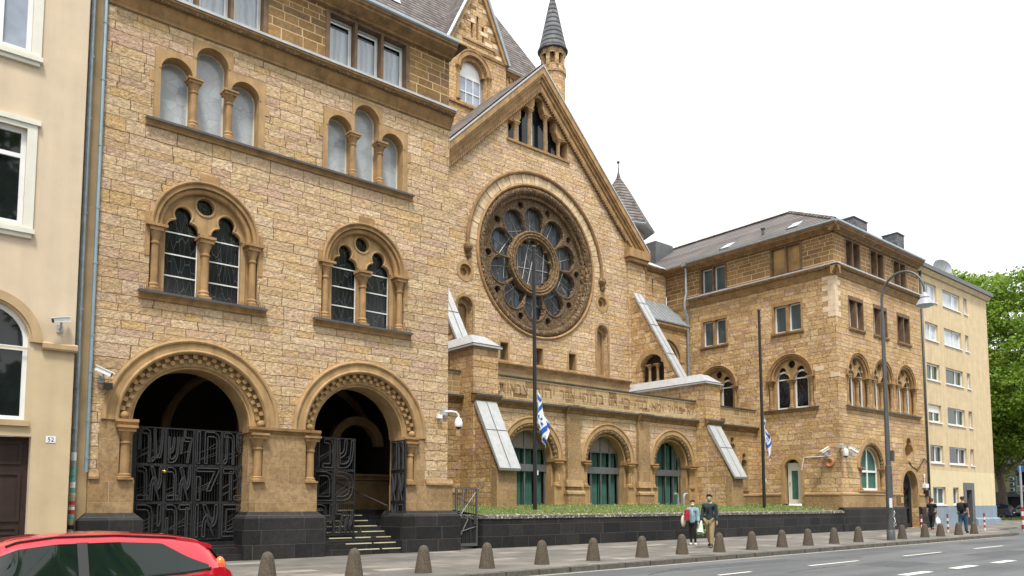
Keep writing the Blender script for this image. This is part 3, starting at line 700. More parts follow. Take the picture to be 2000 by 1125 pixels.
# iron gates with Hebrew letters
def gate_leaf(F, u0, u1, v0, v1, w, texts, parent, name='iron_gate'):
    mb = MB(); n = 2; du = (u1 - u0) / n; t = .035
    for i in range(n):
        a = u0 + du * i
        mb.plate(F, rect(a, a + du, v0, v1), [rect(a + t, a + du - t, v0 + (v1 - v0) * j / 3 + t, v0 + (v1 - v0) * (j + 1) / 3 - t) for j in range(3)], w - .05, w, back=True)
        for j in range(3):
            b0 = v0 + (v1 - v0) * j / 3
            for k in range(9): mb.box(F, a + t + (du - 2 * t) * (k + .6) / 9.2 - .006, a + t + (du - 2 * t) * (k + .6) / 9.2 + .006, b0 + t, b0 + (v1 - v0) / 3 - t, w - .045, w - .035)
            for k in range(4):
                x0, x1 = a + t, a + du - t; y0 = b0 + random.uniform(.1, .4); y1 = y0 + random.uniform(.15, .45)
                mb.tube([F.p(x0, y0, w - .03), F.p(x1, y1, w - .03)], .008, 4)
    Gt = add(name, mb, 'iron', parent)
    lt = MB()
    for i in range(n):
        for j in range(3):
            s_ = texts[j][i]
            if not s_: continue
            a = u0 + du * i + t + .03; b_ = u0 + du * (i + 1) - t - .03; c = v0 + (v1 - v0) * (2 - j) / 3 + t + .03; d_ = v0 + (v1 - v0) * (3 - j) / 3 - t - .03
            glyph_outline(lt, F, s_, a, b_, c, d_, w)
    add('lettering', lt, 'iron_bar', Gt)
    return Gt
def glyph_outline(mb, F, body, u0, u1, v0, v1, w):
    """letters drawn as raised outlines of flat bar, as on the gates"""
    cu = bpy.data.curves.new('glyphs', 'FONT'); cu.body = body; cu.resolution_u = 1
    o = bpy.data.objects.new('glyphs', cu); COL.objects.link(o); bpy.context.view_layer.update()
    me = bpy.data.meshes.new_from_object(o.evaluated_get(bpy.context.evaluated_depsgraph_get()))
    bm = bmesh.new(); bm.from_mesh(me); bmesh.ops.remove_doubles(bm, verts=bm.verts, dist=1e-5)
    xs = [v.co.x for v in bm.verts]; ys = [v.co.y for v in bm.verts]; x0, x1, y0, y1 = min(xs), max(xs), min(ys), max(ys)
    f = lambda c: F.p(u0 + (c.x - x0) / (x1 - x0) * (u1 - u0), v0 + (c.y - y0) / (y1 - y0) * (v1 - v0), w + .012)
    for e in bm.edges:
        if len(e.link_faces) == 1: mb.tube([f(e.verts[0].co), f(e.verts[1].co)], .019, 4, sm=False)
    bm.free(); bpy.data.objects.remove(o); bpy.data.curves.remove(cu); bpy.data.meshes.remove(me)
FG8 = front(21.45)
T1a = (('\u05d9\u05e8\u05e2', '\u05e9\u05d9\u05dc'), ('\u05d1\u05d0', '\u05d1\u05d0'), ('\u05d4\u05d9', '\u05d4\u05d3'))
T1b = (('\u05d5\u05d7', '\u05ea\u05e4'), ('\u05e7', '\u05d3\u05e6'), ('\u05d5\u05d0', '\u05dd'))
GATE_V = (.56, 3.53)
gate_leaf(FG8, 5.2, 6.66, *GATE_V, 0, T1a, B); gate_leaf(FG8, 6.68, 8.12, *GATE_V, 0, T1b, B)
mb = MB(); mb.box(FG8, 5.02, 5.2, .3, 3.5, -.05, -.003); add('gate_jamb', mb, 'iron', B); mb = MB(); mb.box(FG8, 8.12, 8.25, .3, 3.5, -.05, -.003); add('gate_jamb', mb, 'iron', B)
gate_leaf(FG8, 10.12, 11.5, *GATE_V, 0, (('\u05d5\u05e0', '\u05e9'), ('\u05dd', '\u05db'), ('\u05d4\u05d9', '\u05dc\u05d0')), B)
FO = leftface(12.86)
gate_leaf(FO, -21.6, -20.75, *GATE_V, 0, (('\u05d5', '\u05d7'), ('\u05d0', '\u05d0'), ('\u05d0', '\u05d5')), B)
mb = MB(); mb.tube([FG8.p(5.85, 2.36, .05), FG8.p(5.95, 2.36, .05)], .045); mb.sphere(FG8.p(5.9, 2.36, .08), .055)
add('gate_handle', mb, 'brass', B)

# ---- string course, attic and eaves cornice, shared by both wings
STR = [(-.05, 14.22), (.04, 14.22), (.06, 14.27), (.03, 14.30), (.05, 14.33), (.16, 14.50), (.20, 14.55), (.20, 14.60), (.28, 14.66), (.34, 14.70), (.34, 14.80), (-.05, 14.82)]
EAV = [(-.1, 16.70), (.08, 16.70), (.08, 16.76), (.30, 16.88), (.36, 16.92), (.36, 16.98), (.42, 17.02), (.42, 17.10), (-.1, 17.12)]
def band(F, u0, u1):
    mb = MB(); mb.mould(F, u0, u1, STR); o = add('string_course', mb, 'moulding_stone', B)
    mb = MB(); mb.tube([F.p(u0 + .02 + (u1 - u0 - .04) * i / 160, 14.64, .26) for i in range(161)], [.045 + .018 * (i % 2) for i in range(161)], 6); add('rope_moulding', mb, 'carved_fine', o)
    mb = MB(); mb.mould(F, u0 - .01, u1 + .01, [(-.05, 14.822), (.35, 14.80), (.35, 14.755), (.37, 14.755), (.37, 14.83), (-.05, 14.87)]); add('flashing', mb, 'zinc', o)
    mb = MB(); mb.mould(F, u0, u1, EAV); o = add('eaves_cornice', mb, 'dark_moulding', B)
    mb = MB(); mb.mould(F, u0 - .01, u1 + .01, [(.30, 17.122), (.44, 17.10), (.50, 17.13), (.50, 17.22), (.30, 17.22)]); add('gutter', mb, 'gutter_zinc', o)
band(FL, 4.03, 14.62)
def attic_group(F, u0, u1, n, v0=15.02, v1=16.58, blind=False, glass='draped_glass', deep=.30, tilt=True, B=B, mat='mullion_wood'):
    m = .09; mb = MB(); L = (u1 - u0 - m * (n - 1)) / n
    hs = [rect(u0 + i * (L + m), u0 + i * (L + m) + L, v0, v1) for i in range(n)]
    mb.plate(F, rect(u0 - .14, u1 + .14, v0 - .01, v1 + .12), hs, -deep, .02)
    W = add('mullioned_window', mb, mat, B)
    g = MB(); fr = MB(); c = MB()
    for i in range(n):
        a = u0 + i * (L + m); b_ = a + L
        if blind: g.poly([F.p(a, v0, -.18), F.p(b_, v0, -.18), F.p(b_, v1, -.18), F.p(a, v1, -.18)])
        else:
            g.poly([F.p(a, v0, -deep + .01), F.p(b_, v0, -deep + .01), F.p(b_, v1, -deep + .01), F.p(a, v1, -deep + .01)])
            fr.plate(F, rect(a, b_, v0, v1), [rect(a + .06, b_ - .06, v0 + .07, v1 - .07)], -deep + .012, -deep + .06)
            if tilt:
                fr.plate(F, rect(a + .065, b_ - .065, v0 + .075, v1 - .12), [rect(a + .11, b_ - .11, v0 + .12, v1 - .17)], -deep + .062, -deep + .085)
                c.poly([F.p(a + .06, v1 - .28, -deep + .013), F.p(b_ - .06, v1 - .28, -deep + .013), F.p(b_ - .06, v1 - .07, -deep + .013), F.p(a + .06, v1 - .07, -deep + .013)])
    add('blind_panel' if blind else 'pane', g, 'tan_panel' if blind else glass, W)
    if not blind: add('frame', fr, 'white_paint', W)
    if tilt and not blind: add('tilt_gap', c, 'dark_glass', W)
    s = MB(); s.mould(F, u0 - .12, u1 + .12, [(-.2, v0 - .1), (.1, v0 - .1), (.1, v0 - .06), (-.2, v0 - .005)]); add('sill', s, 'zinc' if not blind else 'lead_dark', W)
    return rect(u0 - .13, u1 + .13, v0 - .01, v1 + .11)
FA = front(20.95)
hs_ = [attic_group(FA, 10.13, 12.85, 3), attic_group(FA, 5.3, 8.05, 3)]
mb = MB(); mb.plate(FA, rect(4.05, 14.58, 14.8, 16.72), hs_, -.3, 0, rim=False); add('attic_wall', mb, 'brown_ashlar', B)
mb = MB(); mb.plate(rightface(14.58), rect(20.95, 33, 14.3, 16.72), [], -.3, 0, rim=False); add('attic_wall', mb, 'brown_ashlar', B)
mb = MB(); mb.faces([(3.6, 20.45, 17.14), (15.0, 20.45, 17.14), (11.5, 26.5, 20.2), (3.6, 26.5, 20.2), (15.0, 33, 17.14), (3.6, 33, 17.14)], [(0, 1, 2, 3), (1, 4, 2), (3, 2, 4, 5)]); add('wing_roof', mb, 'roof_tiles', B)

# ---- gable of the main hall
GY = 30.95; FGb = front(GY); RC = (27.6, 14.72)
slope = (25.55 - 16.9) / (36.3 - 27.6)
def gz(x, top=25.3): return top - abs(x - AX) * slope
holes = [circ(RC[0], RC[1], 4.28, 72)]
ni = []
for s in (-1, 1):
    ni += [circ(AX + s * 4.98, 13.27, .52, 24), arch(AX + s * 4.98, .47, 8.95, 11.5, 14)]
sq = [rect(AX + d - .28, AX + d + .28, 9.0, 9.95) for d in (-2.45, 0, 2.5)]
trif = [(25.35, 21.1), (25.35, 22.2), (25.75, 22.2), (25.75, 22.75), (26.25, 22.75), (26.25, 23.35), (26.75, 23.35), (26.75, 23.9), (27.25, 23.9), (27.25, 24.3), (27.95, 24.3), (27.95, 23.9), (28.45, 23.9), (28.45, 23.35), (28.95, 23.35), (28.95, 22.75), (29.45, 22.75), (29.45, 22.2), (29.85, 22.2), (29.85, 21.1)]
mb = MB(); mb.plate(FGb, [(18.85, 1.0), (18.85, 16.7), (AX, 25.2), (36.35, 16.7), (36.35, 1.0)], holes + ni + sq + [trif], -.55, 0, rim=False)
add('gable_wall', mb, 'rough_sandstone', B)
for F_, r_ in ((rightface(36.35), rect(30.95, 36, 1, 16.7)), (leftface(18.85), rect(-36, -30.95, 1, 16.7))):
    mb = MB(); mb.plate(F_, r_, [], -.3, 0, rim=False); add('hall_side_wall', mb, 'fine_sandstone', B)
for s in (-1, 1):
    u = AX + s * 4.98
    mb = MB(); mb.ring(FGb, u, 13.27, .36, .54, -.14, .025, 0, 360, 24); mb.ring(FGb, u, 13.27, .2, .365, -.32, -.16, 0, 360, 24); mb.poly([FGb.p(a, c, -.33) for a, c in circ(u, 13.27, .4, 20)])
    add('roundel', mb, 'plain_stone', B)
    mb = MB(); mb.plate(FGb, arch(u, .60, 8.85, 11.5, 16), [arch(u, .46, 8.96, 11.5, 16)], -.02, .022); mb.plate(FGb, arch(u, .48, 8.93, 11.5, 16), [arch(u, .30, 9.06, 11.35, 16)], -.5, -.3); mb.poly([FGb.p(a, c, -.46) for a, c in arch(u, .46, 8.9, 11.5, 14)])
    add('blind_niche', mb, 'dressed_sandstone', B)
for d in (-2.45, 0, 2.5):
    u = AX + d; mb = MB(); mb.plate(FGb, rect(u - .37, u + .37, 8.9, 10.03), [rect(u - .27, u + .27, 9.0, 9.94)], -.4, .02); W = add('small_window', mb, 'plain_stone', B)
    mb = MB(); mb.poly([FGb.p(a, c, -.42) for a, c in rect(u - .3, u + .3, 8.98, 9.96)]); add('pane', mb, 'shutter_grey', W)
# rose window
mb = MB()
for k in range(46): mb.ring(FGb, *RC, 4.3, 4.82, -.03, .015 + .012 * (k % 3), 180 * (k + .05) / 46, 180 * (k + .95) / 46, 2)
H = add('rose_voussoirs', mb, 'voussoir_stone', B)
mb = MB()
mb.arctube(FGb, *RC, 4.9, .06, .11, 0, 180, 64); mb.ring(FGb, *RC, 4.8, 4.98, -.02, .05, 0, 180, 60)
HD = add('rose_hood', mb, 'dark_moulding', B)
for s in (-1, 1):
    u = AX + s * 4.9; mb = MB(); mb.sphere(FGb.p(u, 14.5, .12), .24, 10, 8, (1, 1, 1.1)); mb.sphere(FGb.p(u + .08, 14.15, .08), .15, 8, 6, (1, 1, 1.5)); add('corbel', mb, 'carved_fine', HD)
mb = MB()
mb.ring(FGb, *RC, 4.14, 4.32, -.2, .03, 0, 360, 90)
mb.arctube(FGb, *RC, 4.22, .03, .07, 0, 360, 200, 6, mod=lambda i: 1 + .25 * (i % 2))
RW = add('rose_window', mb, 'moulding_stone', B)
mb = MB()
mb.arctube(FGb, *RC, 3.95, -.12, .20, 0, 360, 90, 14)
mb.ring(FGb, *RC, 3.56, 4.15, -.7, -.17, 0, 360, 90)
add('carved_ring', mb, 'carved_stone', RW)
def lobe_pts():
    out = []
    for k in range(10):
        th = radians(90 + 36 * k); c = (2.50 * cos(th), 2.50 * sin(th)); n = 20
        for i in range(n + 1):
            ph = -110 + 220 * i / n
            r = .73 - .06 * abs(sin(radians(ph * 5 / 2.44 + 90))) ** 3
            a = th + radians(ph)
            out.append((RC[0] + c[0] + r * cos(a), RC[1] + c[1] + r * sin(a)))
    return out
mb = MB()
mb.plate(FGb, circ(*RC, 3.6, 90), [lobe_pts()] + [circ(RC[0] + 3.24 * cos(radians(72 + 36 * k)), RC[1] + 3.24 * sin(radians(72 + 36 * k)), .2, 14) for k in range(10)], -.62, -.36)
for k in range(10):
    th = radians(90 + 36 * k)
    c = (RC[0] + 2.43 * cos(th), RC[1] + 2.43 * sin(th))
    d_ = 90 + 36 * k
    mb.arctube(FGb, *c, .79, -.355, .04, d_ - 100, d_ + 100, 30, 6, mod=lambda i: 1 + .3 * (i % 2))
    hk = radians(72 + 36 * k); mb.ring(FGb, RC[0] + 3.24 * cos(hk), RC[1] + 3.24 * sin(hk), .2, .235, -.37, -.34, 0, 360, 16)
for k in range(10):
    hk = radians(72 + 36 * k); e = (cos(hk), sin(hk))
    P = lambda r, w_: FGb.p(RC[0] + r * e[0], RC[1] + r * e[1], w_)
    mb.tube([P(1.7, -.45), P(1.82, -.45), P(1.84, -.45), P(2.28, -.45), P(2.3, -.45), P(2.46, -.45), P(2.55, -.43)], [.13, .13, .08, .08, .09, .13, .14], 8)
add('tracery', mb, 'tracery_stone', RW)
mb = MB()
mb.ring(FGb, *RC, 1.42, 1.80, -.62, -.3, 0, 360, 64); mb.arctube(FGb, *RC, 1.74, -.3, .07, 0, 360, 64, 8); mb.arctube(FGb, *RC, 1.58, -.28, .06, 0, 360, 96, 6, mod=lambda i: 1.3 if i % 3 == 0 else .7); mb.arctube(FGb, *RC, 1.43, -.32, .05, 0, 360, 64, 6)
foil = []
for k in range(12):
    th = 2 * pi * k / 12; n = 8
    for i in range(n):
        q = th + 2 * pi / 12 * (i / n - .5); r = 1.17 + .19 * sqrt(max(0, 1 - (2 * (i / n) - 1) ** 2)); foil.append((RC[0] + r * cos(q), RC[1] + r * sin(q)))
mb.plate(FGb, circ(*RC, 1.45, 64), [foil], -.6, -.42)
add('central_ring', mb, 'ring_stone', RW)
mb = MB(); mb.poly([FGb.p(a, c, -.63) for a, c in circ(*RC, 3.6, 64)]); add('pane', mb, 'rose_glass', RW)
mb = MB()
def bar(r0, a0, r1, a1, t=.013): mb.tube([FGb.p(RC[0] + r0 * cos(radians(a0)), RC[1] + r0 * sin(radians(a0)), -.61), FGb.p(RC[0] + r1 * cos(radians(a1)), RC[1] + r1 * sin(radians(a1)), -.61)], t, 4)
for k in range(10):
    c = 90 + 36 * k + random.uniform(-4, 4); bar(1.8, c, 3.0, c + random.uniform(-5, 5)); bar(2.0 + random.uniform(-.1, .3), c - 15, 2.3 + random.uniform(-.2, .3), c + 15)
for a, b_ in ((100, 235), (75, 255), (195, 350), (40, 310), (150, 215), (120, 20)): bar(1.2, a, 1.2, b_, .019)
add('glazing_bars', mb, 'zinc', RW)
# trifora under the apex
mb = MB(); mb.plate(FGb, trif, [[(u + (.04 if u < AX else -.04) , v + (.03 if v < 21.2 else -.04)) for u, v in trif]], -.5, .02, rim=False)
mb.mould(FGb, 25.3, 29.95, [(-.1, 20.98), (.1, 20.98), (.12, 21.09), (-.1, 21.1)])
TW = add('gable_window', mb, 'plain_stone', B)
for u, t in ((26.0, 22.25), (27.0, 23.3), (28.2, 23.3), (29.2, 22.25)):
    mb = MB(); mb.column(FGb, u, -.12, 21.1, t, .10, .50, .22)
    mb.plate(FGb, [(u - .17, t + .002), (u + .17, t + .002), (u + .3, t + .28), (u + .3, t + .62), (u - .3, t + .62), (u - .3, t + .28)], [], -.38, .025); CL = add('column', mb, 'moulding_stone', TW)
    mb = MB(); mb.lathe(FGb.p(u, 0, -.12), [(.112, 21.33), (.108, t - .5)], 12); add('shaft', mb, 'letter_stone', TW)
mb = MB(); mb.plate(FGb, [(26.45, 23.62), (27.05, 23.9), (27.6, 24.12), (28.15, 23.9), (28.75, 23.62), (28.3, 24.2), (27.6, 24.32), (26.9, 24.2)], [], -.38, .02); add('arch_head', mb, 'moulding_stone', TW)
mb = MB(); mb.poly([FGb.p(a, c, -.5) for a, c in [(25.2, 21), (25.2, 22.4), (27.6, 24.3), (30, 22.4), (30, 21)]]); add('pane', mb, 'dark_glass', TW)
mb = MB()
for u in (25.7, 26.45, 27.45, 28.6, 29.45): mb.box(FGb, u - .06, u + .06, 21.1, 22.2 + (1.3 if 26 < u < 29 else 0), -.48, -.42)
add('glazing_bars', mb, 'pale_frame', TW)
# verge
def verge(v_hi, v_lo, w0, w1, mat, name, mb=None, par=None):
    m = mb or MB(); ex = 8.85
    m.plate(FGb, [(AX - ex, gz(AX - ex, v_hi)), (AX, v_hi), (AX + ex, gz(AX + ex, v_hi)), (AX + ex, gz(AX + ex, v_lo)), (AX, v_lo), (AX - ex, gz(AX - ex, v_lo))], [], w0, w1)
    return m
mb = verge(25.75, 25.35, -.1, .42, '', ''); verge(25.348, 25.2, -.1, .36, '', '', mb); verge(25.198, 24.95, -.1, .24, '', '', mb); verge(24.948, 24.60, -.1, .16, '', '', mb)
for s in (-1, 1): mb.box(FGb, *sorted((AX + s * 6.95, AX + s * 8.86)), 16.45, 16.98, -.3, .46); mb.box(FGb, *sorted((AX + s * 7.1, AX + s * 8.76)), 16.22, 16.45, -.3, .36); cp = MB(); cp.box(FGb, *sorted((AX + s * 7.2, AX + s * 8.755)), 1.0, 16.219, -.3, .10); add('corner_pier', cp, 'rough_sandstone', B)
VG = add('gable_verge', mb, 'moulding_stone', B)
mb = MB()
L = hypot(8.0, 8.0 * slope)
for s in (-1, 1):
    for i in range(62):
        t = (i + .5) / 62 * 7.05; x = AX + s * t; z = gz(x, 24.50)
        mb.box(FGb, x - .04, x + .04, z - .12, z + .09, -.02, .2)
add('dentils', mb, 'dark_moulding', VG)
mb = verge(25.86, 25.752, -.4, .46, '', ''); add('verge_flashing', mb, 'zinc', VG)
mb = MB()
for s in (-1, 1): mb.faces([(AX, 30.6, 25.95), (AX, 36.5, 25.95), (AX + s * 9.0, 36.5, gz(AX + 9.0, 25.95)), (AX + s * 9.0, 30.6, gz(AX + 9.0, 25.95))], [(0, 1, 2, 3)])
add('hall_roof', mb, 'roof_tiles', B)
# ledge below the gable
mb = MB(); mb.mould(FGb, 20.7, 34.6, [(-.1, 8.55), (.3, 8.55), (.34, 8.65), (.46, 8.72), (.46, 8.78), (-.1, 8.84)]); add('ledge', mb, 'dark_moulding', B)
mb = MB(); mb.box(FGb, 20.7, 34.6, 5, 8.55, -.1, .28); add('hall_base', mb, 'dressed_sandstone', B)
# ---- loggia
FG0 = front(25.9)
AC = (AX - 4.95, AX, AX + 4.95)
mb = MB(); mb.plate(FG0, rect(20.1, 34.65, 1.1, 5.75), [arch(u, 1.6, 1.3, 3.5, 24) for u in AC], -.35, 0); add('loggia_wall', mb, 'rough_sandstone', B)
for idx, u in enumerate(AC):
    mb = MB(); mb.ring(FG0, u, 3.52, 1.6, 1.9, -.03, .05, n=36); mb.arctube(FG0, u, 3.52, 1.85, .04, .05, n=36)
    mb.ring(FG0, u, 3.52, 1.3, 1.42, -.7, -.13, n=36); mb.ring(FG0, u, 3.52, 1.36, 1.62, -.5, -.16, n=36)
    for s in (-1, 1):
        mb.box(FG0, *sorted((u + s * 1.32, u + s * 2.05)), 1.1, 2.3, -.6, .05); mb.box(FG0, *sorted((u + s * 1.26, u + s * 2.08)), 1.1, 1.55, -.6, .10)
        mb.box(FG0, *sorted((u + s * 1.32, u + s * 1.7)), 2.3, 3.52, -.6, -.18); mb.box(FG0, *sorted((u + s * 1.7, u + s * 2.0)), 2.3, 3.4, -.3, .02)
    A = add('loggia_arch', mb, 'plain_stone', B)
    mb = MB(); mb.arctube(FG0, u, 3.52, 1.50, -.07, .115, 0, 180, 64, 8, mod=lambda i: .82 + .3 * ((i % 3) / 2)); add('rope_moulding', mb, 'carved_fine', A)
    for s in (-1, 1): mb = MB(); mb.column(FG0, u + s * 1.55, -.06, 2.3, 3.42, .115, .36, .18); mb.mould(FG0, *sorted((u + s * 1.28, u + s * 2.05)), [(-.5, 3.42), (.04, 3.42), (.12, 3.5), (.12, 3.56), (-.5, 3.56)]); add('column', mb, 'moulding_stone', A)
    FD = front(26.42)
    mb = MB()
    for a in (-1.28, -.72, -.02, .62, 1.2): mb.box(FD, u + a, u + a + .07, 1.4, 4.75, -.06, 0)
    mb.box(FD, u - 1.3, u + 1.3, 2.98, 3.30, -.05, .03); mb.box(FD, u - 1.3, u + 1.3, 1.3, 1.45, -.05, .03)
    if idx < 2: mb.box(FD, u - 1.3, u + 1.3, 4.0, 4.06, -.05, .02)
    D = add('glazed_door', mb, 'grey_frame', B)
    mb = MB()
    for (a, b_) in ((-1.22, -.75), (-.62, -.08), (.0, .1), (.14, .58), (.72, 1.15)):
        mb.grid(lambda p, q: FD.p(u + a + (b_ - a) * p, 1.42 + 3.2 * q, -.2 + .035 * sin(p * (b_ - a) * 62 + q)), 30, 2)
    add('curtain', mb, 'green_curtain', D)
    mb = MB(); mb.poly([FD.p(a, c, -.35) for a, c in arch(u, 1.5, 1.3, 3.5, 20)]); add('pane', mb, 'interior_dark', D)
    if idx < 2:
        mb = MB(); mb.poly([FD.p(a, c, -.03) for a, c in [(u - 1.45, 4.05)] + [q for q in arc(u, 3.52, 1.5, 160, 20, 16)] + [(u + 1.45, 4.05)]]); add('shutter', mb, 'shutter_grey', D)
for u in (AX - 2.48, AX + 2.48):
    mb = MB(); mb.box(FG0, u - .42, u + .42, 1.1, 5.75, -.1, .18)
    mb.mould(FG0, u - .52, u + .52, [(0, 2.3), (.28, 2.3), (.22, 2.5), (.19, 2.62), (0, 2.62)]); mb.box(FG0, u - .55, u + .55, 1.1, 1.95, -.1, .32); mb.mould(FG0, u - .58, u + .58, [(0, 1.95), (.36, 1.95), (.34, 2.04), (.24, 2.12), (0, 2.12)])
    mb.box(FG0, u - .66, u + .66, 1.1, 1.5, -.1, .42)
    add('pilaster', mb, 'dressed_sandstone', B)
CO = [(-.1, 5.72), (.05, 5.72), (.08, 5.80), (.2, 5.90), (.24, 5.94), (.24, 6.0), (-.1, 6.04)]
def cornice(F, u0, u1, w=0, name='loggia_cornice'):
    mb = MB(); mb.mould(F, u0, u1, [(a + w if a > 0 else a, b_) for a, b_ in CO]); o = add(name, mb, 'dark_moulding', B)
    mb = MB(); mb.mould(F, u0 - .01, u1 + .01, [(-.1, 6.042), (w + .25, 6.002), (w + .25, 5.95), (w + .275, 5.95), (w + .275, 6.03), (-.1, 6.07)]); add('flashing', mb, 'lead_dark', o)
cornice(FG0, 20.15, 34.6)
for u in (AX - 2.48, AX + 2.48): cornice(FG0, u - .46, u + .46, .19)
mb = MB(); mb.box(FG0, 20.1, 34.65, 6.0, 7.08, -.4, 0); add('parapet', mb, 'parapet_ashlar', B)
mb = MB(); mb.mould(FG0, 20.12, 34.7, [(-.45, 7.08), (.07, 7.08), (.07, 7.13), (-.45, 7.18)]); add('parapet_coping', mb, 'lead_dark', B)
words = ['\u05dc\u05d0', '\u05d1\u05d7\u05d9\u05dc', '\u05d5\u05dc\u05d0', '\u05d1\u05db\u05d7', '\u05db\u05d9', '\u05d0\u05dd', '\u05d1\u05e8\u05d5\u05d7\u05d9', '\u05d0\u05de\u05e8', '\u05d9\u05d4\u05d5\u05d4', '\u05e6\u05d1\u05d0\u05d5\u05ea']
pos = 34.45; unit = 13.7 / (sum(map(len, words)) + .85 * (len(words) - 1))
for wd_ in words:                       # the verse runs from right to left
    L = unit * len(wd_); mb = MB(); mb.text(FG0, wd_[::-1], pos - L + .03, pos - .03, 6.35, 6.79, -.02, .016); add('inscription_word', mb, 'letter_stone', B); pos -= L + .85 * unit
mb = MB(); mb.xyz(20.6, 34.6, 26.3, 30.7, 6.2, 6.5); add('loggia_roof', mb, 'zinc_roof', B)
# return walls between loggia and wings
def trefoil_niche(c, v0, v1, h=.27):
    return [(c - h, v0)] + arc(c - h * .45, v1 - .62, h * .55, 180, 100, 5) + arc(c, v1 - .28, h * .72, 215, -35, 10) + arc(c + h * .45, v1 - .62, h * .55, 80, 0, 5) + [(c + h, v0)]
for s in (-1, 1):
    X0, X1 = (35.85, 40.66) if s > 0 else (14.57, 19.35)
    n1, n2 = (38.2, 39.35) if s > 0 else (16.9, 15.85)
    FW = front(26.1)
    t1 = trefoil_niche(n1, 2.55, 5.45); t2 = trefoil_niche(n2, 2.25, 4.55)
    mb = MB(); mb.plate(FW, rect(X0, X1, 1.0, 5.75), [t1, t2], -.4, 0); add('return_wall', mb, 'fine_sandstone', B)
    for t, c, v0, v1 in ((t1, n1, 2.55, 5.45), (t2, n2, 2.25, 4.55)):
        mb = MB(); o_ = rect(c - .42, c + .42, v0 - .15, v1 + .18); mb.plate(FW, o_, [[(a + (.008 if a < c else -.008), v + (.01 if v < v0 + .1 else 0)) for a, v in t]], -.02, .018); mb.poly([FW.p(a, v, -.33) for a, v in rect(c - .4, c + .4, v0 - .1, v1 + .1)])
        nn = add('trefoil_niche', mb, 'plain_stone', B)
        mb = MB(); mb.mould(FW, c - .36, c + .36, [(-.3, v0 - .06), (.08, v0 - .06), (.08, v0 - .02), (-.3, v0 + .06)]); add('sill', mb, 'lead_dark', nn)
    mb = MB(); mb.box(FW, X0, X1, 1.0, 1.95, -.1, .12); mb.mould(FW, X0, X1, [(0, 1.95), (.15, 1.95), (.12, 2.03), (0, 2.1)]); add('return_base', mb, 'dressed_sandstone', B)
    cornice(FW, X0, X1 - .0); mb = MB(); mb.box(FW, X0, X1, 6.0, 7.05, -.4, -.01); add('parapet', mb, 'parapet_ashlar', B)
    mb = MB(); mb.mould(FW, X0, X1, [(-.45, 7.05), (.06, 7.05), (.06, 7.10), (-.45, 7.15)]); add('parapet_coping', mb, 'lead_dark', B)
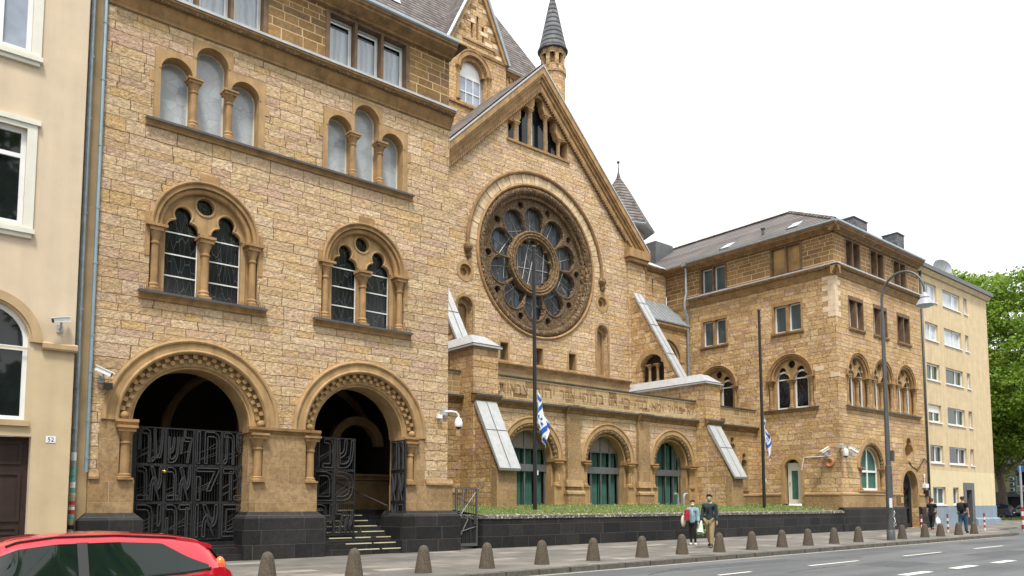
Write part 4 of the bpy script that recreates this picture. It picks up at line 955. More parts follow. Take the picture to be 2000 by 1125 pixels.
# buttresses
def mirx(x, s): return x if s > 0 else 2 * AX - x
def xprism(mb, x0, x1, poly):
    n = len(poly); ps = [V((x0, y, z)) for y, z in poly] + [V((x1, y, z)) for y, z in poly]
    mb.faces(ps, [tuple(range(n)), tuple(range(2 * n - 1, n - 1, -1))] + [(i, (i + 1) % n, n + (i + 1) % n, n + i) for i in range(n)])
for s in (1, -1):
    xa, xb = (34.55, 35.85) if s > 0 else (18.85, 20.15); fa, fb = (34.9, 35.6) if s > 0 else (19.45, 20.15); Fx = leftface(xa) if True else 0
    mb = MB()
    mb.xyz(xa, xb, 25.2, 26.9, 1.0, 8.1)
    # wall behind the pier up to the gable, with an arched opening
    outer = [(-25.21, 5.0), (-30.9, 5.0), (-30.9, 8.1), (-25.21, 8.1)]
    for X, side in ((fa + .06, leftface(fa + .06)), ):
        flank = [(-26.6, 8.1), (-27.1, 8.45), (-30.4, 13.85), (-30.94, 13.95), (-30.94, 8.1)]
        op = [(-28.35, 8.35)] + [(-29.25 + .9 * cos(pi * i / 14), 9.35 + .95 * sin(pi * i / 14)) for i in range(15)] + [(-30.15, 8.35)]
        mb.plate(side, flank, [op], -(fb - fa - .12), 0, back=True)
    mb.xyz(xa + .1, xb - .1, 26.9, 30.9, 5.0, 8.1)
    BT = add('buttress', mb, 'fine_sandstone', B)
    ob = MB(); ob.poly([leftface(fa + .5).p(a, c) for a, c in [(q[0], q[1]) for q in op]]); add('opening', ob, 'interior_dark', BT)  # dark sheet closing the arch, its tone painted for the unlit inside
    for yy in (29.0, 29.6): oc = MB(); oc.column(leftface(fa + .3), -yy, 0, 8.62, 9.7, .09, .3, .2); add('column', oc, 'moulding_stone', BT)
    rg = MB(); rg.ring(leftface(fa + .06), -29.25, 9.35, .92, 1.22, -.05, .03, n=24); add('arch_ring', rg, 'plain_stone', BT)
    z = MB()
    Fx = leftface(xa)
    sz = lambda y: 14.18 - 1.645 * (30.51 - y)
    xprism(z, fa, fb, [(30.62, sz(30.62) - .2), (30.55, sz(30.55)), (27.12, sz(27.12)), (27.2, sz(27.2) - .22)])
    # stone cap on the pier
    e = .12
    P_ = lambda x, y, zz: V((x, y, zz))
    c = [P_(xa - e, 25.05, 8.1), P_(xb + e, 25.05, 8.1), P_(xb + e, 30.9, 8.1), P_(xa - e, 30.9, 8.1), P_(xa + .3, 25.75, 8.62), P_(xb - .3, 25.75, 8.62), P_(xb - .3, 30.9, 8.62), P_(xa + .3, 30.9, 8.62)]
    z.faces([q + V((0, 0, 0)) for q in c], [(0, 1, 5, 4), (1, 2, 6, 5), (3, 0, 4, 7), (0, 3, 2, 1)])
    z.box(WORLD, xa - e, xb + e, 8.02, 8.098, -30.9, -25.05)
    BC = add('buttress_capping', z, 'zinc', BT)
    sm_ = MB(); dn = V((0, -1.645, 1)).normalized() * .008; xm = (fa + fb) / 2
    tp = lambda x, y: V((x, y, sz(y))) + dn
    sm_.faces([tp(xm - .018, 27.15), tp(xm + .018, 27.15), tp(xm + .018, 30.52), tp(xm - .018, 30.52)], [(0, 1, 2, 3)])
    for y in (28.05, 29.2, 30.1): sm_.faces([tp(fa, y), tp(fb, y), tp(fb, y + .03), tp(fa, y + .03)], [(0, 1, 2, 3)])
    sm_.box(WORLD, xa - e - .004, xb + e + .004, 8.10, 8.135, -30.9, -25.046); add('seams', sm_, 'lead_dark', BC)
    se = MB()
    for i in range(8):
        y = 27.35 + .40 * i; zz = 8.62 + .658 * i; se.xyz(fa + .035, fb - .035, y, y + .40, zz - .2, zz + .22)
    add('stepped_corbels', se, 'dressed_sandstone', BT)
    cornice(front(25.2), xa - .03, xb + .03)
    # lower raking buttress
    x0, x1 = xa + .08, xb - .27
    mb = MB(); xprism(mb, x0, x1, [(23.75, 1.0), (23.75, 2.95), (25.15, 5.6), (25.25, 5.6), (25.25, 1.0)]); LB = add('raking_buttress', mb, 'fine_sandstone', B)
    mb = MB(); mb.xyz(x0 - .03, x1 + .03, 23.7, 24.05, 1.0, 2.9); add('quoins', mb, 'dressed_sandstone', LB)
    mb = MB(); xprism(mb, x0 - .06, x1 + .06, [(23.5, 2.82), (23.46, 2.92), (25.05, 5.74), (25.19, 5.74), (25.19, 5.62)]); RCp = add('raking_capping', mb, 'zinc', LB)
    mb = MB(); dn = V((0, -1.774, 1)).normalized() * .008; tp = lambda x, q: V((x, 23.46 + 1.59 * q, 2.92 + 2.82 * q)) + dn; xm = (x0 + x1) / 2
    mb.faces([tp(xm - .018, .01), tp(xm + .018, .01), tp(xm + .018, .99), tp(xm - .018, .99)], [(0, 1, 2, 3)]); mb.faces([tp(x0 - .06, .55), tp(x1 + .06, .55), tp(x1 + .06, .562), tp(x0 - .06, .562)], [(0, 1, 2, 3)]); add('seams', mb, 'lead_dark', RCp)

# ---- link bay right of the gable, with lean-to
FK = front(32.7)
sl_ = [rect(38.35, 38.5, 15.2, 16.4), rect(39.2, 39.35, 15.2, 16.4)]
mb = MB(); mb.plate(FK, rect(36.35, 40.66, 7, 17.0), sl_, -.4, 0); LK = add('link_wall', mb, 'fine_sandstone', B)
mb = MB(); mb.mould(FK, 36.35, 40.6, [(-.1, 16.85), (.1, 16.85), (.3, 17.0), (.3, 17.1), (-.1, 17.1)]); add('cornice', mb, 'dark_moulding', LK)
mb = MB()
for a, b_ in ((38.42, 16.4), (39.28, 16.4)): mb.poly([FK.p(a - .1, 15.1, -.3), FK.p(a + .1, 15.1, -.3), FK.p(a + .1, 16.5, -.3), FK.p(a - .1, 16.5, -.3)])
add('slit_pane', mb, 'dark_glass', LK)
mb = MB(); mb.faces([(36.3, 32.3, 17.12), (40.9, 32.3, 17.12), (40.9, 34.2, 18.2), (36.3, 34.2, 18.2)], [(0, 1, 2, 3)]); mb.xyz(36.3, 40.9, 34.2, 38, 16, 18.2); add('link_roof', mb, 'zinc', LK)
FK2 = front(31.0)
mb = MB(); mb.plate(FK2, rect(36.36, 40.66, 6, 12.95), [arch(38.6, 1.35, 7.2, 10.6, 20)], -.4, 0); LT = add('lean_to_wall', mb, 'fine_sandstone', B)
mb = MB(); mb.ring(FK2, 38.6, 10.6, 1.36, 1.7, -.03, .04); mb.ring(FK2, 38.6, 10.6, 1.1, 1.37, -.3, -.08); mb.arctube(FK2, 38.6, 10.6, 1.36, -.02, .07); mb.mould(FK2, 36.36, 40.6, [(-.1, 12.6), (.05, 12.6), (.2, 12.8), (.2, 12.95), (-.1, 12.95)]); add('blind_arch', mb, 'plain_stone', LT)
mb = MB(); mb.poly([FK2.p(a, c, -.32) for a, c in arch(38.6, 1.4, 7, 10.6)]); add('arch_infill', mb, 'dressed_sandstone', LT)
mb = MB(); xprism(mb, 36.36, 40.64, [(30.75, 12.97), (30.75, 13.06), (32.69, 14.86), (32.69, 14.75)])
for i in range(9): xprism(mb, 36.7 + .46 * i, 36.73 + .46 * i, [(30.76, 13.07), (30.76, 13.11), (32.68, 14.9), (32.68, 14.86)])
add('lean_to_roof', mb, 'zinc_roof', LT)

# ---- right wing, flank facing the forecourt
XR = 40.65; FS = leftface(XR)
holes = []
for yc in (23.75, 28.75):
    h, W = pair_window(FS, -yc, white=True, spikes=False); holes.append(h); sill(FS, -yc - 1.72, -yc + 1.72, 6.97, W, .14, .2)
def mull2(F, uc, L=.78, v0=11.5, v1=13.1, deep=.24, glass='draped_dark', white=True, mat='moulding_stone', wide=.12):
    m = .16; mb = MB(); hs = [rect(uc + s * (L / 2 + m / 2) - L / 2, uc + s * (L / 2 + m / 2) + L / 2, v0, v1) for s in (-1, 1)]
    e = L + m / 2 + wide
    mb.plate(F, rect(uc - e, uc + e, v0 - .02, v1 + .22), hs, -deep, .02)
    W = add('mullioned_window', mb, mat, B)
    c = MB(); c.column(F, uc, -.06, v0, v1, .065, .22, .14); add('column', c, mat, W)
    g = MB(); fr = MB(); cu = MB()
    for k, h in enumerate(hs):
        a, b_ = h[0][0], h[2][0]
        g.poly([F.p(a, v0, -deep + .012), F.p(b_, v0, -deep + .012), F.p(b_, v1, -deep + .012), F.p(a, v1, -deep + .012)])
        fr.plate(F, h, [rect(a + .07, b_ - .07, v0 + .08, v1 - .08)], -deep + .014, -deep + .06)
    add('pane', g, glass, W); add('frame', fr, 'white_paint', W)
    s = MB(); s.mould(F, uc - e - .06, uc + e + .06, [(-.02, v0 - .22), (.05, v0 - .22), (.11, v0 - .12), (.11, v0 - .04), (-.02, v0 - .02)]); add('sill', s, 'dark_moulding', W)
    return rect(uc - e + .01, uc + e - .01, v0 - .02, v1 + .21)
for yc in (23.83, 28.9): holes.append(mull2(FS, -yc))
dh = arch(-23.78, .52, 1.2, 3.55, 14); holes.append(dh)
mb = MB(); mb.plate(FS, rect(-32.7, -20.9, .2, 14.36), holes, -.4, 0, rim=False); add('wing_wall', mb, 'fine_sandstone', B)
mb = MB(); mb.plate(FS, arch(-23.78, .72, 1.5, 3.55, 16), [arch(-23.78, .50, 1.52, 3.55, 16)], -.35, .02); D = add('side_door', mb, 'plain_stone', B)
mb = MB(); mb.plate(FS, rect(-24.2, -23.36, 1.5, 3.85), [rect(-23.98, -23.58, 1.75, 3.4)], -.3, -.24); add('door_leaf', mb, 'cream_paint', D)
mb = MB(); mb.poly([FS.p(a, c, -.31) for a, c in rect(-24.3, -23.26, 1.5, 4.1)]); add('fanlight', mb, 'dark_glass', D)
mb = MB(); mb.grid(lambda p, q: FS.p(-23.98 + .4 * p, 1.75 + 1.65 * q, -.27 + .01 * sin(p * 30)), 16, 1); add('curtain', mb, 'green_curtain', D)
mb = MB(); mb.tube([FS.p(-24.09, 2.5, -.23), FS.p(-24.09, 2.75, -.23)], .015); add('handle', mb, 'iron', D)
mb = MB()
for a, b_ in ((-32.7, -24.5), (-23.05, -20.9)): mb.box(FS, a, b_, .9, 1.98, -.1, .07); mb.mould(FS, a, b_, [(0, 1.98), (.10, 1.98), (.09, 2.06), (0, 2.12)])
add('wing_base', mb, 'dressed_sandstone', B)
mb = MB()
for k in range(9):
    z0 = 12.0 + k * .30 - .1; dd = .75 if k % 2 else .42; d2 = .42 if k % 2 else .75
    mb.box(FS, -20.9 - dd, -20.897, z0, z0 + .29, -.05, .012); mb.box(front(20.9), XR + .003, XR + d2 * .8, z0, z0 + .29, -.05, .012)
add('pale_quoins', mb, 'pale_stone', B)
for u, z0, d_ in ((-22.3, 8.95, .6), (-21.3, 8.5, .5)): mb = MB(); mb.box(FS, u, u + d_, z0, z0 + .26, -.05, .012); add('pale_block', mb, 'pale_stone', B)
band(FS, -30.7, -20.56)
FSA = leftface(XR + .05)
hs_ = [attic_group(FSA, -29.85, -28.05, 2, glass='draped_dark', tilt=False), attic_group(FSA, -24.75, -22.95, 2, blind=True)]
mb = MB(); mb.plate(FSA, rect(-32.7, -20.95, 14.3, 16.72), hs_, -.3, 0, rim=False); add('attic_wall', mb, 'brown_ashlar', B)
mb = MB(); mb.mould(FS, -32.7, -30.7, EAV); add('eaves_cornice', mb, 'dark_moulding', B)
mb = MB(); mb.mould(FS, -32.7, -30.72, [(-.05, 14.3), (.06, 14.3), (.06, 14.45), (-.05, 14.45)]); add('string_course', mb, 'dark_moulding', B)
# ---- right wing, street front
FR = front(20.9); holes = []; XE = 51.62
WC = (43.0, 46.0, 49.1)
for uc in WC:
    h, W = pair_window(FR, uc, white=True, R=1.36, spikes=False); holes.append(h)
sill(FR, 41.45, 50.9, 6.97, W, .16, .2, 'string_sill')
for uc in WC: holes.append(mull2(FR, uc, .74, deep=.36, glass='grey_curtain', mat='mullion_wood', wide=.06))
bw = arch(44.25, 1.45, 2.25, 3.55, 24); nich = trefoil_niche(49.15, 4.15, 5.6, .55)
nich = [(48.85, 4.15)] + arc(48.85, 4.75, .3, 200, 120, 6) + arc(49.15, 5.25, .32, 200, -20, 10) + arc(49.45, 4.75, .3, 60, -20, 6) + [(49.45, 4.15)]
dr_ = arch(49.15, 1.05, .02, 2.5, 20)
mb = MB(); mb.plate(FR, rect(XR, XE, 0, 14.36), holes + [bw, nich, dr_], -.4, 0, rim=False); add('wing_wall', mb, 'fine_sandstone', B)
mb = MB(); mb.plate(FR, rect(48.4, 49.9, 4.0, 5.75), [[(49.15 + (a - 49.15) * .985, 4.9 + (c - 4.9) * .985) for a, c in nich]], -.02, .015); mb.poly([FR.p(a, c, -.38) for a, c in rect(48.3, 50, 4, 5.8)]); NI = add('wall_niche', mb, 'plain_stone', B)
mb = MB(); mb.ring(FR, 44.25, 3.55, 1.45, 1.75, -.03, .04, n=32); mb.ring(FR, 44.25, 3.55, 1.15, 1.3, -.4, -.12, n=32); mb.ring(FR, 44.25, 3.55, 1.25, 1.46, -.4, -.15, n=32)
for s in (-1, 1): mb.box(FR, *sorted((44.25 + s * 1.17, 44.25 + s * 1.46)), 2.25, 3.55, -.4, -.16)
mb.mould(FR, 42.5, 46.05, [(-.3, 2.08), (.06, 2.08), (.12, 2.2), (.12, 2.25), (-.3, 2.27)])
W = add('arched_window', mb, 'plain_stone', B)
mb = MB(); mb.arctube(FR, 44.25, 3.55, 1.38, -.06, .11, 0, 180, 60, 8, mod=lambda i: .8 + .3 * ((i % 3) / 2)); add('rope_moulding', mb, 'carved_fine', W)
for s in (-1, 1): col(W, FR, 44.25 + s * 1.4, -.06, 2.27, 3.55, .1, .45, .2, imp=.05)
mb = MB(); a_ = arch(44.25, 1.17, 2.27, 3.55, 20); mb.plate(FR, a_, [arch(44.25, 1.07, 3.42, 3.55, 20), rect(43.18, 44.2, 2.4, 3.3), rect(44.3, 45.32, 2.4, 3.3)], -.34, -.28); mb.box(FR, 44.2, 44.3, 3.4, 4.7, -.34, -.285); add('frame', mb, 'white_paint', W)
mb = MB(); mb.grid(lambda p, q: FR.p(43.05 + 2.4 * p, 2.27 + 2.5 * q, -.37 + .02 * sin(p * 70)), 60, 1); add('curtain', mb, 'green_curtain', W)
mb = MB(); mb.ring(FR, 49.15, 2.5, 1.04, 1.3, -.3, .03, n=28)
for s in (-1, 1): mb.box(FR, *sorted((49.15 + s * 1.04, 49.15 + s * 1.3)), 1.3, 2.5, -.3, .03)
D = add('corner_door', mb, 'plain_stone', B)
mb = MB(); FDD = front(21.35); mb.plate(FDD, arch(49.15, 1.1, 0, 2.5, 20), [rect(48.3, 49.0, .3, 1.2), rect(49.25, 49.95, .3, 1.2), rect(48.3, 49.0, 1.35, 2.5), rect(49.25, 49.95, 1.35, 2.5)], -.08, 0)
for k in range(5): mb.tube([FDD.p(48.2 + .1 * k, .4 + .5 * k, .02), FDD.p(49.6 + .08 * k, 1.0 + .5 * k, .02)], .02, 4)
add('door_leaf', mb, 'iron', D); mb = MB(); mb.poly([FDD.p(a, c, -.15) for a, c in arch(49.15, 1.2, 0, 2.5)]); add('door_panel', mb, 'interior_dark', D)
mb = MB()
for a, b_ in ((XR - .05, 48.0), (50.3, XE)): mb.box(FR, a, b_, 1.3, 2.0, -.1, .06); mb.mould(FR, a, b_, [(0, 2.0), (.09, 2.0), (.08, 2.07), (0, 2.13)])
add('wing_base', mb, 'dressed_sandstone', B)
mb = MB()
for a, b_ in ((XR - .15, 48.05), (50.25, XE)): mb.box(FR, a, b_, -.02, 1.22, -.2, .2); mb.mould(FR, a, b_, [(-.1, 1.22), (.2, 1.22), (.08, 1.31), (-.1, 1.31)])
add('basalt_plinth', mb, 'basalt', B)
band(FR, XR - .34, XE)
FRA = front(20.95)
hs_ = [attic_group(FRA, uc - .8, uc + .8, 2, glass='grey_curtain', tilt=False, deep=.42) for uc in (42.95, 45.95, 49.0)]
mb = MB(); mb.plate(FRA, rect(XR + .05, XE, 14.3, 16.72), hs_, -.45, 0, rim=False); add('attic_wall', mb, 'brown_ashlar', B)
mb = MB(); E0 = (40.3, 20.5, 17.16); R0 = (46.1, 26.6, 20.75)
mb.faces([E0, (51.9, 20.5, 17.16), R0, (46.1, 40, 20.75), (40.3, 40, 17.16), (51.9, 40, 17.16)], [(0, 1, 2), (0, 2, 3, 4), (1, 5, 3, 2)])
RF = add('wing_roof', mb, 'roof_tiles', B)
mb = MB(); n = 26
for i in range(n): p = V(E0).lerp(V(R0), (i + .5) / n); q = V(E0).lerp(V(R0), (i + 1.25) / n); mb.tube([p + V((0, 0, .03)), q + V((0, 0, .05))], [.10, .13], 6)
for i in range(40): p = V(R0) + V((0, 13.4 * i / 40, .03)); mb.tube([p, p + V((0, .36, .02))], [.12, .10], 6)
add('ridge_tiles', mb, 'roof_tiles', RF)
sk = (20.75 - 17.16) / 5.8
for y, t in ((23.4, .18), (28.0, .15)):
    mb = MB(); nrm = V((-sk, 0, 1)).normalized(); x0 = 40.3 + 5.8 * t
    def rp_(dx, dy, h): return V((x0 + dx, y + dy, 17.16 + (x0 + dx - 40.3) * sk)) + nrm * h
    for h, a in ((.09, 0),): mb.faces([rp_(0, 0, h), rp_(.9, 0, h), rp_(.9, .75, h), rp_(0, .75, h), rp_(0, 0, -.02), rp_(.9, 0, -.02), rp_(.9, .75, -.02), rp_(0, .75, -.02)], [(0, 1, 5, 4), (1, 2, 6, 5), (2, 3, 7, 6), (3, 0, 4, 7)])
    sw = add('skylight', mb, 'gutter_zinc', RF)
    mb = MB(); mb.poly([rp_(.05, .05, .085), rp_(.85, .05, .085), rp_(.85, .7, .085), rp_(.05, .7, .085)]); add('pane', mb, 'pale_glass', sw)
mb = MB(); q = V((42.0, 26.1, 17.16 + 1.7 * sk)); mb.tube([q, q + V((0, 0, .35))], .09, 8); mb.tube([q + V((0, 0, .35)), q + V((0, 0, .42))], .14, 8); add('roof_vent', mb, 'lead_dark', RF)
mb = MB()
for i in range(60): rp2 = V((40.3, 20.6, 17.2)).lerp(V((46.0, 26.4, 20.7)), 0)
mb = MB(); mb.tube([(40.42, 30.85, 17.1), (40.42, 30.85, 15.2), (40.30, 30.85, 14.85), (40.24, 30.85, 14.5), (40.24, 30.85, 14.1), (40.5, 30.85, 13.7), (40.52, 30.85, 7.2)], .075, 8); mb.xyz(40.2, 40.6, 30.65, 31.05, 17.0, 17.25)
add('downpipe', mb, 'pipe_zinc', B)
for x0, x1, y0, y1, z1 in ((48.7, 50.55, 23.6, 24.9, 20.25),):
    mb = MB(); mb.xyz(x0, x1, y0, y1, 17, z1); mb.xyz(x0 - .05, x1 + .05, y0 - .05, y1 + .05, z1, z1 + .07); add('chimney', mb, 'slate', RF)
mb = MB(); mb.tube([FS.p(-23.2, 3.4, .02), FS.p(-23.05, 4.05, .02), FS.p(-22.95, 4.12, .02), FS.p(-21.4, 4.12, .02)], .022, 6); add('conduit', mb, 'plastic_white', B)
mb = MB(); mb.tube([FR.p(49.0, 4.1, .03), FR.p(49.5, 3.75, .04), FR.p(50.2, 3.6, .04), FR.p(50.7, 3.95, .04), FR.p(51.2, 4.35, .04), FR.p(51.7, 4.1, .06)], .03, 6); add('cable', mb, 'iron_bar', B)

# ---- central tower behind the gable
TY = 36.5; FT = front(TY); TX = 27.25
mb = MB(); mb.plate(FT, [(18, 17), (18, 29.0), (33.6, 29.0), (33.6, 17)], [arch(26.95, .98, 25.6, 27.65, 20)], -.5, 0); mb.plate(rightface(33.6), rect(TY + .002, 48, 17, 29.0), [], -.3, 0)
TW_ = add('tower_wall', mb, 'fine_sandstone', B)
mb = MB(); mb.mould(FT, 18, 33.7, [(-.1, 28.6), (.08, 28.6), (.2, 28.8), (.28, 28.85), (.28, 29.0), (-.1, 29.0)])
for i in range(24): mb.box(FT, 29.7 + .165 * i, 29.78 + .165 * i, 28.3, 28.6, -.1, .12) if i % 2 == 0 else None
add('cornice', mb, 'dark_moulding', TW_)
FT2 = front(TY - .35); ga, gb, gap = 25.0, 29.5, (TX, 33.75)
sl3 = [arch(TX + d_, .09, 29.85, h_, 6) for d_, h_ in ((-.42, 30.75), (0, 31.3), (.42, 30.75))]
ho = arch(26.95, 1.0, 25.6, 27.65, 20)
mb = MB(); mb.plate(FT2, [(ga, 17), (ga, 29.1), gap, (gb, 29.1), (gb, 17)], [ho] + sl3, -.34, 0); TG = add('tower_gable', mb, 'fine_sandstone', B)
mb = MB(); mb.mould(FT2, ga - .1, gb + .1, [(-.1, 28.95), (.08, 28.95), (.12, 29.1), (-.1, 29.1)]); mb.mould(FT2, TX - 1.15, TX + 1.3, [(0, 29.55), (.08, 29.55), (.08, 29.65), (0, 29.68)]); mb.mould(FT2, ga, gb, [(0, 25.25), (.12, 25.3), (.12, 25.42), (0, 25.5)])
mb.ring(FT2, 26.95, 27.65, 1.02, 1.32, -.03, .08, n=24); mb.arctube(FT2, 26.95, 27.65, 1.3, .06, .06); mb.ring(FT2, 26.95, 27.65, .78, 1.0, -.5, -.12, n=24)
for s in (-1, 1): mb.column(FT2, 26.95 + s * 1.16, .02, 25.6, 27.68, .09, .4, .2)
for s in (-1, 1):
    a = (ga - .12, 29.0) if s < 0 else (gb + .12, 29.0); ap = (TX, 34.0); i_ = (a[0] - s * .02, a[1] - .45); j_ = (TX, 33.3)
    mb.plate(FT2, [a, ap, j_, (a[0] - s * .3, 29.0)], [], -.2, .16)
add('gable_trim', mb, 'moulding_stone', TG)
for u, v in ((26.1, 30.2), (26.5, 31.0), (26.9, 31.85), (27.5, 32.4), (28.2, 31.2), (28.5, 30.3), (28.75, 29.5)): mb = MB(); mb.box(FT2, u - .22, u + .22, v - .09, v + .09, 0, .03); add('dark_block', mb, 'dark_moulding', TG)
for u, v in ((25.9, 30.6), (26.35, 31.35), (27.95, 31.9), (28.3, 30.8), (28.75, 29.95), (29.0, 29.3), (27.75, 30.4), (26.75, 30.95), (28.1, 29.85)): mb = MB(); mb.box(FT2, u - .28, u + .28, v - .12, v + .12, 0, .022); add('pale_block', mb, 'pale_stone', TG)
mb = MB(); mb.poly([FT2.p(a, c, -.45) for a, c in arch(26.95, 1.0, 25.55, 27.65)]); mb.poly([FT2.p(a, c, -.3) for a, c in rect(TX - .7, TX + .7, 29.7, 31.6)])
TWd = add('tower_window', mb, 'sky_glass', TG)
mb = MB(); mb.plate(FT2, arch(26.95, .82, 25.58, 27.65), [rect(26.17, 26.66, 25.66, 26.5), rect(26.71, 27.2, 25.66, 26.5), rect(27.25, 27.73, 25.66, 26.5), rect(26.17, 26.66, 26.56, 27.4), rect(26.71, 27.2, 26.56, 27.4), rect(27.25, 27.73, 26.56, 27.4)], -.44, -.41); add('frame', mb, 'white_paint', TWd)
mb = MB(); c0 = (33.8, 36.3, 29.0); ap = (27.6, 42.6, 41.3); lp = (18, 42.6, 41.3)
mb.faces([c0, (17, 36.3, 29.0), lp, ap, (33.8, 49, 29.0)], [(0, 3, 2, 1), (0, 4, 3)]); TR = add('tower_roof', mb, 'roof_tiles', B)
mb = MB()
for s, e in ((-1, ga - .15), (1, gb + .15)): mb.faces([(TX, TY - .55, 34.05), (e, TY - .55, 28.95), (e, TY + .3, 28.95), (TX, TY + 3.4, 34.05)], [(0, 1, 2, 3)])
add('gable_roof', mb, 'roof_tiles', TR)
mb = MB()
for s, e in ((-1, ga - .15), (1, gb + .15)): mb.tube([(TX, TY - .56, 34.07), (e, TY - .56, 28.97)], .10, 6)
mb.tube([V(c0) + V((0, 0, .02)), V((19, 36.2, 29.0))], .09, 6); add('verge_flashing', mb, 'gutter_zinc', TR)
mb = MB(); k_ = (41.3 - 29.0) / 6.3
def tp_(x, dy, h): return V((x, 36.3 + dy, 29.0 + dy * k_)) + V((0, -k_, 1)).normalized() * h
mb.faces([tp_(21.6, .75, .08), tp_(22.3, .75, .08), tp_(22.3, 1.3, .08), tp_(21.6, 1.3, .08)], [(0, 1, 2, 3)]); add('skylight', mb, 'white_paint', TR)
# stair turrets
mb = MB(); c = (35.25, 38, 0)
mb.lathe(c, [(.86, 26), (.86, 31.2), (.95, 31.25), (.95, 31.42), (.84, 31.45)], 16, False); mb.lathe(c, [(.5, 31.45), (.5, 33.0)], 12, False)
for k in range(8):
    q = 2 * pi * (k + .5) / 8; F8 = Fr((c[0] + .84 * cos(q), c[1] + .84 * sin(q), 0), (-sin(q), cos(q), 0), (cos(q), sin(q), 0)); mb.box(F8, -.13, .13, 31.45, 32.75, -.25, 0); mb.box(F8, -.36, .36, 32.6, 33.0, -.25, .0); mb.box(F8, -.36, .36, 31.45, 31.8, -.2, .0)
T_ = add('stair_turret', mb, 'fine_sandstone', B)
mb = MB(); mb.lathe(c, [(1.06, 32.98), (1.08, 33.05), (.98, 33.25), (.80, 34.0), (.55, 35.2), (.30, 36.4), (.10, 37.2), (.03, 37.7), (.03, 38.4)], 20); add('turret_roof', mb, 'slate_rows', T_)
mb = MB(); mb.lathe(c, [(.3, 31.5), (.3, 33)], 8); 
mb = MB(); c = (39.25, 35.6, 0)
mb.lathe(c, [(1.75, 16), (1.75, 19.0), (1.9, 19.05), (1.9, 19.3), (1.7, 19.3), (1.7, 20.3)], 4 * 2, False); T_ = add('pyramid_turret', mb, 'fine_sandstone', B)
mb = MB(); mb.lathe(c, [(2.42, 20.2), (2.48, 20.3), (2.35, 20.42)], 8, False); add('turret_gutter', mb, 'gutter_zinc', T_)
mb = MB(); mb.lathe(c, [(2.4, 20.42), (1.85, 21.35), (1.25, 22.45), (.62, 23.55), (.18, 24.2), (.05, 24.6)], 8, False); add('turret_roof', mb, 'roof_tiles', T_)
mb = MB(); mb.lathe(c, [(.16, 24.2), (.05, 24.7), (.025, 25.3)], 8); mb.sphere(V(c) + V((0, 0, 25.4)), .11); add('finial', mb, 'lead_dark', T_)
mb = MB(); mb.xyz(43.4, 45.4, 35.8, 37.5, 19, 20.75); add('roof_plant_box', mb, 'grey_frame', B)

# ------------------------------------------------------------------ forecourt: retaining wall, lawn, gate, flags
mb = MB()
fp = [(16.0, 22.6), (15.93, 22.0), (15.98, 21.3), (16.12, 20.98), (16.4, 20.82), (17, 20.76), (24, 20.80), (32, 20.84), (39.6, 20.86), (40.1, 20.78), (40.48, 20.70)]
for (xa, ya), (xb, yb) in zip(fp, fp[1:]):
    L = hypot(xb - xa, yb - ya); F = Fr((xa, ya, 0), ((xb - xa) / L, (yb - ya) / L, 0), ((yb - ya) / L, -(xb - xa) / L, 0))
    mb.faces([F.p(0, -.05, 0), F.p(L, -.05, 0), F.p(L, 1.0, 0), F.p(0, 1.0, 0)], [(0, 1, 2, 3)])
bp = [(x, y + .5) if x > 16.5 else (x + .45, y + .2) for x, y in fp]
n = len(fp); mb.faces([V((x, y, 1.0)) for x, y in fp] + [V((x, y, 1.0)) for x, y in bp], [(i, i + 1, n + i + 1, n + i) for i in range(n - 1)])
RW_ = thing('retaining_wall', (27, 20.9, 0), 'low dark basalt retaining wall in front of the lawn and the flagpoles', 'wall')
add('wall_face', mb, 'basalt', RW_)
mb = MB()
op = [(x, y) for x, y in fp]
def offs(pts, d):
    out = []
    for i, (x, y) in enumerate(pts):
        a = pts[max(i - 1, 0)]; b_ = pts[min(i + 1, len(pts) - 1)]; L = hypot(b_[0] - a[0], b_[1] - a[1]); out.append((x + d * (b_[1] - a[1]) / L, y - d * (b_[0] - a[0]) / L))
    return out
A0, A1, A2, A3 = offs(fp, .03), offs(fp, .02), offs(fp, -.16), offs(fp, -.5)
ps = [V((x, y, 1.0)) for x, y in A0] + [V((x, y, 1.10)) for x, y in A1] + [V((x, y, 1.155)) for x, y in A2] + [V((x, y, 1.13)) for x, y in A3]
mb.faces(ps, [(k * n + i, k * n + i + 1, (k + 1) * n + i + 1, (k + 1) * n + i) for k in range(3) for i in range(n - 1)])
add('coping', mb, 'mossy_coping', RW_)
mb = MB()
ys = [(20.95, 1.12), (21.4, 1.18), (23.0, 1.34), (24.5, 1.43), (26.2, 1.46)]
mb.grid(lambda p, q: V((16.05 + 24.55 * p, ys[round(q * 4)][0], ys[round(q * 4)][1])), 24, 4); mb.xyz(14.6, 16.05, 23.0, 26.1, 0, 1.2)
MATS['lawn_soil'] = mk('lawn_soil', (.09, .12, .03), .9, vary=.4, vs=6)
o = add('lawn', mb, 'lawn_soil'); o['kind'] = 'structure'
def lawnz(y):
    for (a, za), (b_, zb) in zip(ys, ys[1:]):
        if y <= b_: return za + (zb - za) * max(0, (y - a)) / (b_ - a)
    return 1.5
mb = MB(); fl = MB()
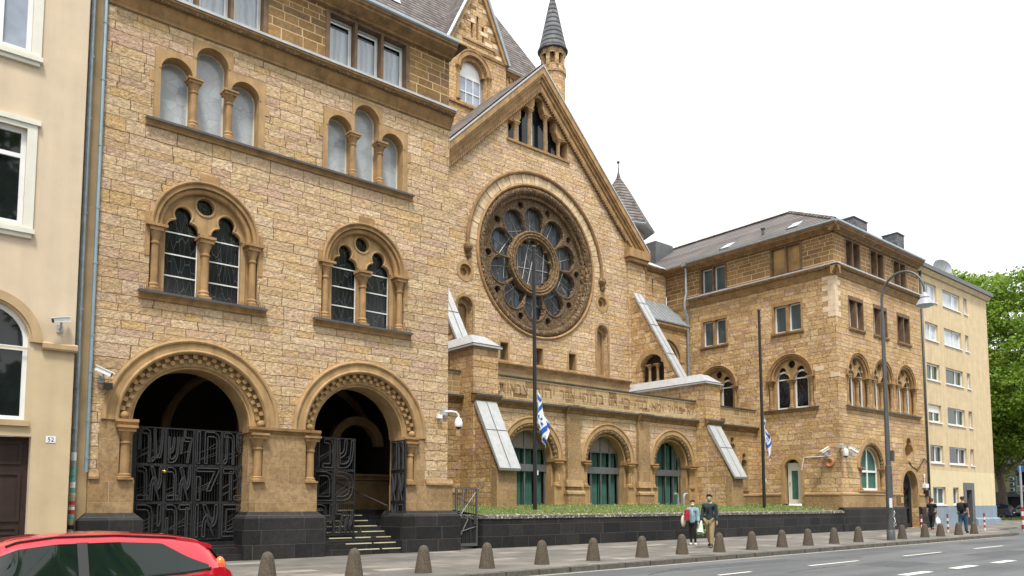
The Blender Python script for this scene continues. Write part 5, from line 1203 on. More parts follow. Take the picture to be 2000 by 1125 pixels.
for i in range(15000):
    x = random.uniform(16.2, 40.5); y = 21.0 + 4.6 * random.random() ** 1.6; z = lawnz(y) - .01
    if 19.0 < x < 20.6 and y > 23.4 or 34.5 < x < 36 and y > 23.4: continue
    h = random.uniform(.03, .085) * (1.5 if random.random() < .06 else 1); a = random.uniform(0, 2 * pi); l = random.uniform(0, .06); wd = random.uniform(.008, .02)
    mb.poly([(x - wd * cos(a), y - wd * sin(a), z), (x + wd * cos(a), y + wd * sin(a), z), (x + l * cos(a + 1.2), y + l * sin(a + 1.2), z + h)])
    if random.random() < .022:
        fl.sphere((x, y, z + h + .01), .018, 5, 3, (1, 1, .5))
tag(add('grass', mb, 'grass_blades', recalc=False), 'short green grass on the raised lawn before the loggia', 'grass', kind='stuff')
tag(add('daisies', fl, 'white_petal'), 'white daisies scattered through the lawn', 'flowers', kind='stuff')
mb = MB(); FQ = front(20.98)
mb.plate(FQ, rect(14.98, 15.9, .10, 2.05), [rect(15.03, 15.85, .2, 2.0)], -.04, 0, back=True)
GT = thing('side_gate', (15.4, 20.98, 0), 'small grey iron gate between the gate wing and the retaining wall', 'gate')
add('gate_frame', mb, 'post_grey', GT)
mb = MB()
for i in range(9): mb.box(FQ, 15.07 + .094 * i, 15.085 + .094 * i, .2, 2.0, -.03, -.02)
add('gate_bars', mb, 'iron_bar', GT)
mb = MB()
for a, b_ in (((15.03, 1.75), (15.85, 1.4)), ((15.03, .95), (15.82, 1.9)), ((15.03, 1.25), (15.85, .95)), ((15.1, .3), (15.5, 1.0)), ((15.03, .55), (15.85, .75)), ((15.15, 1.1), (15.35, 2.0))): mb.tube([FQ.p(*a, -.01), FQ.p(*b_, -.01)], .02, 4)
add('gate_braces', mb, 'post_grey', GT)
mb = MB(); mb.plate(FQ, rect(15.04, 15.84, .2, 1.0), [], -.05, -.042, back=True)
for i in range(5): mb.tube([FQ.p(15.12 + .16 * i, .2, -.03), FQ.p(15.12 + .16 * i, 1.0, -.03)], .03, 6)
add('gate_sheet', mb, 'iron', GT)
mb = MB(); mb.box(FQ, 15.74, 15.84, .82, 1.02, -.03, .03); add('lock', mb, 'iron_bar', GT)
def flagpole(x, label):
    t = thing('flagpole', (x, 22.4, 1.25), label, 'flagpole', 'flagpoles on the lawn')
    mb = MB(); mb.tube([(x, 22.4, 1.2), (x, 22.4, 6), (x - .04, 22.4, 11.6)], [.082, .078, .070], 10); add('pole', mb, 'black_paint', t)
    mb = MB(); mb.lathe((x - .04, 22.4, 11.6), [(.07, 0), (.10, .02), (.105, .07), (.06, .10)], 10); add('cap', mb, 'post_grey', t)
    mb = MB(); mb.lathe((x, 22.4, 1.2), [(.11, 0), (.11, .06), (.07, .09)], 12); add('foot', mb, 'lead_dark', t)
    mb = MB(); mb.tube([(x + .075, 22.38, 2.2), (x + .08, 22.38, 5.9)], .006, 4); mb.box(front(22.33), x + .05, x + .09, 2.62, 2.8, 0, .02); add('halyard', mb, 'plastic_white', t)
flagpole(19.75, 'tall black flagpole standing in front of the left loggia arch')
flagpole(35.5, 'tall black flagpole standing before the right wing, past the loggia')
def flag(x, label, ph):
    nu, nv = 46, 30; H = 1.35
    def f(p, q):   # p along the fly, q down the hoist: a limp cloth gathered against the pole
        swing = min(1, p * 3.0)
        ang = 8.5 * p + ph + .7 * sin(3 * q + p * 4)
        amp = .055 + .10 * sin(pi * min(1, .15 + q * .7 + p * .3))
        return V((x + .09 + swing * (.28 + 2.5 * amp * sin(ang)) * (.3 + .7 * min(1, q + p)), 22.33 + .12 * swing * cos(ang * .9) - .05 * swing, 5.95 - H * q * (1 - .12 * p) - 1.28 * p * (1 - .18 * q) - .05 * swing))
    mb = MB(); mb.grid(f, nu, nv)
    o = add('flag', mb, 'white_paint', loc=(x, 22.4, 4.6), recalc=False)
    o.data.materials.append(MATS['flag_blue'])
    for i, pl in enumerate(o.data.polygons):
        u, v = (i % nu + .5) / nu, (i // nu + .5) / nv
        st = (.11 < v < .26) or (.74 < v < .89)
        dx, dy = (u - .5) * 1.45, (v - .5); r = hypot(dx, dy); th = atan2(dx, dy)
        hexr = min(abs(((th + k * pi / 3) % (2 * pi / 3)) - pi / 3) for k in (0, 1))
        star = .10 < r < .19 and hexr > .25 or .085 < r < .115
        pl.material_index = 1 if (st or star) else 0
    tag(o, label, 'flag', 'limp white flags with blue bands')
flag(19.75, 'limp white and blue flag at half mast before the left loggia arch', .4)
flag(35.5, 'limp white and blue flag at half mast before the right wing', 2.4)
for i, x in enumerate((31.15, 31.6)):
    mb = MB(); s_ = -1 if i == 0 else 1
    mb.tube([(x, 24.5, 1.4), (x, 24.5, 1.8), (x + .03 * s_, 24.5, 1.92), (x + .12 * s_, 24.5, 2.0), (x + .30 * s_, 24.5, 2.0)], .055, 8)
    tag(add('vent_pipe', mb, 'gutter_zinc', loc=(x, 24.5, 1.45)), ('left' if i == 0 else 'right') + ' one of two grey gooseneck vent pipes before the right loggia door', 'vent pipe', 'vent pipes on the lawn')

# ------------------------------------------------------------------ street furniture
xs_b = [5.95, 7.81, 9.53, 11.33, 13.12, 15.05, 16.98, 18.9, 20.75, 22.6, 24.6, 26.4, 28.35, 30.3, 34.3, 36.7, 38.4, 40.6, 42.6]
ordn = ['first', 'second', 'third', 'fourth', 'fifth', 'sixth', 'seventh', 'eighth', 'ninth', 'tenth', 'eleventh', 'twelfth', 'thirteenth', 'fourteenth', 'fifteenth', 'sixteenth', 'seventeenth', 'eighteenth', 'nineteenth']
mb = MB(); mb.lathe((0, 0, 0), [(.20, -.01), (.195, .02), (.125, .46), (.115, .50), (.10, .545), (.07, .585), (.03, .605), (.004, .61)], 16)
b0 = None
for i, x in enumerate(xs_b):
    loc = (x, 14.62 + .017 * (x - 12) + random.uniform(-.04, .04), 0)
    lab = f'{ordn[i]} speckled stone bollard along the kerb, counted from the red car'
    if i == 0: b0 = add('bollard', mb, 'speckled_concrete'); b0.location = loc; tag(b0, lab, 'bollard', 'stone bollards along the kerb')
    else: copy_thing(b0, loc, lab, rz=random.uniform(0, 6))
LX, LY = 32.87, 14.83
t = thing('street_lamp', (LX, LY, 0), 'tall grey street lamp with curved arm and bell shade by the kerb', 'street lamp')
mb = MB(); mb.tube([(LX, LY, 0), (LX, LY, .4), (LX, LY, .42), (LX, LY, 3.1), (LX, LY, 3.12), (LX - .02, LY, 9.5)], [.17, .165, .15, .135, .105, .07], 12)
add('pole', mb, 'post_grey', t)
mb = MB(); pts = [(LX - .02, LY, 9.5)] + [(LX - .02, LY - .87 + .87 * cos(pi * i / 16), 10.2 + 1.02 * sin(pi * i / 16)) for i in range(17)] + [(LX - .02, LY - 1.74, 9.98)]
mb.tube(pts, [.065] + [.055] * 8 + [.045] * 10, 10); add('arm', mb, 'post_grey', t)
mb = MB(); c = (LX - .02, LY - 1.74, 9.5); mb.lathe(c, [(.33, .10), (.345, .13), (.30, .22), (.235, .34), (.175, .40), (.175, .43), (.185, .45), (.16, .52), (.08, .60), (.05, .66)], 20); add('lamp_shade', mb, 'camera_grey', t)
mb = MB(); mb.lathe(c, [(.02, .0), (.18, .03), (.29, .10), (.30, .12)], 16); add('lamp_glass', mb, 'pale_glass', t)
mb = MB(); mb.box(front(LY - .10), LX + .08, LX + .16, 3.3, 3.75, -.1, .1); add('service_box', mb, 'post_grey', t)
FLp = front(LY - .17)
mb = MB(); mb.box(FLp, LX - .42, LX - .17, 1.35, 1.75, 0, .012); add('paper_notice', mb, 'sticker_white', t)
mb = MB(); mb.box(FLp, LX - .13, LX + .02, 1.5, 1.64, .0, .01); mb.box(FLp, LX - .12, LX + .08, 2.7, 2.76, .0, .01); add('sticker', mb, 'sticker_red', t)
mb = MB()
for i in range(12): a = random.uniform(-.08, .08); z = .55 + i * .055; mb.tube([FLp.p(LX + a, z, 0), FLp.p(LX + a + random.uniform(-.07, .07), z + .07, 0)], .012, 4)
add('graffiti', mb, 'sticker_white', t)
pl_ = [(40.5, 16.75), (43.75, 16.77), (45.35, 16.75), (48.6, 16.69)]
for i, (x, y) in enumerate(pl_):
    loc = (x, y, 0)
    lab = ['red and white post, nearest the man in black trousers', 'red and white post between the two men walking away', 'red and white post right beside the man in jeans', 'red and white post standing alone at the street corner'][i]
    if i == 0:
        p0 = thing('striped_post', (0, 0, 0), lab, 'post', 'red and white posts at the corner')
        for k in range(6):
            mb = MB(); mb.lathe((0, 0, 0), [(.045, .15 * k), (.045, .15 * k + .15)], 10); add('band', mb, 'white_band' if k % 2 == 0 else 'red_band', p0)
        mb = MB(); mb.lathe((0, 0, 0), [(.045, .9), (.05, .93), (.03, .98)], 10); add('cap', mb, 'post_grey', p0)
        p0.location = loc
    else: copy_thing(p0, loc, lab)
TLX, TLY = 48.85, 14.87
t = thing('traffic_light', (TLX, TLY, 0), 'dark green traffic light on a grey pole with red and white bands', 'traffic light')
mb = MB(); mb.tube([(TLX, TLY, 0), (TLX, TLY, 3.6)], .06, 10); add('pole', mb, 'camera_grey', t)
for k in range(5):
    mb = MB(); mb.lathe((TLX, TLY, .12 + .24 * k), [(.066, 0), (.066, .24)], 10); add('band', mb, 'white_band' if k % 2 else 'red_band', t)
mb = MB(); mb.xyz(TLX - .3, TLX - .06, TLY + .15, TLY + .45, 2.1, 3.05); add('signal_box', mb, 'signal_green', t)
for k in range(3):
    mb = MB(); mb.tube([(TLX - .34, TLY + .3, 2.26 + .3 * k), (TLX - .52, TLY + .3, 2.27 + .3 * k)], .10, 10, cap=False); mb.xyz(TLX - .54, TLX - .34, TLY + .2, TLY + .4, 2.35 + .3 * k, 2.37 + .3 * k); add('visor', mb, 'camera_grey', t)
mb = MB(); mb.tube([(TLX, TLY, 2.0), (TLX - .18, TLY + .3, 2.12)], .03, 6); add('bracket', mb, 'signal_green', t)
mb = MB(); mb.xyz(TLX - .02, TLX + .02, TLY - .16, TLY + .1, 3.25, 3.6); add('sign_plate', mb, 'flag_blue', t)

# ------------------------------------------------------------------ cameras on the walls
def bullet_cam(p, dirv, label, parts=2):
    """wall camera: arm and bracket, box housing with sun hood"""
    p = V(p); d_ = V(dirv).normalized()
    t = thing('security_camera', p, label, 'camera', 'security cameras on the walls')
    mb = MB(); mb.tube([p, p + V((0, -.18, -.02)), p + V((0, -.22, .10))], .025, 6); mb.xyz(p.x - .06, p.x + .06, p.y - .03, p.y, p.z - .1, p.z + .08); add('bracket', mb, 'camera_grey', t)
    c = p + V((0, -.22, .16)); r = d_.cross(V((0, 0, 1))).normalized(); u = r.cross(d_)
    def bx(mb, l0, l1, w, h0, h1): ps = [c + d_ * l + r * a + u * h for l in (l0, l1) for a in (-w, w) for h in (h0, h1)]; mb.faces(ps, [(0, 1, 3, 2), (4, 6, 7, 5), (0, 4, 5, 1), (2, 3, 7, 6), (0, 2, 6, 4), (1, 5, 7, 3)])
    mb = MB(); bx(mb, -.18, .2, .05, -.05, .05); add('housing', mb, 'plastic_white', t)
    mb = MB(); bx(mb, -.2, .28, .075, .055, .075); add('sun_hood', mb, 'plastic_white', t)
    mb = MB(); bx(mb, .202, .21, .04, -.04, .04); add('lens_window', mb, 'smoked_dome', t)
    return t
bullet_cam((3.22, 20.5, 5.62), (-1, -.35, -.28), 'white camera above the band of the beige house')
t = bullet_cam((4.22, 20.9, 4.58), (1, -.5, -.5), 'white camera beside the blue downpipe, left of the large gate arch')
mb = MB(); mb.xyz(4.22, 4.42, 20.58, 20.72, 4.30, 4.46); add('junction_box', mb, 'smoked_dome', t)
t = thing('dome_camera', (14.4, 20.9, 4.55), 'white dome camera hanging from an arm beside the smaller gate arch', 'camera')
mb = MB(); mb.xyz(14.33, 14.47, 20.82, 20.9, 4.42, 4.66); add('wall_plate', mb, 'camera_grey', t)
mb = MB(); mb.tube([(14.4, 20.85, 4.54), (14.62, 20.8, 4.56), (14.82, 20.78, 4.55), (14.92, 20.77, 4.46), (14.93, 20.77, 4.36)], .035, 8); add('arm', mb, 'plastic_white', t)
mb = MB(); mb.lathe((14.93, 20.77, 4.0), [(.12, .06), (.135, .1), (.135, .2), (.09, .34), (.05, .37)], 12); add('housing', mb, 'plastic_white', t)
mb = MB(); mb.sphere((14.93, 20.77, 4.07), .10, 10, 6, (1, 1, .9)); add('dome', mb, 'smoked_dome', t)
t = thing('sensor_box', (14.2, 20.9, 4.4), 'small white motion sensor left of the dome camera', 'sensor'); mb = MB(); mb.xyz(14.12, 14.28, 20.76, 20.88, 4.30, 4.42); mb.tube([(14.2, 20.9, 4.45), (14.2, 20.8, 4.40)], .02, 6); add('housing', mb, 'plastic_white', t)
for i, (y, d_, lb) in enumerate(((21.6, (-.8, -.4, -.35), 'white camera above the terracotta ring, left of the right wing corner'), )):
    t = thing('security_camera', (XR, y, 4.25), lb, 'camera', 'security cameras on the walls')
    mb = MB(); mb.tube([(XR, y, 4.2), (XR - .3, y, 4.25)], .03, 6); mb.xyz(XR - .42, XR - .2, y - .12, y + .12, 4.12, 4.34); add('bracket', mb, 'camera_grey', t)
    mb = MB(); F = Fr((XR - .3, y, 4.45), (-.78, .25, -.42), (-.3, -.9, 0)); F.z = V((-.35, .1, .92)); mb.box(F, -.3, .35, -.06, .06, -.07, .07); add('housing', mb, 'cream_paint', t)
    mb = MB(); mb.box(F, -.32, .40, .062, .085, -.09, .09); add('sun_hood', mb, 'cream_paint', t)
t = thing('security_camera', (41.1, 20.9, 4.25), 'white camera on the street front, right of the corner dome', 'camera', 'security cameras on the walls')
mb = MB(); mb.tube([(41.2, 20.9, 4.2), (41.2, 20.6, 4.22)], .03, 6); mb.xyz(41.08, 41.32, 20.45, 20.7, 4.1, 4.3); add('bracket', mb, 'camera_grey', t)
mb = MB(); F = Fr((41.3, 20.5, 4.45), (.85, -.2, -.35), (-.2, -1, 0)); F.z = V((.35, 0, .93)); mb.box(F, -.3, .35, -.06, .06, -.07, .07); mb.box(F, -.32, .40, .062, .085, -.09, .09); add('housing', mb, 'plastic_white', t)
t = thing('dome_camera', (40.65, 20.85, 4.3), 'grey dome camera on an arm at the right wing corner', 'camera')
mb = MB(); mb.tube([(40.7, 20.9, 4.6), (40.6, 20.7, 4.62), (40.55, 20.6, 4.5)], .05, 8); mb.xyz(40.3, 40.75, 20.6, 20.88, 4.52, 4.68); add('arm', mb, 'camera_grey', t)
mb = MB(); mb.lathe((40.55, 20.55, 4.0), [(.13, .08), (.15, .12), (.14, .4), (.06, .5)], 12); add('housing', mb, 'plastic_white', t)
mb = MB(); mb.sphere((40.55, 20.55, 4.1), .12, 10, 6); add('dome', mb, 'smoked_dome', t)
mb = MB(); mb.arctube(FS, -21.5, 3.78, .2, .06, .075, 0, 360, 24, 8); mb.arctube(FS, -21.5, 3.78, .1, .05, .05, 0, 360, 16, 6)
tag(add('terracotta_ring', mb, 'terracotta', loc=(XR, 21.5, 3.78)), 'coiled terracotta coloured ring on the right wing flank', 'wall ring')
t = thing('plaque', (47.6, 20.83, 1.7), 'small dark bronze plaque left of the right wing street door', 'plaque')
mb = MB(); mb.box(front(20.84), 47.1, 47.95, 1.45, 1.95, -.02, .03); add('plate', mb, 'plaque_bronze', t); mb = MB(); mb.box(front(20.81), 47.6, 47.9, 1.55, 1.9, .002, .012); add('panel', mb, 'brass', t)
t = thing('wall_lamp', (51.0, 20.9, 3.4), 'white alarm beacon and box right of the right wing street door', 'alarm')
mb = MB(); mb.tube([(51.0, 20.8, 3.15), (51.0, 20.8, 3.35)], .05, 8); mb.tube([(51.0, 20.8, 2.75), (51.0, 20.8, 3.15)], .02, 6); add('beacon', mb, 'plastic_white', t); mb = MB(); mb.xyz(50.9, 51.35, 20.7, 20.9, 2.5, 2.75); add('box', mb, 'plastic_white', t); mb = MB(); mb.xyz(51.05, 51.4, 20.6, 20.9, 1.95, 2.35); add('intercom', mb, 'smoked_dome', t)

# ------------------------------------------------------------------ beige house on the left
HB = thing('beige_house', (-2.2, 20.5, 0), 'beige plastered town house with white windows, left of the synagogue', 'house')
FB = front(20.5); hh = []
def frame_win(F, parent, u0, u1, v0, v1, mats, trim=.22, arch_=False, glass='dark_glass', transom=.72, deep=.16):
    uc = (u0 + u1) / 2
    if arch_:
        h = (u1 - u0) / 2; vs = v1 - h; hole = arch(uc, h, v0, vs, 20); inner = arch(uc, h - .09, v0 + .09, vs, 20)
    else: hole = rect(u0, u1, v0, v1); inner = rect(u0 + .1, u1 - .1, v0 + .1, v1 - .1)
    mb = MB(); mb.plate(F, hole, [inner], -deep, -deep + .08)
    tv = v0 + (v1 - v0) * transom
    mb.box(F, u0 + .09, u1 - .09, tv - .05, tv + .05, -deep, -deep + .075)
    if not arch_: mb.box(F, uc - .065, uc + .065, v0 + .1, v1 - .1, -deep, -deep + .085)
    W = add('window', mb, 'white_paint', parent)
    mb = MB(); mb.poly([F.p(a, c, -deep + .02) for a, c in inner]); add('pane', mb, glass, W)
    if trim:
        mb = MB(); mb.plate(F, rect(u0 - trim, u1 + trim, v0 - .12, v1 + trim), [hole], -.02, .05); mb.plate(F, rect(u0 - trim - .06, u1 + trim + .06, v1 + trim - .08, v1 + trim + .04), [], -.02, .09); mb.plate(F, rect(u0 - trim - .03, u1 + trim + .03, v0 - .2, v0 - .09), [], -.02, .12); mb.plate(F, rect(u0 - trim + .02, u1 + trim - .02, v0 - .30, v0 - .2), [], -.02, .07); add('trim', mb, 'cream_paint', W)
    return hole
for uc in (1.75, -1.6, -4.95):
    for v0, v1, g in ((7.92, 10.2, 'dark_glass'), (12.05, 14.3, 'sky_glass')): hh.append(frame_win(FB, HB, uc - .63, uc + .63, v0, v1, None, .2, glass=g))
    hh.append(frame_win(FB, HB, uc - .86, uc + .86, 3.42, 6.08, None, 0, True, transom=.62))
    mb = MB(); mb.ring(FB, uc, 5.22, .93, 1.13, -.02, .09, n=26); mb.ring(FB, uc, 5.22, .875, .93, -.02, .05, n=26); add('window_hood', mb, 'beige_trim', HB)
    mb = MB(); mb.plate(FB, rect(uc - .95, uc + .95, 3.28, 3.4), [], -.02, .08); add('window_sill', mb, 'beige_trim', HB)
dh_ = rect(.74, 2.76, .05, 3.05)
mb = MB(); mb.plate(FB, rect(-8, 3.55, 5.2, 19), [h for h in hh if h[0][1] > 5.2], -.25, 0)
mb.plate(FB, rect(-8, 3.55, 5.2, 5.201), [], 0, 0) if False else None
# upper and lower storeys share the arched openings: one wall, trimmed below by the lower plaster coat
W_ = MB(); W_.plate(FB, rect(-8, 3.55, -.02, 19), hh + [dh_], -.25, 0); add('house_wall', W_, 'beige_plaster', HB)
lw = MB(); lower = [[(a, min(c, 5.205)) for a, c in h] for h in hh if h[0][1] < 5]
lw.plate(FB, rect(-8, 3.55, -.02, 5.08), [[(a, c) for a, c in rect(h[0][0], h[-1][0], h[0][1], 5.04)] for h in lower] + [dh_], -.002, .012); add('lower_plaster', lw, 'beige_lower', HB)
mb = MB()
for a, b_ in ((-8, -6.08), (-3.82, -2.73), (-.47, .62), (2.88, 3.60)): mb.mould(FB, a, b_, [(-.02, 5.08), (.10, 5.08), (.12, 5.12), (.12, 5.22), (.04, 5.27), (-.02, 5.27)])
add('string_course', mb, 'beige_trim', HB)
mb = MB(); mb.plate(rightface(3.55), rect(20.5, 21.0, -.02, 19), [], -.2, 0, rim=False); add('house_wall', mb, 'beige_plaster', HB)
mb = MB(); mb.plate(front(20.98), rect(3.55, 4.04, -.02, 18), [], -.2, 0, rim=False); add('recess_wall', mb, 'beige_trim', HB)
mb = MB(); mb.xyz(-8.2, 4.0, 20.2, 34, 19, 19.4); add('house_roof', mb, 'lead_dark', HB)
mb = MB(); FDr = front(20.78); mb.box(FDr, .74, 2.76, .0, 3.05, -.1, 0)
for a, b_ in ((.84, 1.7), (1.82, 2.68)):
    for c, d_ in ((.25, .72), (.82, 1.02), (1.12, 2.25), (2.42, 2.95)): mb.plate(FDr, rect(a + .05, b_ - .05, c, d_), [rect(a + .12, b_ - .12, c + .07, d_ - .07)], -.01, .03)
add('house_door', mb, 'dark_wood', HB)
mb = MB(); 
for z0 in (4.3, 9.2, 14.2): pass
mb.tube([(3.70, 20.86, 1.72), (3.70, 20.86, 4.95), (3.70, 20.86, 5.05), (3.68, 20.84, 5.35), (3.68, 20.84, 19)], .058, 10)
for z in (2.2, 3.3, 4.3, 6.2, 8.6, 11.0, 12.6): mb.lathe((3.69, 20.85, z), [(.068, 0), (.068, .05)], 10); mb.box(front(20.98), 3.62, 3.76, z, z + .03, 0, .1)
DP = add('downpipe', mb, 'pipe_zinc', HB)
mb = MB(); mb.lathe((3.70, 20.86, 0), [(.066, 0), (.066, 1.66), (.075, 1.68), (.075, 1.76), (.05, 1.78)], 10); add('standpipe', mb, 'pipe_cream', DP)
for z, h, m_ in ((2.55, .2, 'sticker_white'), (2.05, .35, 'sticker_teal'), (1.9, .14, 'sticker_white'), (1.78, .1, 'sticker_teal'), (1.5, .09, 'sticker_red'), (1.38, .07, 'sticker_white'), (1.28, .09, 'sticker_red'), (1.16, .08, 'sticker_teal'), (.92, .1, 'rubber')):
    mb = MB(); r = .069 if z < 1.7 else .061; ps = [(3.70 + r * cos(a), 20.86 + r * sin(a), z + k * h) for a in [radians(190 + 16 * i) for i in range(10)] for k in (0, 1)]
    mb.faces(ps, [(2 * i, 2 * i + 2, 2 * i + 3, 2 * i + 1) for i in range(9)], True); add('sticker', mb, m_, DP)
mb = MB(); mb.tube([(3.965, 20.83, 2.28), (3.965, 20.83, 18.5)], .045, 10)
for z in (2.6, 3.5, 4.7, 5.6, 7.4, 8.8, 10.4, 12.1, 13.6): mb.lathe((3.965, 20.83, z), [(.055, 0), (.055, .05)], 10)
add('downpipe', mb, 'pipe_blue', HB)
mb = MB()
for i in range(16): z = 6.75 + i * .03; x = 1.83 + random.uniform(-.02, .02); mb.tube([FB.p(x, z, .004), FB.p(x + random.uniform(-.05, .05), z + .035, .004)], .008, 4)
add('graffiti', mb, 'graffiti_red', HB)
t = thing('house_number', (3.14, 20.49, 2.95), 'white enamel house number plate reading 52 beside the house door', 'sign')
mb = MB(); mb.box(front(20.488), 3.05, 3.245, 2.93, 3.08, -.004, .012); add('plate', mb, 'plastic_white', t)
mb = MB(); mb.text(front(20.488), '52', 3.085, 3.21, 2.955, 3.055, .0125, .016); add('digits', mb, 'ink_blue', t)

# ------------------------------------------------------------------ yellow apartment house on the right
YH = thing('yellow_house', (58, 21.2, 0), 'plain yellow rendered apartment house with blue grey base at the corner', 'house')
FY = front(21.2); hh = []
def flatwin(F, parent, u0, u1, v0, v1, split=.6, glass='dark_glass', deep=.2, blind=0):
    mb = MB(); hs = [rect(u0 + .07, u1 - .07, v0 + .07, v1 - .07)] if not split else [rect(u0 + .07, u0 + (u1 - u0) * split - .03, v0 + .07, v1 - .07), rect(u0 + (u1 - u0) * split + .06, u1 - .1, v0 + .1, v1 - .1)]
    mb.plate(F, rect(u0, u1, v0, v1), hs, -deep, -deep + .07); W = add('window', mb, 'white_paint', parent)
    mb = MB(); mb.poly([F.p(a, c, -deep + .015) for a, c in rect(u0, u1, v0, v1)]); add('pane', mb, glass, W)
    mb = MB(); mb.mould(F, u0 - .05, u1 + .05, [(-.15, v0 - .09), (.07, v0 - .09), (.07, v0 - .03), (-.15, v0 - .005)]); add('sill', mb, 'white_paint', W)
    if blind: mb = MB(); mb.poly([F.p(a, c, -deep + .074) for a, c in rect(u0 + .02, u1 - .02, v1 - (v1 - v0) * blind, v1 - .02)]); add('roller_blind', mb, 'cream_paint', W)
    return rect(u0, u1, v0, v1)
rows = [(15.1, 16.25, 'pale_glass'), (12.4, 13.55, 'pale_glass'), (9.7, 10.8, 'tree_glass'), (6.9, 8.05, 'tree_glass'), (4.2, 5.35, 'dark_glass')]
for i, (v0, v1, g) in enumerate(rows):
    hh.append(flatwin(FY, YH, 53.05, 55.1, v0, v1, .5, g, blind=.45 if i == 3 else (.12 if i == 2 else 0)))
    hh.append(flatwin(FY, YH, 56.1, 59.1, v0, v1, .62, g, blind=.1 if i in (2,) else 0)); hh.append(flatwin(FY, YH, 59.75, 60.4, v0, v1, 0, 'sky_glass' if i < 3 else 'shutter_grey'))
hh.append(flatwin(FY, YH, 53.2, 55.2, 1.45, 2.6, .5, 'teal_curtain')); hh.append(flatwin(FY, YH, 56.4, 57.35, 1.45, 2.6, 0, 'teal_curtain'))
dY = rect(58.15, 60.0, .02, 2.95)
mb = MB(); mb.plate(FY, rect(51.66, 64.1, -.02, 17.0), hh + [dY], -.3, 0); add('house_wall', mb, 'yellow_plaster', YH)
mb = MB(); mb.plate(FY, rect(52.5, 64.09, 1.36, 3.72), [h for h in hh if h[0][1] < 2] + [rect(58.15, 60, 1.362, 2.95)], 0, .012, rim=False); add('upper_coat', mb, 'yellow_bright', YH)
mb = MB(); mb.plate(FY, rect(52.5, 58.15, -.02, 1.36), [], -.02, .03); mb.plate(FY, rect(60.0, 64.2, -.02, 1.36), [], -.02, .03); mb.mould(FY, 60.0, 64.4, [(0, -.02), (.22, -.02), (.2, .4), (.03, .5)]); add('house_base', mb, 'blue_plaster', YH)
mb = MB(); mb.plate(FY, dY, [rect(58.6, 59.55, .04, 2.45)], -.3, .06); D = add('house_door', mb, 'grey_frame', YH); mb = MB(); mb.box(front(22.0), 58.5, 59.7, 0, 2.6, -.1, 0); add('door_leaf', mb, 'iron', D)
mb = MB(); mb.plate(rightface(64.1), rect(21.2, 34, -.02, 17.0), [], -.3, 0, rim=False); add('house_wall', mb, 'yellow_plaster', YH)
mb = MB(); mb.xyz(51.66, 64.5, 20.8, 34.3, 17.02, 17.3); add('house_roof', mb, 'grey_frame', YH)
mb = MB(); mb.mould(FY, 51.66, 64.4, [(0, 16.75), (.12, 16.75), (.30, 17.0), (0, 17.0)]); add('eaves_trim', mb, 'yellow_plaster', YH)
mb = MB(); mb.tube([(52.42, 21.1, .3), (52.42, 21.1, 17.1)], .075, 8); mb.xyz(52.25, 52.6, 20.95, 21.2, 16.9, 17.25); add('downpipe', mb, 'lead_dark', YH)
mb = MB(); mb.xyz(52.7, 53.75, 22.6, 23.6, 17.3, 19.8); mb.xyz(52.65, 53.8, 22.55, 23.65, 19.8, 19.87); add('chimney', mb, 'slate', YH)
t = thing('satellite_dish', (60.9, 23, 17.3), 'grey satellite dish on the roof of the yellow apartment house', 'satellite dish')
mb = MB(); mb.tube([(60.9, 23.1, 17.2), (60.9, 23.1, 19.0)], .04, 6); add('mast', mb, 'camera_grey', t)
mb = MB(); ax = V((-.55, -.75, .3)).normalized(); r1 = ax.cross(V((0, 0, 1))).normalized(); r2 = r1.cross(ax)
mb.grid(lambda p, q: V((60.9, 23.0, 19.05)) + (r1 * cos(2 * pi * p) + r2 * sin(2 * pi * p)) * .72 * q + ax * (.16 * q * q), 20, 4); add('dish', mb, 'dish_grey', t)
mb = MB(); mb.tube([V((60.9, 23, 18.5)), V((60.9, 23, 18.9)) + ax * .7], .02, 6); add('feed_arm', mb, 'camera_grey', t)

# ------------------------------------------------------------------ far house, hedge strip, trees
FH = thing('corner_apartment_house', (92, 32, 0), 'olive plastered apartment house with pale balconies behind the plane tree', 'house')
FF = leftface(92.0); hh = []
for y in (27.5, 32.5, 37.5):
    for v0 in (3.3, 7.2, 10.4, 13.4): hh.append(flatwin(FF, FH, -y - 1.1, -y + 1.1, v0, v0 + (1.75 if v0 < 6 else 2.0), .5))
mb = MB(); mb.plate(FF, rect(-46, -16, 2.7, 17), hh, -.3, 0, rim=False); add('house_wall', mb, 'far_plaster', FH)
mb = MB(); mb.plate(FF, rect(-46, -16, -.1, 2.7), [rect(-29.6, -27.6, .0, 2.2)], -.6, -.05); add('house_base', mb, 'far_grey', FH)
mb = MB(); mb.plate(front(16.0), rect(92.0, 110, -.1, 17), [], -.3, 0, rim=False); add('house_wall', mb, 'far_plaster', FH)
mb = MB(); mb.plate(FF, rect(-30, -27.4, 0, 2.3), [], -.9, -.61); add('garage_door', mb, 'iron', FH)
mb = MB(); mb.xyz(91.5, 110, 15.6, 46, 17, 17.4); add('house_roof', mb, 'lead_dark', FH)
for y in (27.5, 37.5):
    for v0 in (5.55, 9.0, 12.1): mb = MB(); mb.xyz(90.6, 92, y - 1.5, y + 2.4, v0, v0 + .15); mb.xyz(90.6, 90.72, y - 1.5, y + 2.4, v0 + .15, v0 + 1.3); mb.xyz(90.721, 92, y - 1.5, y - 1.38, v0 + .15, v0 + 1.3); mb.xyz(90.721, 92, y + 2.28, y + 2.4, v0 + .15, v0 + 1.3); add('balcony', mb, 'balcony_pale', FH)
mb = MB()
mb.poly([(79.5, 24.0, .02), (91.5, 17.5, .02), (91.5, 30, .02), (79.5, 30, .02)]); o = add('verge_soil', mb, 'lawn_soil'); o['kind'] = 'structure'
mb = MB()
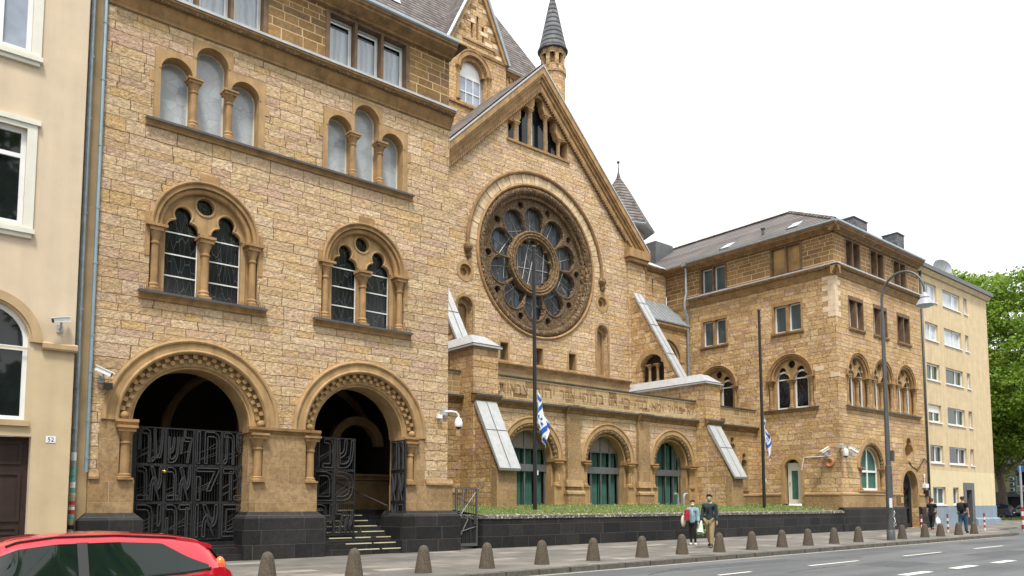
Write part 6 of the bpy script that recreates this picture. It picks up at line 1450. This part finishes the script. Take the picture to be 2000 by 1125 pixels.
for i in range(4500):
    x = random.uniform(79.5, 91.4); y = random.uniform(24.0 - (x - 79.5) * .53, 30); h = random.uniform(.08, .3); a = random.uniform(0, 6.28); wd = .03
    mb.poly([(x - wd * cos(a), y - wd * sin(a), .02), (x + wd * cos(a), y + wd * sin(a), .02), (x + .06 * cos(a + 1), y + .06 * sin(a + 1), .02 + h)])
tag(add('verge_grass', mb, 'grass_blades', recalc=False), 'strip of green grass beside the parked cars on the corner', 'grass', kind='stuff')

def tree(loc, H, spread, base_z, n_limbs, n_leaf, label, seed, leaf=.34, group=None):
    R = random.Random(seed); loc = V(loc)
    t = thing('plane_tree', loc, label, 'tree', group)
    mb = MB(); ends = []
    top = loc + V((.4, .5, base_z))
    mb.tube([loc + V((0, 0, -.1)), loc + V((.05, .1, base_z * .5)), top], [.48, .34, .28], 10)
    def limb(p, d_, L, r, depth):
        pts = [p]; q = p.copy(); dd = d_.copy()
        for i in range(4):
            dd = (dd + V((R.uniform(-.25, .25), R.uniform(-.25, .25), R.uniform(-.05, .28)))).normalized(); q = q + dd * L / 4; pts.append(q.copy())
        mb.tube(pts, [r * (1 - .2 * i) for i in range(5)], 6)
        if depth == 0: ends.extend(pts[2:]); return
        for k in range(3): limb(pts[2 + k % 3], (dd + V((R.uniform(-1, 1), R.uniform(-1, 1), R.uniform(-.35, .7)))).normalized(), L * .62, r * .5, depth - 1)
        ends.extend(pts[3:])
    for k in range(n_limbs):
        a = 2 * pi * k / n_limbs + R.uniform(-.3, .3); limb(top - V((0, 0, R.uniform(0, base_z * .3))), V((cos(a), sin(a), R.uniform(.35, 1.3))).normalized(), spread * R.uniform(.5, .72), .17, 2)
    limb(top, V((.05, 0, 1)), (H - base_z) * .55, .2, 2)
    add('trunk', mb, 'bark', t)
    cr = MB(); cc = loc + V((0, .8, base_z + (H - base_z) * .5)); rz_ = (H - base_z) * .55
    inel = lambda e: ((e.x - cc.x) / spread) ** 2 + ((e.y - cc.y) / spread) ** 2 + ((e.z - cc.z) / rz_) ** 2 < 1.05
    clumps = [e for e in ends if inel(e) and R.random() < .8]
    for k in range(n_leaf // 130):
        a, b_ = R.uniform(0, 2 * pi), R.uniform(-1, 1); s_ = sqrt(1 - b_ * b_); q = R.uniform(.35, 1.0) ** .5 * R.uniform(.88, 1.06)
        clumps.append(cc + V((q * spread * s_ * cos(a), q * spread * s_ * sin(a), q * rz_ * b_)))
    for i in range(n_leaf):
        e = clumps[R.randrange(len(clumps))]; rad = R.random() ** .55 * (1.0 + .8 * (hash((round(e.x, 2), round(e.z, 2))) % 100) / 100)
        a, b_ = R.uniform(0, 2 * pi), R.uniform(-1, 1); s_ = sqrt(1 - b_ * b_)
        p = e + V((rad * s_ * cos(a), rad * s_ * sin(a), rad * b_ * .55))
        if p.z < base_z * .62: continue
        nrm = V((R.uniform(-1, 1), R.uniform(-1, 1), R.uniform(.1, 1.4))).normalized(); x = nrm.orthogonal().normalized(); y = nrm.cross(x); an = R.uniform(0, 6.28); x, y = x * cos(an) + y * sin(an), y * cos(an) - x * sin(an)
        l = leaf * R.uniform(.6, 1.3)
        cr.poly([p - x * l * .5, p - y * l * .34 + nrm * .03, p + x * l * .55, p + y * l * .34 + nrm * .03])
    add('crown', cr, 'leaves', t, recalc=False)
tree((82.6, 26.6, 0), 23.6, 8.8, 5.0, 7, 75000, 'large bright green plane tree at the street corner beside the yellow house', 3, leaf=.34, group='plane trees at the corner')
tree((80.6, 31.0, 0), 24.3, 7.0, 7, 6, 30000, 'second plane tree, its top showing above the roof of the yellow house', 11, leaf=.36, group='plane trees at the corner')

# ------------------------------------------------------------------ cars
def interp(tab, x):
    for (a, ya), (b_, yb) in zip(tab, tab[1:]):
        if x <= b_: return ya + (yb - ya) * max(0, min(1, (x - a) / (b_ - a)))
    return tab[-1][1]
def car(label, loc, rz, paint, group=None, L=3.9, W=.835, H=1.45, hatch=True):
    """small hatchback, front towards +x, wheels on z = 0"""
    t = thing('hatchback_car' if hatch else 'parked_car', loc, label, 'car', group, rz=rz)
    k = L / 3.9; hz = H / 1.45
    zr_ = [(-1.95 * k, .55 * hz), (-1.94 * k, .70 * hz), (-1.90 * k, .92 * hz), (-1.80 * k, 1.10 * hz), (-1.62 * k, 1.30 * hz), (-1.50 * k, 1.365 * hz), (-1.2 * k, 1.41 * hz), (-.6 * k, 1.45 * hz), (0, 1.445 * hz), (.35 * k, 1.40 * hz), (.62 * k, 1.29 * hz), (1.02 * k, 1.02 * hz), (1.16 * k, .955 * hz), (1.5 * k, .88 * hz), (1.78 * k, .78 * hz), (1.90 * k, .64 * hz), (1.95 * k, .45 * hz)]
    zb_ = [(-1.95 * k, .9 * hz), (-1.72 * k, 1.04 * hz), (-1.3 * k, .985 * hz), (-.3 * k, .93 * hz), (.6 * k, .885 * hz), (1.1 * k, .86 * hz), (1.95 * k, .7 * hz)]
    w_ = [(-1.95 * k, .70), (-1.88 * k, .78), (-1.6 * k, .82), (-.8 * k, .835), (.8 * k, .835), (1.4 * k, .80), (1.75 * k, .73), (1.90 * k, .64), (1.95 * k, .5)]
    def sec(x):
        zr, zb, w = interp(zr_, x), interp(zb_, x), interp(w_, x) * W / .835
        if zr > zb + .06: pts = [(w * .9, .2), (w * .985, .32), (w, .55), (w * .995, zb * .88), (w * .975, zb), (w * .975 + (w * .72 - w * .975) * .5, zb + (zr - .075 - zb) * .5), (w * .72, zr - .075), (w * .62, zr - .022), (w * .3, zr - .004), (0, zr)]
        else:
            q = lambda f: .2 + (zr - .2) * f
            pts = [(w * .9, .2), (w * .985, min(.32, q(.2))), (w, q(.45)), (w * .99, q(.72)), (w * .965, q(.86)), (w * .93, q(.93)), (w * .85, q(.97)), (w * .7, q(.99)), (w * .35, q(1.0)), (0, q(1.0))]
        return pts
    xs = sorted(set([round(-1.95 * k + 3.9 * k * i / 60, 4) for i in range(61)]))
    mb = MB(); ps = []; m = 19
    for x in xs:
        p = sec(x); ps += [V((x, y, z)) for y, z in p] + [V((x, -y, z)) for y, z in reversed(p[:-1])]
    fs = [(i * m + j, i * m + j + 1, (i + 1) * m + j + 1, (i + 1) * m + j) for i in range(len(xs) - 1) for j in range(m - 1)]
    fs += [tuple(range(m)), tuple((len(xs) - 1) * m + j for j in range(m - 1, -1, -1))]
    mb.faces(ps, fs, True); BD = add('body', mb, paint, t, local=True)
    wx = (-1.22 * k, 1.24 * k)
    def sidept(x, f, s_, o=.006):
        zr, zb, w = interp(zr_, x), interp(zb_, x), interp(w_, x) * W / .835
        y = w * .975 + (w * .72 - w * .975) * f; return V((x, s_ * (y + o), zb + (zr - .075 - zb) * f + o * .4))
    for s_ in (-1, 1):
        for a, b_ in ((-1.56 * k, -.30 * k), (-.20 * k, .80 * k)):
            mb = MB(); mb.grid(lambda p, q: sidept(a + (b_ - a) * p, (.08 + .86 * q) if a > -1 else (.07 + (.87 * min(1, .15 + p * 2.2) if True else 0) * q), s_), 24, 4); add('side_window', mb, 'car_glass', t, local=True)
        mb = MB(); mb.grid(lambda p, q: sidept((-.31 + .12 * p) * k, .06 + .9 * q, s_, .004), 2, 4); add('door_pillar', mb, 'black_paint', t, local=True)
        for x in wx:
            mb = MB(); n = 24
            arch_ = [(x + .345 * cos(pi * i / n), .30 + .345 * sin(pi * i / n)) for i in range(n + 1)] + [(x - .345, .18), (x + .345, .18)]
            y0 = s_ * (W + .004); mb.faces([V((a, y0, b_)) for a, b_ in arch_], [tuple(range(n + 3))]); add('wheel_arch', mb, 'rubber', t, local=True)
            mb = MB(); ps = []
            for r, y in ((.20, .0), (.30, .0), (.31, .03), (.31, .17), (.30, .2)):
                ps += [V((x + r * cos(2 * pi * i / 24), s_ * (W - .19 + y), .30 + r * sin(2 * pi * i / 24))) for i in range(24)]
            mb.faces(ps, [(i * 24 + j, i * 24 + (j + 1) % 24, (i + 1) * 24 + (j + 1) % 24, (i + 1) * 24 + j) for i in range(4) for j in range(24)], True)
            Wh = add('wheel', mb, 'rubber', t, local=True)
            mb = MB(); ps = [V((x + .205 * cos(2 * pi * i / 20), s_ * (W + .008), .30 + .205 * sin(2 * pi * i / 20))) for i in range(20)]; mb.faces(ps + [V((x, s_ * (W - .02), .30))], [(i, (i + 1) % 20, 20) for i in range(20)]); add('rim', mb, 'rim_metal', Wh, local=True)
        mb = MB(); mb.tube([V((x * k, s_ * (interp(w_, x * k) * W / .835 * .655), interp(zr_, x * k) - .03)) for x in [-1.45 + .1 * i for i in range(20)]], .010, 5); add('roof_groove', mb, 'rubber', t, local=True)
        mb = MB(); mb.tube([sidept(x * k, .03, s_, .008) for x in [-1.58 + .1 * i for i in range(25)]], .012, 5); add('window_seal', mb, 'rubber', t, local=True)
        mb = MB(); xd = -.26 * k; wd_ = interp(w_, xd) * W / .835; mb.tube([V((xd, s_ * (wd_ * .99 + .003), .3)), V((xd, s_ * (wd_ + .003), .55)), V((xd, s_ * (wd_ * .995 + .003), interp(zb_, xd) * .9))], .006, 4); add('door_gap', mb, 'rubber', t, local=True)
        mb = MB(); c = V((.66 * k, s_ * (W + .09), .98 * hz)); mb.sphere(c, .1, 10, 7, (.8, 1, .7)); add('mirror', mb, paint, t, local=True)
        mb = MB(); mb.sphere((-1.735 * k, s_ * .655 * W / .835, 1.02 * hz), .105, 12, 8, (.6, .6, 1.15))
        add('tail_light', mb, 'orange_lens' if paint == 'red_paint' else 'red_band', t, local=True)
        mb = MB(); mb.sphere((1.76 * k, s_ * .55 * W / .835, .68), .16, 10, 7, (.9, .9, .55)); add('headlight', mb, 'pale_glass', t, local=True)
        mb = MB(); mb.tube([V((.1 * k, s_ * (W + .012), .80)), V((-.06 * k, s_ * (W + .012), .80))], .015, 6); add('door_handle', mb, paint, t, local=True)
    def toppt(x, y, o=.008): return V((x, y, interp(zr_, x) - .022 * (abs(y) / .5) ** 2 + o))
    mb = MB(); mb.grid(lambda p, q: toppt((.50 + .58 * q) * k, (-.55 + 1.1 * p) * (1 + .12 * q) * W / .835), 10, 8); add('windshield', mb, 'car_glass', t, local=True)
    mb = MB(); mb.grid(lambda p, q: toppt((-1.56 - .27 * q) * k, (-.52 + 1.04 * p) * W / .835), 10, 6); add('rear_window', mb, 'car_glass', t, local=True)
    if hatch:
        mb = MB(); ps = []
        for x, z0, z1 in ((-1.25, 1.36, 1.408), (-1.45, 1.33, 1.378), (-1.66, 1.27, 1.318)): ps += [V((x * k, y * W / .835, (z - .03 * abs(y) / .5) * hz)) for z in (z0, z1) for y in (-.56, -.3, 0, .3, .56)]
        fs = [(10 * i + j + 5, 10 * i + j + 6, 10 * i + j + 16, 10 * i + j + 15) for i in (0, 1) for j in range(4)] + [(10 * i + j, 10 * i + j + 1, 10 * i + j + 11, 10 * i + j + 10) for i in (0, 1) for j in range(4)] + [(20 + j, 21 + j, 26 + j, 25 + j) for j in range(4)] + [(j, 1 + j, 6 + j, 5 + j) for j in range(4)] + [(0, 5, 15, 10), (10, 15, 25, 20), (4, 9, 19, 14), (14, 19, 29, 24)]
        mb.faces(ps, fs, True); add('spoiler', mb, paint, t, local=True)
    mb = MB(); mb.faces([V((-1.96 * k, y, z)) for y, z in ((-.26, .62), (.26, .62), (.26, .73), (-.26, .73))], [(0, 1, 2, 3)]); add('number_plate', mb, 'sticker_white', t, local=True)
    return t
car('glossy red hatchback driving left along the near lane, cut by the picture edge', (1.42, 9.3, -.12), pi, 'red_paint', L=3.55, H=1.36)
car('dark navy car half hidden behind the corner of the yellow house', (81.5, 27.6, 0), pi * .5 + .05, 'navy_paint', 'cars parked at the corner', 4.2, .86, 1.5, False)
car('black estate car parked on the verge beside the corner tree', (87.5, 26.0, .02), pi * .42, 'black_car', 'cars parked at the corner', 4.4, .88, 1.52, False)

# ------------------------------------------------------------------ people
def skin_mesh(nodes, edges, sub=2):
    """nodes: name -> (position, radius). one smooth surface grown round the joined skeleton"""
    names = list(nodes); me = bpy.data.meshes.new('skeleton')
    me.from_pydata([nodes[n_][0] for n_ in names], [(names.index(a), names.index(b_)) for a, b_ in edges], [])
    o = bpy.data.objects.new('skeleton', me); COL.objects.link(o)
    m = o.modifiers.new('Skin', 'SKIN'); m.use_smooth_shade = True
    sd = me.skin_vertices[0].data
    for i, n_ in enumerate(names):
        r = nodes[n_][1]; sd[i].radius = r if isinstance(r, tuple) else (r, r); sd[i].use_root = (i == 0)
    sb = o.modifiers.new('Sub', 'SUBSURF'); sb.levels = sub; sb.render_levels = sub
    bpy.context.view_layer.update()
    ev = bpy.data.meshes.new_from_object(o.evaluated_get(bpy.context.evaluated_depsgraph_get()))
    mb = MB(); mb.faces([v.co.copy() for v in ev.vertices], [tuple(p.vertices) for p in ev.polygons], True)
    bpy.data.objects.remove(o); bpy.data.meshes.remove(me); bpy.data.meshes.remove(ev); return mb
def rot(v, ax, ang): return Matrix.Rotation(ang, 3, ax) @ V(v)
def person(loc, rz, label, H, legs, arms, cl, slim=1.0, head_turn=0):
    """forward is +y. legs/arms: per side (swing, bend) in radians; cl: garment colours"""
    t = thing('person', loc, label, 'person', rz=rz); k = H / 1.75; N = {}; S_ = slim
    def put(n_, p, r): N[n_] = (V(p) * k, (r[0] * k, r[1] * k) if isinstance(r, tuple) else r * k)
    put('pelvis', (0, 0, .93), .125 * S_); put('waist', (0, .005, 1.08), .115 * S_); put('chest', (0, .01, 1.30), .125 * S_); put('upper', (0, .0, 1.41), .085 * S_); put('neck', (0, .01, 1.50), .052)
    hd = lambda x, y, z: V((x * cos(head_turn) - y * sin(head_turn), x * sin(head_turn) + y * cos(head_turn), z))
    put('jaw', hd(0, .035, 1.575), .066); put('skull', hd(0, .02, 1.655), .088); put('crown', hd(0, .012, 1.70), .06)
    put('nose', hd(0, .128, 1.625), .012)
    E = [('pelvis', 'waist'), ('waist', 'chest'), ('chest', 'upper'), ('upper', 'neck'), ('neck', 'jaw'), ('jaw', 'skull'), ('skull', 'crown'), ('skull', 'nose')]
    for s, nm in ((-1, 'l'), (1, 'r')):
        put('ear' + nm, hd(s * .088, .01, 1.635), .014); E.append(('skull', 'ear' + nm))
        sw, kn = legs[nm]
        h = V((s * .085, 0, .88)); kne = h + rot((s * .005, 0, -.43), 'X', sw); ank = kne + rot((0, 0, -.40), 'X', sw - kn)
        toe = ank + rot((s * .03, .155, -.035), 'X', (sw - kn) * .7)
        put('hip' + nm, h, .09 * S_); put('knee' + nm, kne, .058); put('calf' + nm, kne.lerp(ank, .35), .055); put('ankle' + nm, ank, .036); put('toe' + nm, toe, .034)
        E += [('pelvis', 'hip' + nm), ('hip' + nm, 'knee' + nm), ('knee' + nm, 'calf' + nm), ('calf' + nm, 'ankle' + nm), ('ankle' + nm, 'toe' + nm)]
        aw, el, out = arms[nm]
        sh = V((s * .185 * (.5 + .5 * S_), -.005, 1.395)); elb = sh + rot(rot((0, 0, -.285), 'X', aw), 'Y', -s * out); wr = elb + rot(rot((0, 0, -.25), 'X', aw + el), 'Y', -s * out * .6)
        dv = (wr - elb).normalized(); palm = wr + dv * .06
        put('shoulder' + nm, sh, .058); put('elbow' + nm, elb, .042); put('wrist' + nm, wr, .027); put('palm' + nm, palm, .032)
        E += [('upper', 'shoulder' + nm), ('shoulder' + nm, 'elbow' + nm), ('elbow' + nm, 'wrist' + nm), ('wrist' + nm, 'palm' + nm)]
        side = dv.cross(V((1, 0, 0))).normalized()
        for f in range(4):
            b_ = palm + side * (.026 - .0175 * f); ln = (.06, .07, .065, .05)[f]
            put(f'f{f}a' + nm, b_ + dv * (.02 + ln * .5), .0095); put(f'f{f}b' + nm, b_ + dv * (.02 + ln) + V((-s * .03, 0, 0)), .008)
            E += [('palm' + nm, f'f{f}a' + nm), (f'f{f}a' + nm, f'f{f}b' + nm)]
        put('tha' + nm, palm + side * .05 - dv * .01, .011); put('thb' + nm, palm + side * .06 + dv * .035, .0095); E += [('palm' + nm, 'tha' + nm), ('tha' + nm, 'thb' + nm)]
        N['_' + nm] = (palm * k, 0)
    pal = {nm: N.pop('_' + nm)[0] for nm in 'lr'}
    add('body', skin_mesh(N, E), 'skin', t, local=True)
    def shell(name, keys, edges, grow, mat, extra=()):
        M = {q: (N[q][0], (N[q][1] if not isinstance(N[q][1], tuple) else N[q][1][0]) + grow) for q in keys}
        for nm_, p, r in extra: M[nm_] = (V(p), r)
        return add(name, skin_mesh(M, edges), mat, t, local=True)
    tk = ['pelvis'] + [a + b_ for a in ('hip', 'knee', 'ankle') for b_ in 'lr']
    te = [('pelvis', 'hipl'), ('pelvis', 'hipr')] + [(a + q, b_ + q) for a, b_ in (('hip', 'knee'), ('knee', 'ankle')) for q in 'lr']
    g = cl.get('leg_grow', .022); N['pelvis_'] = N['pelvis']; N['pelvis'] = (N['pelvis'][0], N['pelvis'][1] * .9)
    shell('trousers', tk, te, g, cl['legs']); N['pelvis'] = N.pop('pelvis_')
    for nm in 'lr':
        M = {'a': (N['ankle' + nm][0] + V((0, -.03, -.02)) * k, .046 * k), 'b': (N['ankle' + nm][0].lerp(N['toe' + nm][0], .5), .05 * k), 'c': (N['toe' + nm][0], .042 * k)}
        add('shoe', skin_mesh(M, [('a', 'b'), ('b', 'c')]), cl['shoes'], t, local=True)
    sl = cl.get('sleeve', 'long'); tk = ['waist', 'pelvis', 'chest', 'upper', 'shoulderl', 'shoulderr', 'elbowl', 'elbowr'] + (['wristl', 'wristr'] if sl == 'long' else [])
    te = [('pelvis', 'waist'), ('waist', 'chest'), ('chest', 'upper'), ('upper', 'shoulderl'), ('upper', 'shoulderr'), ('shoulderl', 'elbowl'), ('shoulderr', 'elbowr')]
    if sl == 'long': te += [('elbowl', 'wristl'), ('elbowr', 'wristr')]
    else:
        for q in 'lr': N['elbow' + q + '_'] = N['elbow' + q]
    N['collar'] = (N['upper'][0].lerp(N['neck'][0], .62), .052 * k); tk.append('collar'); te.append(('upper', 'collar'))
    M = {q: (N[q][0], N[q][1] + cl.get('top_grow', .026)) for q in tk}
    if sl != 'long':
        for q in 'lr': M['elbow' + q] = (N['shoulder' + q][0].lerp(N['elbow' + q][0], .72), N['elbow' + q][1] + .022)
        for q in ('elbowl_', 'elbowr_'): N.pop(q)
    if 'hem' in cl: M['pelvis'] = (M['pelvis'][0] + V((0, 0, -cl['hem'])), M['pelvis'][1] + .01)
    add(cl.get('top_name', 'jacket'), skin_mesh(M, te), cl['top'], t, local=True)
    if 'shirt' in cl:
        mb = MB(); mb.sphere(V((0, .075, 1.22)) * k, .11 * k, 12, 8, (.62, .75, 2.0)); add('shirt', mb, cl['shirt'], t, local=True)
    mb = MB(); c = hd(0, .0, 1.675) * k
    for i in range(9):
        for j in range(1): pass
    ps = []; n = 16; rows_ = 7
    for i in range(rows_ + 1):
        th = pi * .60 * i / rows_
        for q in range(n):
            a = 2 * pi * q / n; r = .104 * k * sin(th); fr = max(0, cos(a - pi / 2))
            z = .10 * k * cos(th) + (.075 * k * fr if th > 1.1 else 0)
            v = hd(r * cos(a) * .93, r * sin(a) * 1.06, 0); ps.append(c + v + V((0, 0, z)))
    mb.faces(ps, [(i * n + q, i * n + (q + 1) % n, (i + 1) * n + (q + 1) % n, (i + 1) * n + q) for i in range(rows_) for q in range(n)], True)
    add('hair', mb, cl['hair'], t, local=True)
    if 'mask' in cl:
        mb = MB(); mb.sphere(hd(0, .062, 1.585) * k, .066 * k, 12, 8, (1.0, .95, .86)); add('face_mask', mb, cl['mask'], t, local=True)
        for s in (-1, 1): mb = MB(); mb.tube([hd(s * .06, .07, 1.60) * k, hd(s * .092, .0, 1.63) * k], .004, 4); add('mask_loop', mb, cl['mask'], t, local=True)
    for s in (-1, 1):
        mb = MB(); mb.sphere(hd(s * .032, .098, 1.645) * k, .013 * k, 8, 6, (1.3, .6, .8)); add('eye', mb, 'black_cloth', t, local=True)
    if 'pack' in cl:
        mb = MB(); mb.sphere(V((0, -.20, 1.22)) * k, .17 * k, 14, 10, (.9, .55, 1.3)); add('backpack_body', mb, cl['pack'], t, local=True)
    Mw = Matrix.Translation(loc) @ Matrix.Rotation(rz, 4, 'Z')
    return t, {q: Mw @ pal[q] for q in 'lr'}
t, hands = person((23.4, 17.75, .01), radians(118), 'woman in a pale denim jacket and white sneakers wearing a white mask', 1.63,
    {'l': (.16, .30), 'r': (-.10, .05)}, {'l': (.05, .35, .12), 'r': (.35, 1.3, .10)},
    dict(legs='black_cloth', top='denim_pale', shoes='shoe_white', hair='hair_brown', mask='mask_white', top_grow=.04, hem=.09, leg_grow=.008, shirt='shirt_pale'), .92, .25)
h = hands['r']; mb = MB(); mb.grid(lambda p, q: h + V((-.03, -.08, .0)) + V((.10 * cos(2 * pi * p) * abs(cos(2 * pi * p)) ** -.4 if abs(cos(2 * pi * p)) > .01 else 0, .08 * sin(2 * pi * p), -.15 + .34 * q + .02 * sin(9 * p))), 20, 4); tag(add('parcel', mb, 'red_cloth', loc=tuple(h)), 'red patterned parcel held against the chest by the woman', 'parcel')
mb = MB(); mb.sphere(h + V((.0, .12, -.20)), .14, 12, 9, (.75, .55, 1.5)); mb.tube([h + V((.0, .12, -.03)), h + V((.05, .08, .22))], .012, 5); tag(add('tote_bag', mb, 'cream_bag', loc=tuple(h)), 'cream cloth bag hanging beside the woman in denim', 'bag')
t, hands = person((22.5, 16.35, .01), radians(108), 'man in a dark jacket and khaki trousers wearing a green mask', 1.82,
    {'l': (.22, .12), 'r': (-.20, .35)}, {'l': (-.05, .25, .16), 'r': (.10, .25, .14)},
    dict(legs='khaki', top='jacket_cloth', shoes='black_cloth', hair='hair_dark', mask='mask_green', top_grow=.032, hem=.02, leg_grow=.026, shirt='navy_cloth'), 1.02, .2)
h = hands['r']; mb = MB(); 
ps = [h + V((-.02, 0, .03))]; mb.tube([h + V((.02, 0, .06)), h + V((-.06, -.03, -.12)), h + V((-.16, -.07, -.36))], [.025, .07, .13], 10)
o = tag(add('bouquet', mb, 'bouquet_wrap', loc=tuple(h)), 'wrapped bunch of green stems held head down by the man in khaki', 'bouquet')
mb = MB()
for i in range(70):
    p = h + V((-.06, -.03, -.12)).lerp(V((-.17, -.07, -.40)), random.random()) + V((random.gauss(0, .06), random.gauss(0, .05), random.gauss(0, .04))); a = random.uniform(0, 6.28)
    mb.poly([p, p + V((.05 * cos(a), .05 * sin(a), .03)), p + V((.02, .02, .08))])
k_ = add('leaves', mb, 'bouquet_green', o, recalc=False)
t, hands = person((47.4, 19.0, .01), radians(-84), 'man in black t-shirt and black trousers walking away with a white bag', 1.80,
    {'l': (.22, .10), 'r': (-.25, .3)}, {'l': (-.1, .25, .14), 'r': (.08, .12, .14)},
    dict(legs='black_cloth', top='black_cloth', shoes='red_cloth', hair='hair_brown', sleeve='short', top_name='t_shirt', hem=.04, leg_grow=.026), 1.1)
h = hands['r']; mb = MB(); mb.sphere(h + V((0, 0, -.42)), .2, 12, 9, (.85, .75, 1.35)); mb.tube([h + V((0, 0, .02)), h + V((.03, .05, -.2))], [.02, .07], 8)
tag(add('carrier_bag', mb, 'plastic_white', loc=tuple(h)), 'white plastic carrier bag in the hand of the man in black', 'bag')
t, hands = person((43.55, 15.95, .01), radians(-96), 'man in blue jeans and black t-shirt walking away with a black backpack', 1.86,
    {'l': (-.18, .30), 'r': (.16, .08)}, {'l': (.15, .6, .22), 'r': (-.05, .15, .18)},
    dict(legs='jeans', top='black_cloth', shoes='black_cloth', hair='hair_dark', sleeve='short', top_name='t_shirt', hem=.05, leg_grow=.036, pack='black_cloth'), 1.12)

# ------------------------------------------------------------------ the park trees across the street, which the windows mirror
for i, (x, y, h) in enumerate(((-9, -10, 24), (-1.5, -12, 26), (7, -11, 25), (16, -12.5, 26), (25, -11, 24), (35, -12, 25), (46, -11, 24))):
    tree((x, y, -.1), h, 5.8, 3.2, 5, 5200, ['park tree across the street, behind the photographer to the left', 'park tree across the street, right behind the photographer', 'park tree across the street, opposite the gate arches', 'park tree across the street, opposite the left flagpole', 'park tree across the street, opposite the rose window', 'park tree across the street, opposite the right flagpole', 'park tree across the street, opposite the right wing'][i], 40 + i, leaf=1.0, group='park trees across the street')

mb = MB()  # hedge added out of view so window and car glass mirror dark green
for i in range(9000):
    x = random.uniform(-30, 70); z = 5.5 * random.random() ** .8 + .6 * sin(x * .7); y = -15 + random.uniform(-1.2, 1.2); a = random.uniform(0, 6.28); l = random.uniform(.3, .7)
    mb.poly([(x - l * cos(a), y - l * .5 * sin(a), z - l * .3), (x + l * .3, y, z - l * .5), (x + l * cos(a), y + l * .5 * sin(a), z + l * .2), (x - l * .2, y, z + l * .6)])
tag(add('reflection_hedge', mb, 'leaves', loc=(20, -15, 0), recalc=False), 'long tall unseen hedge across the street, added to darken reflections', 'hedge')
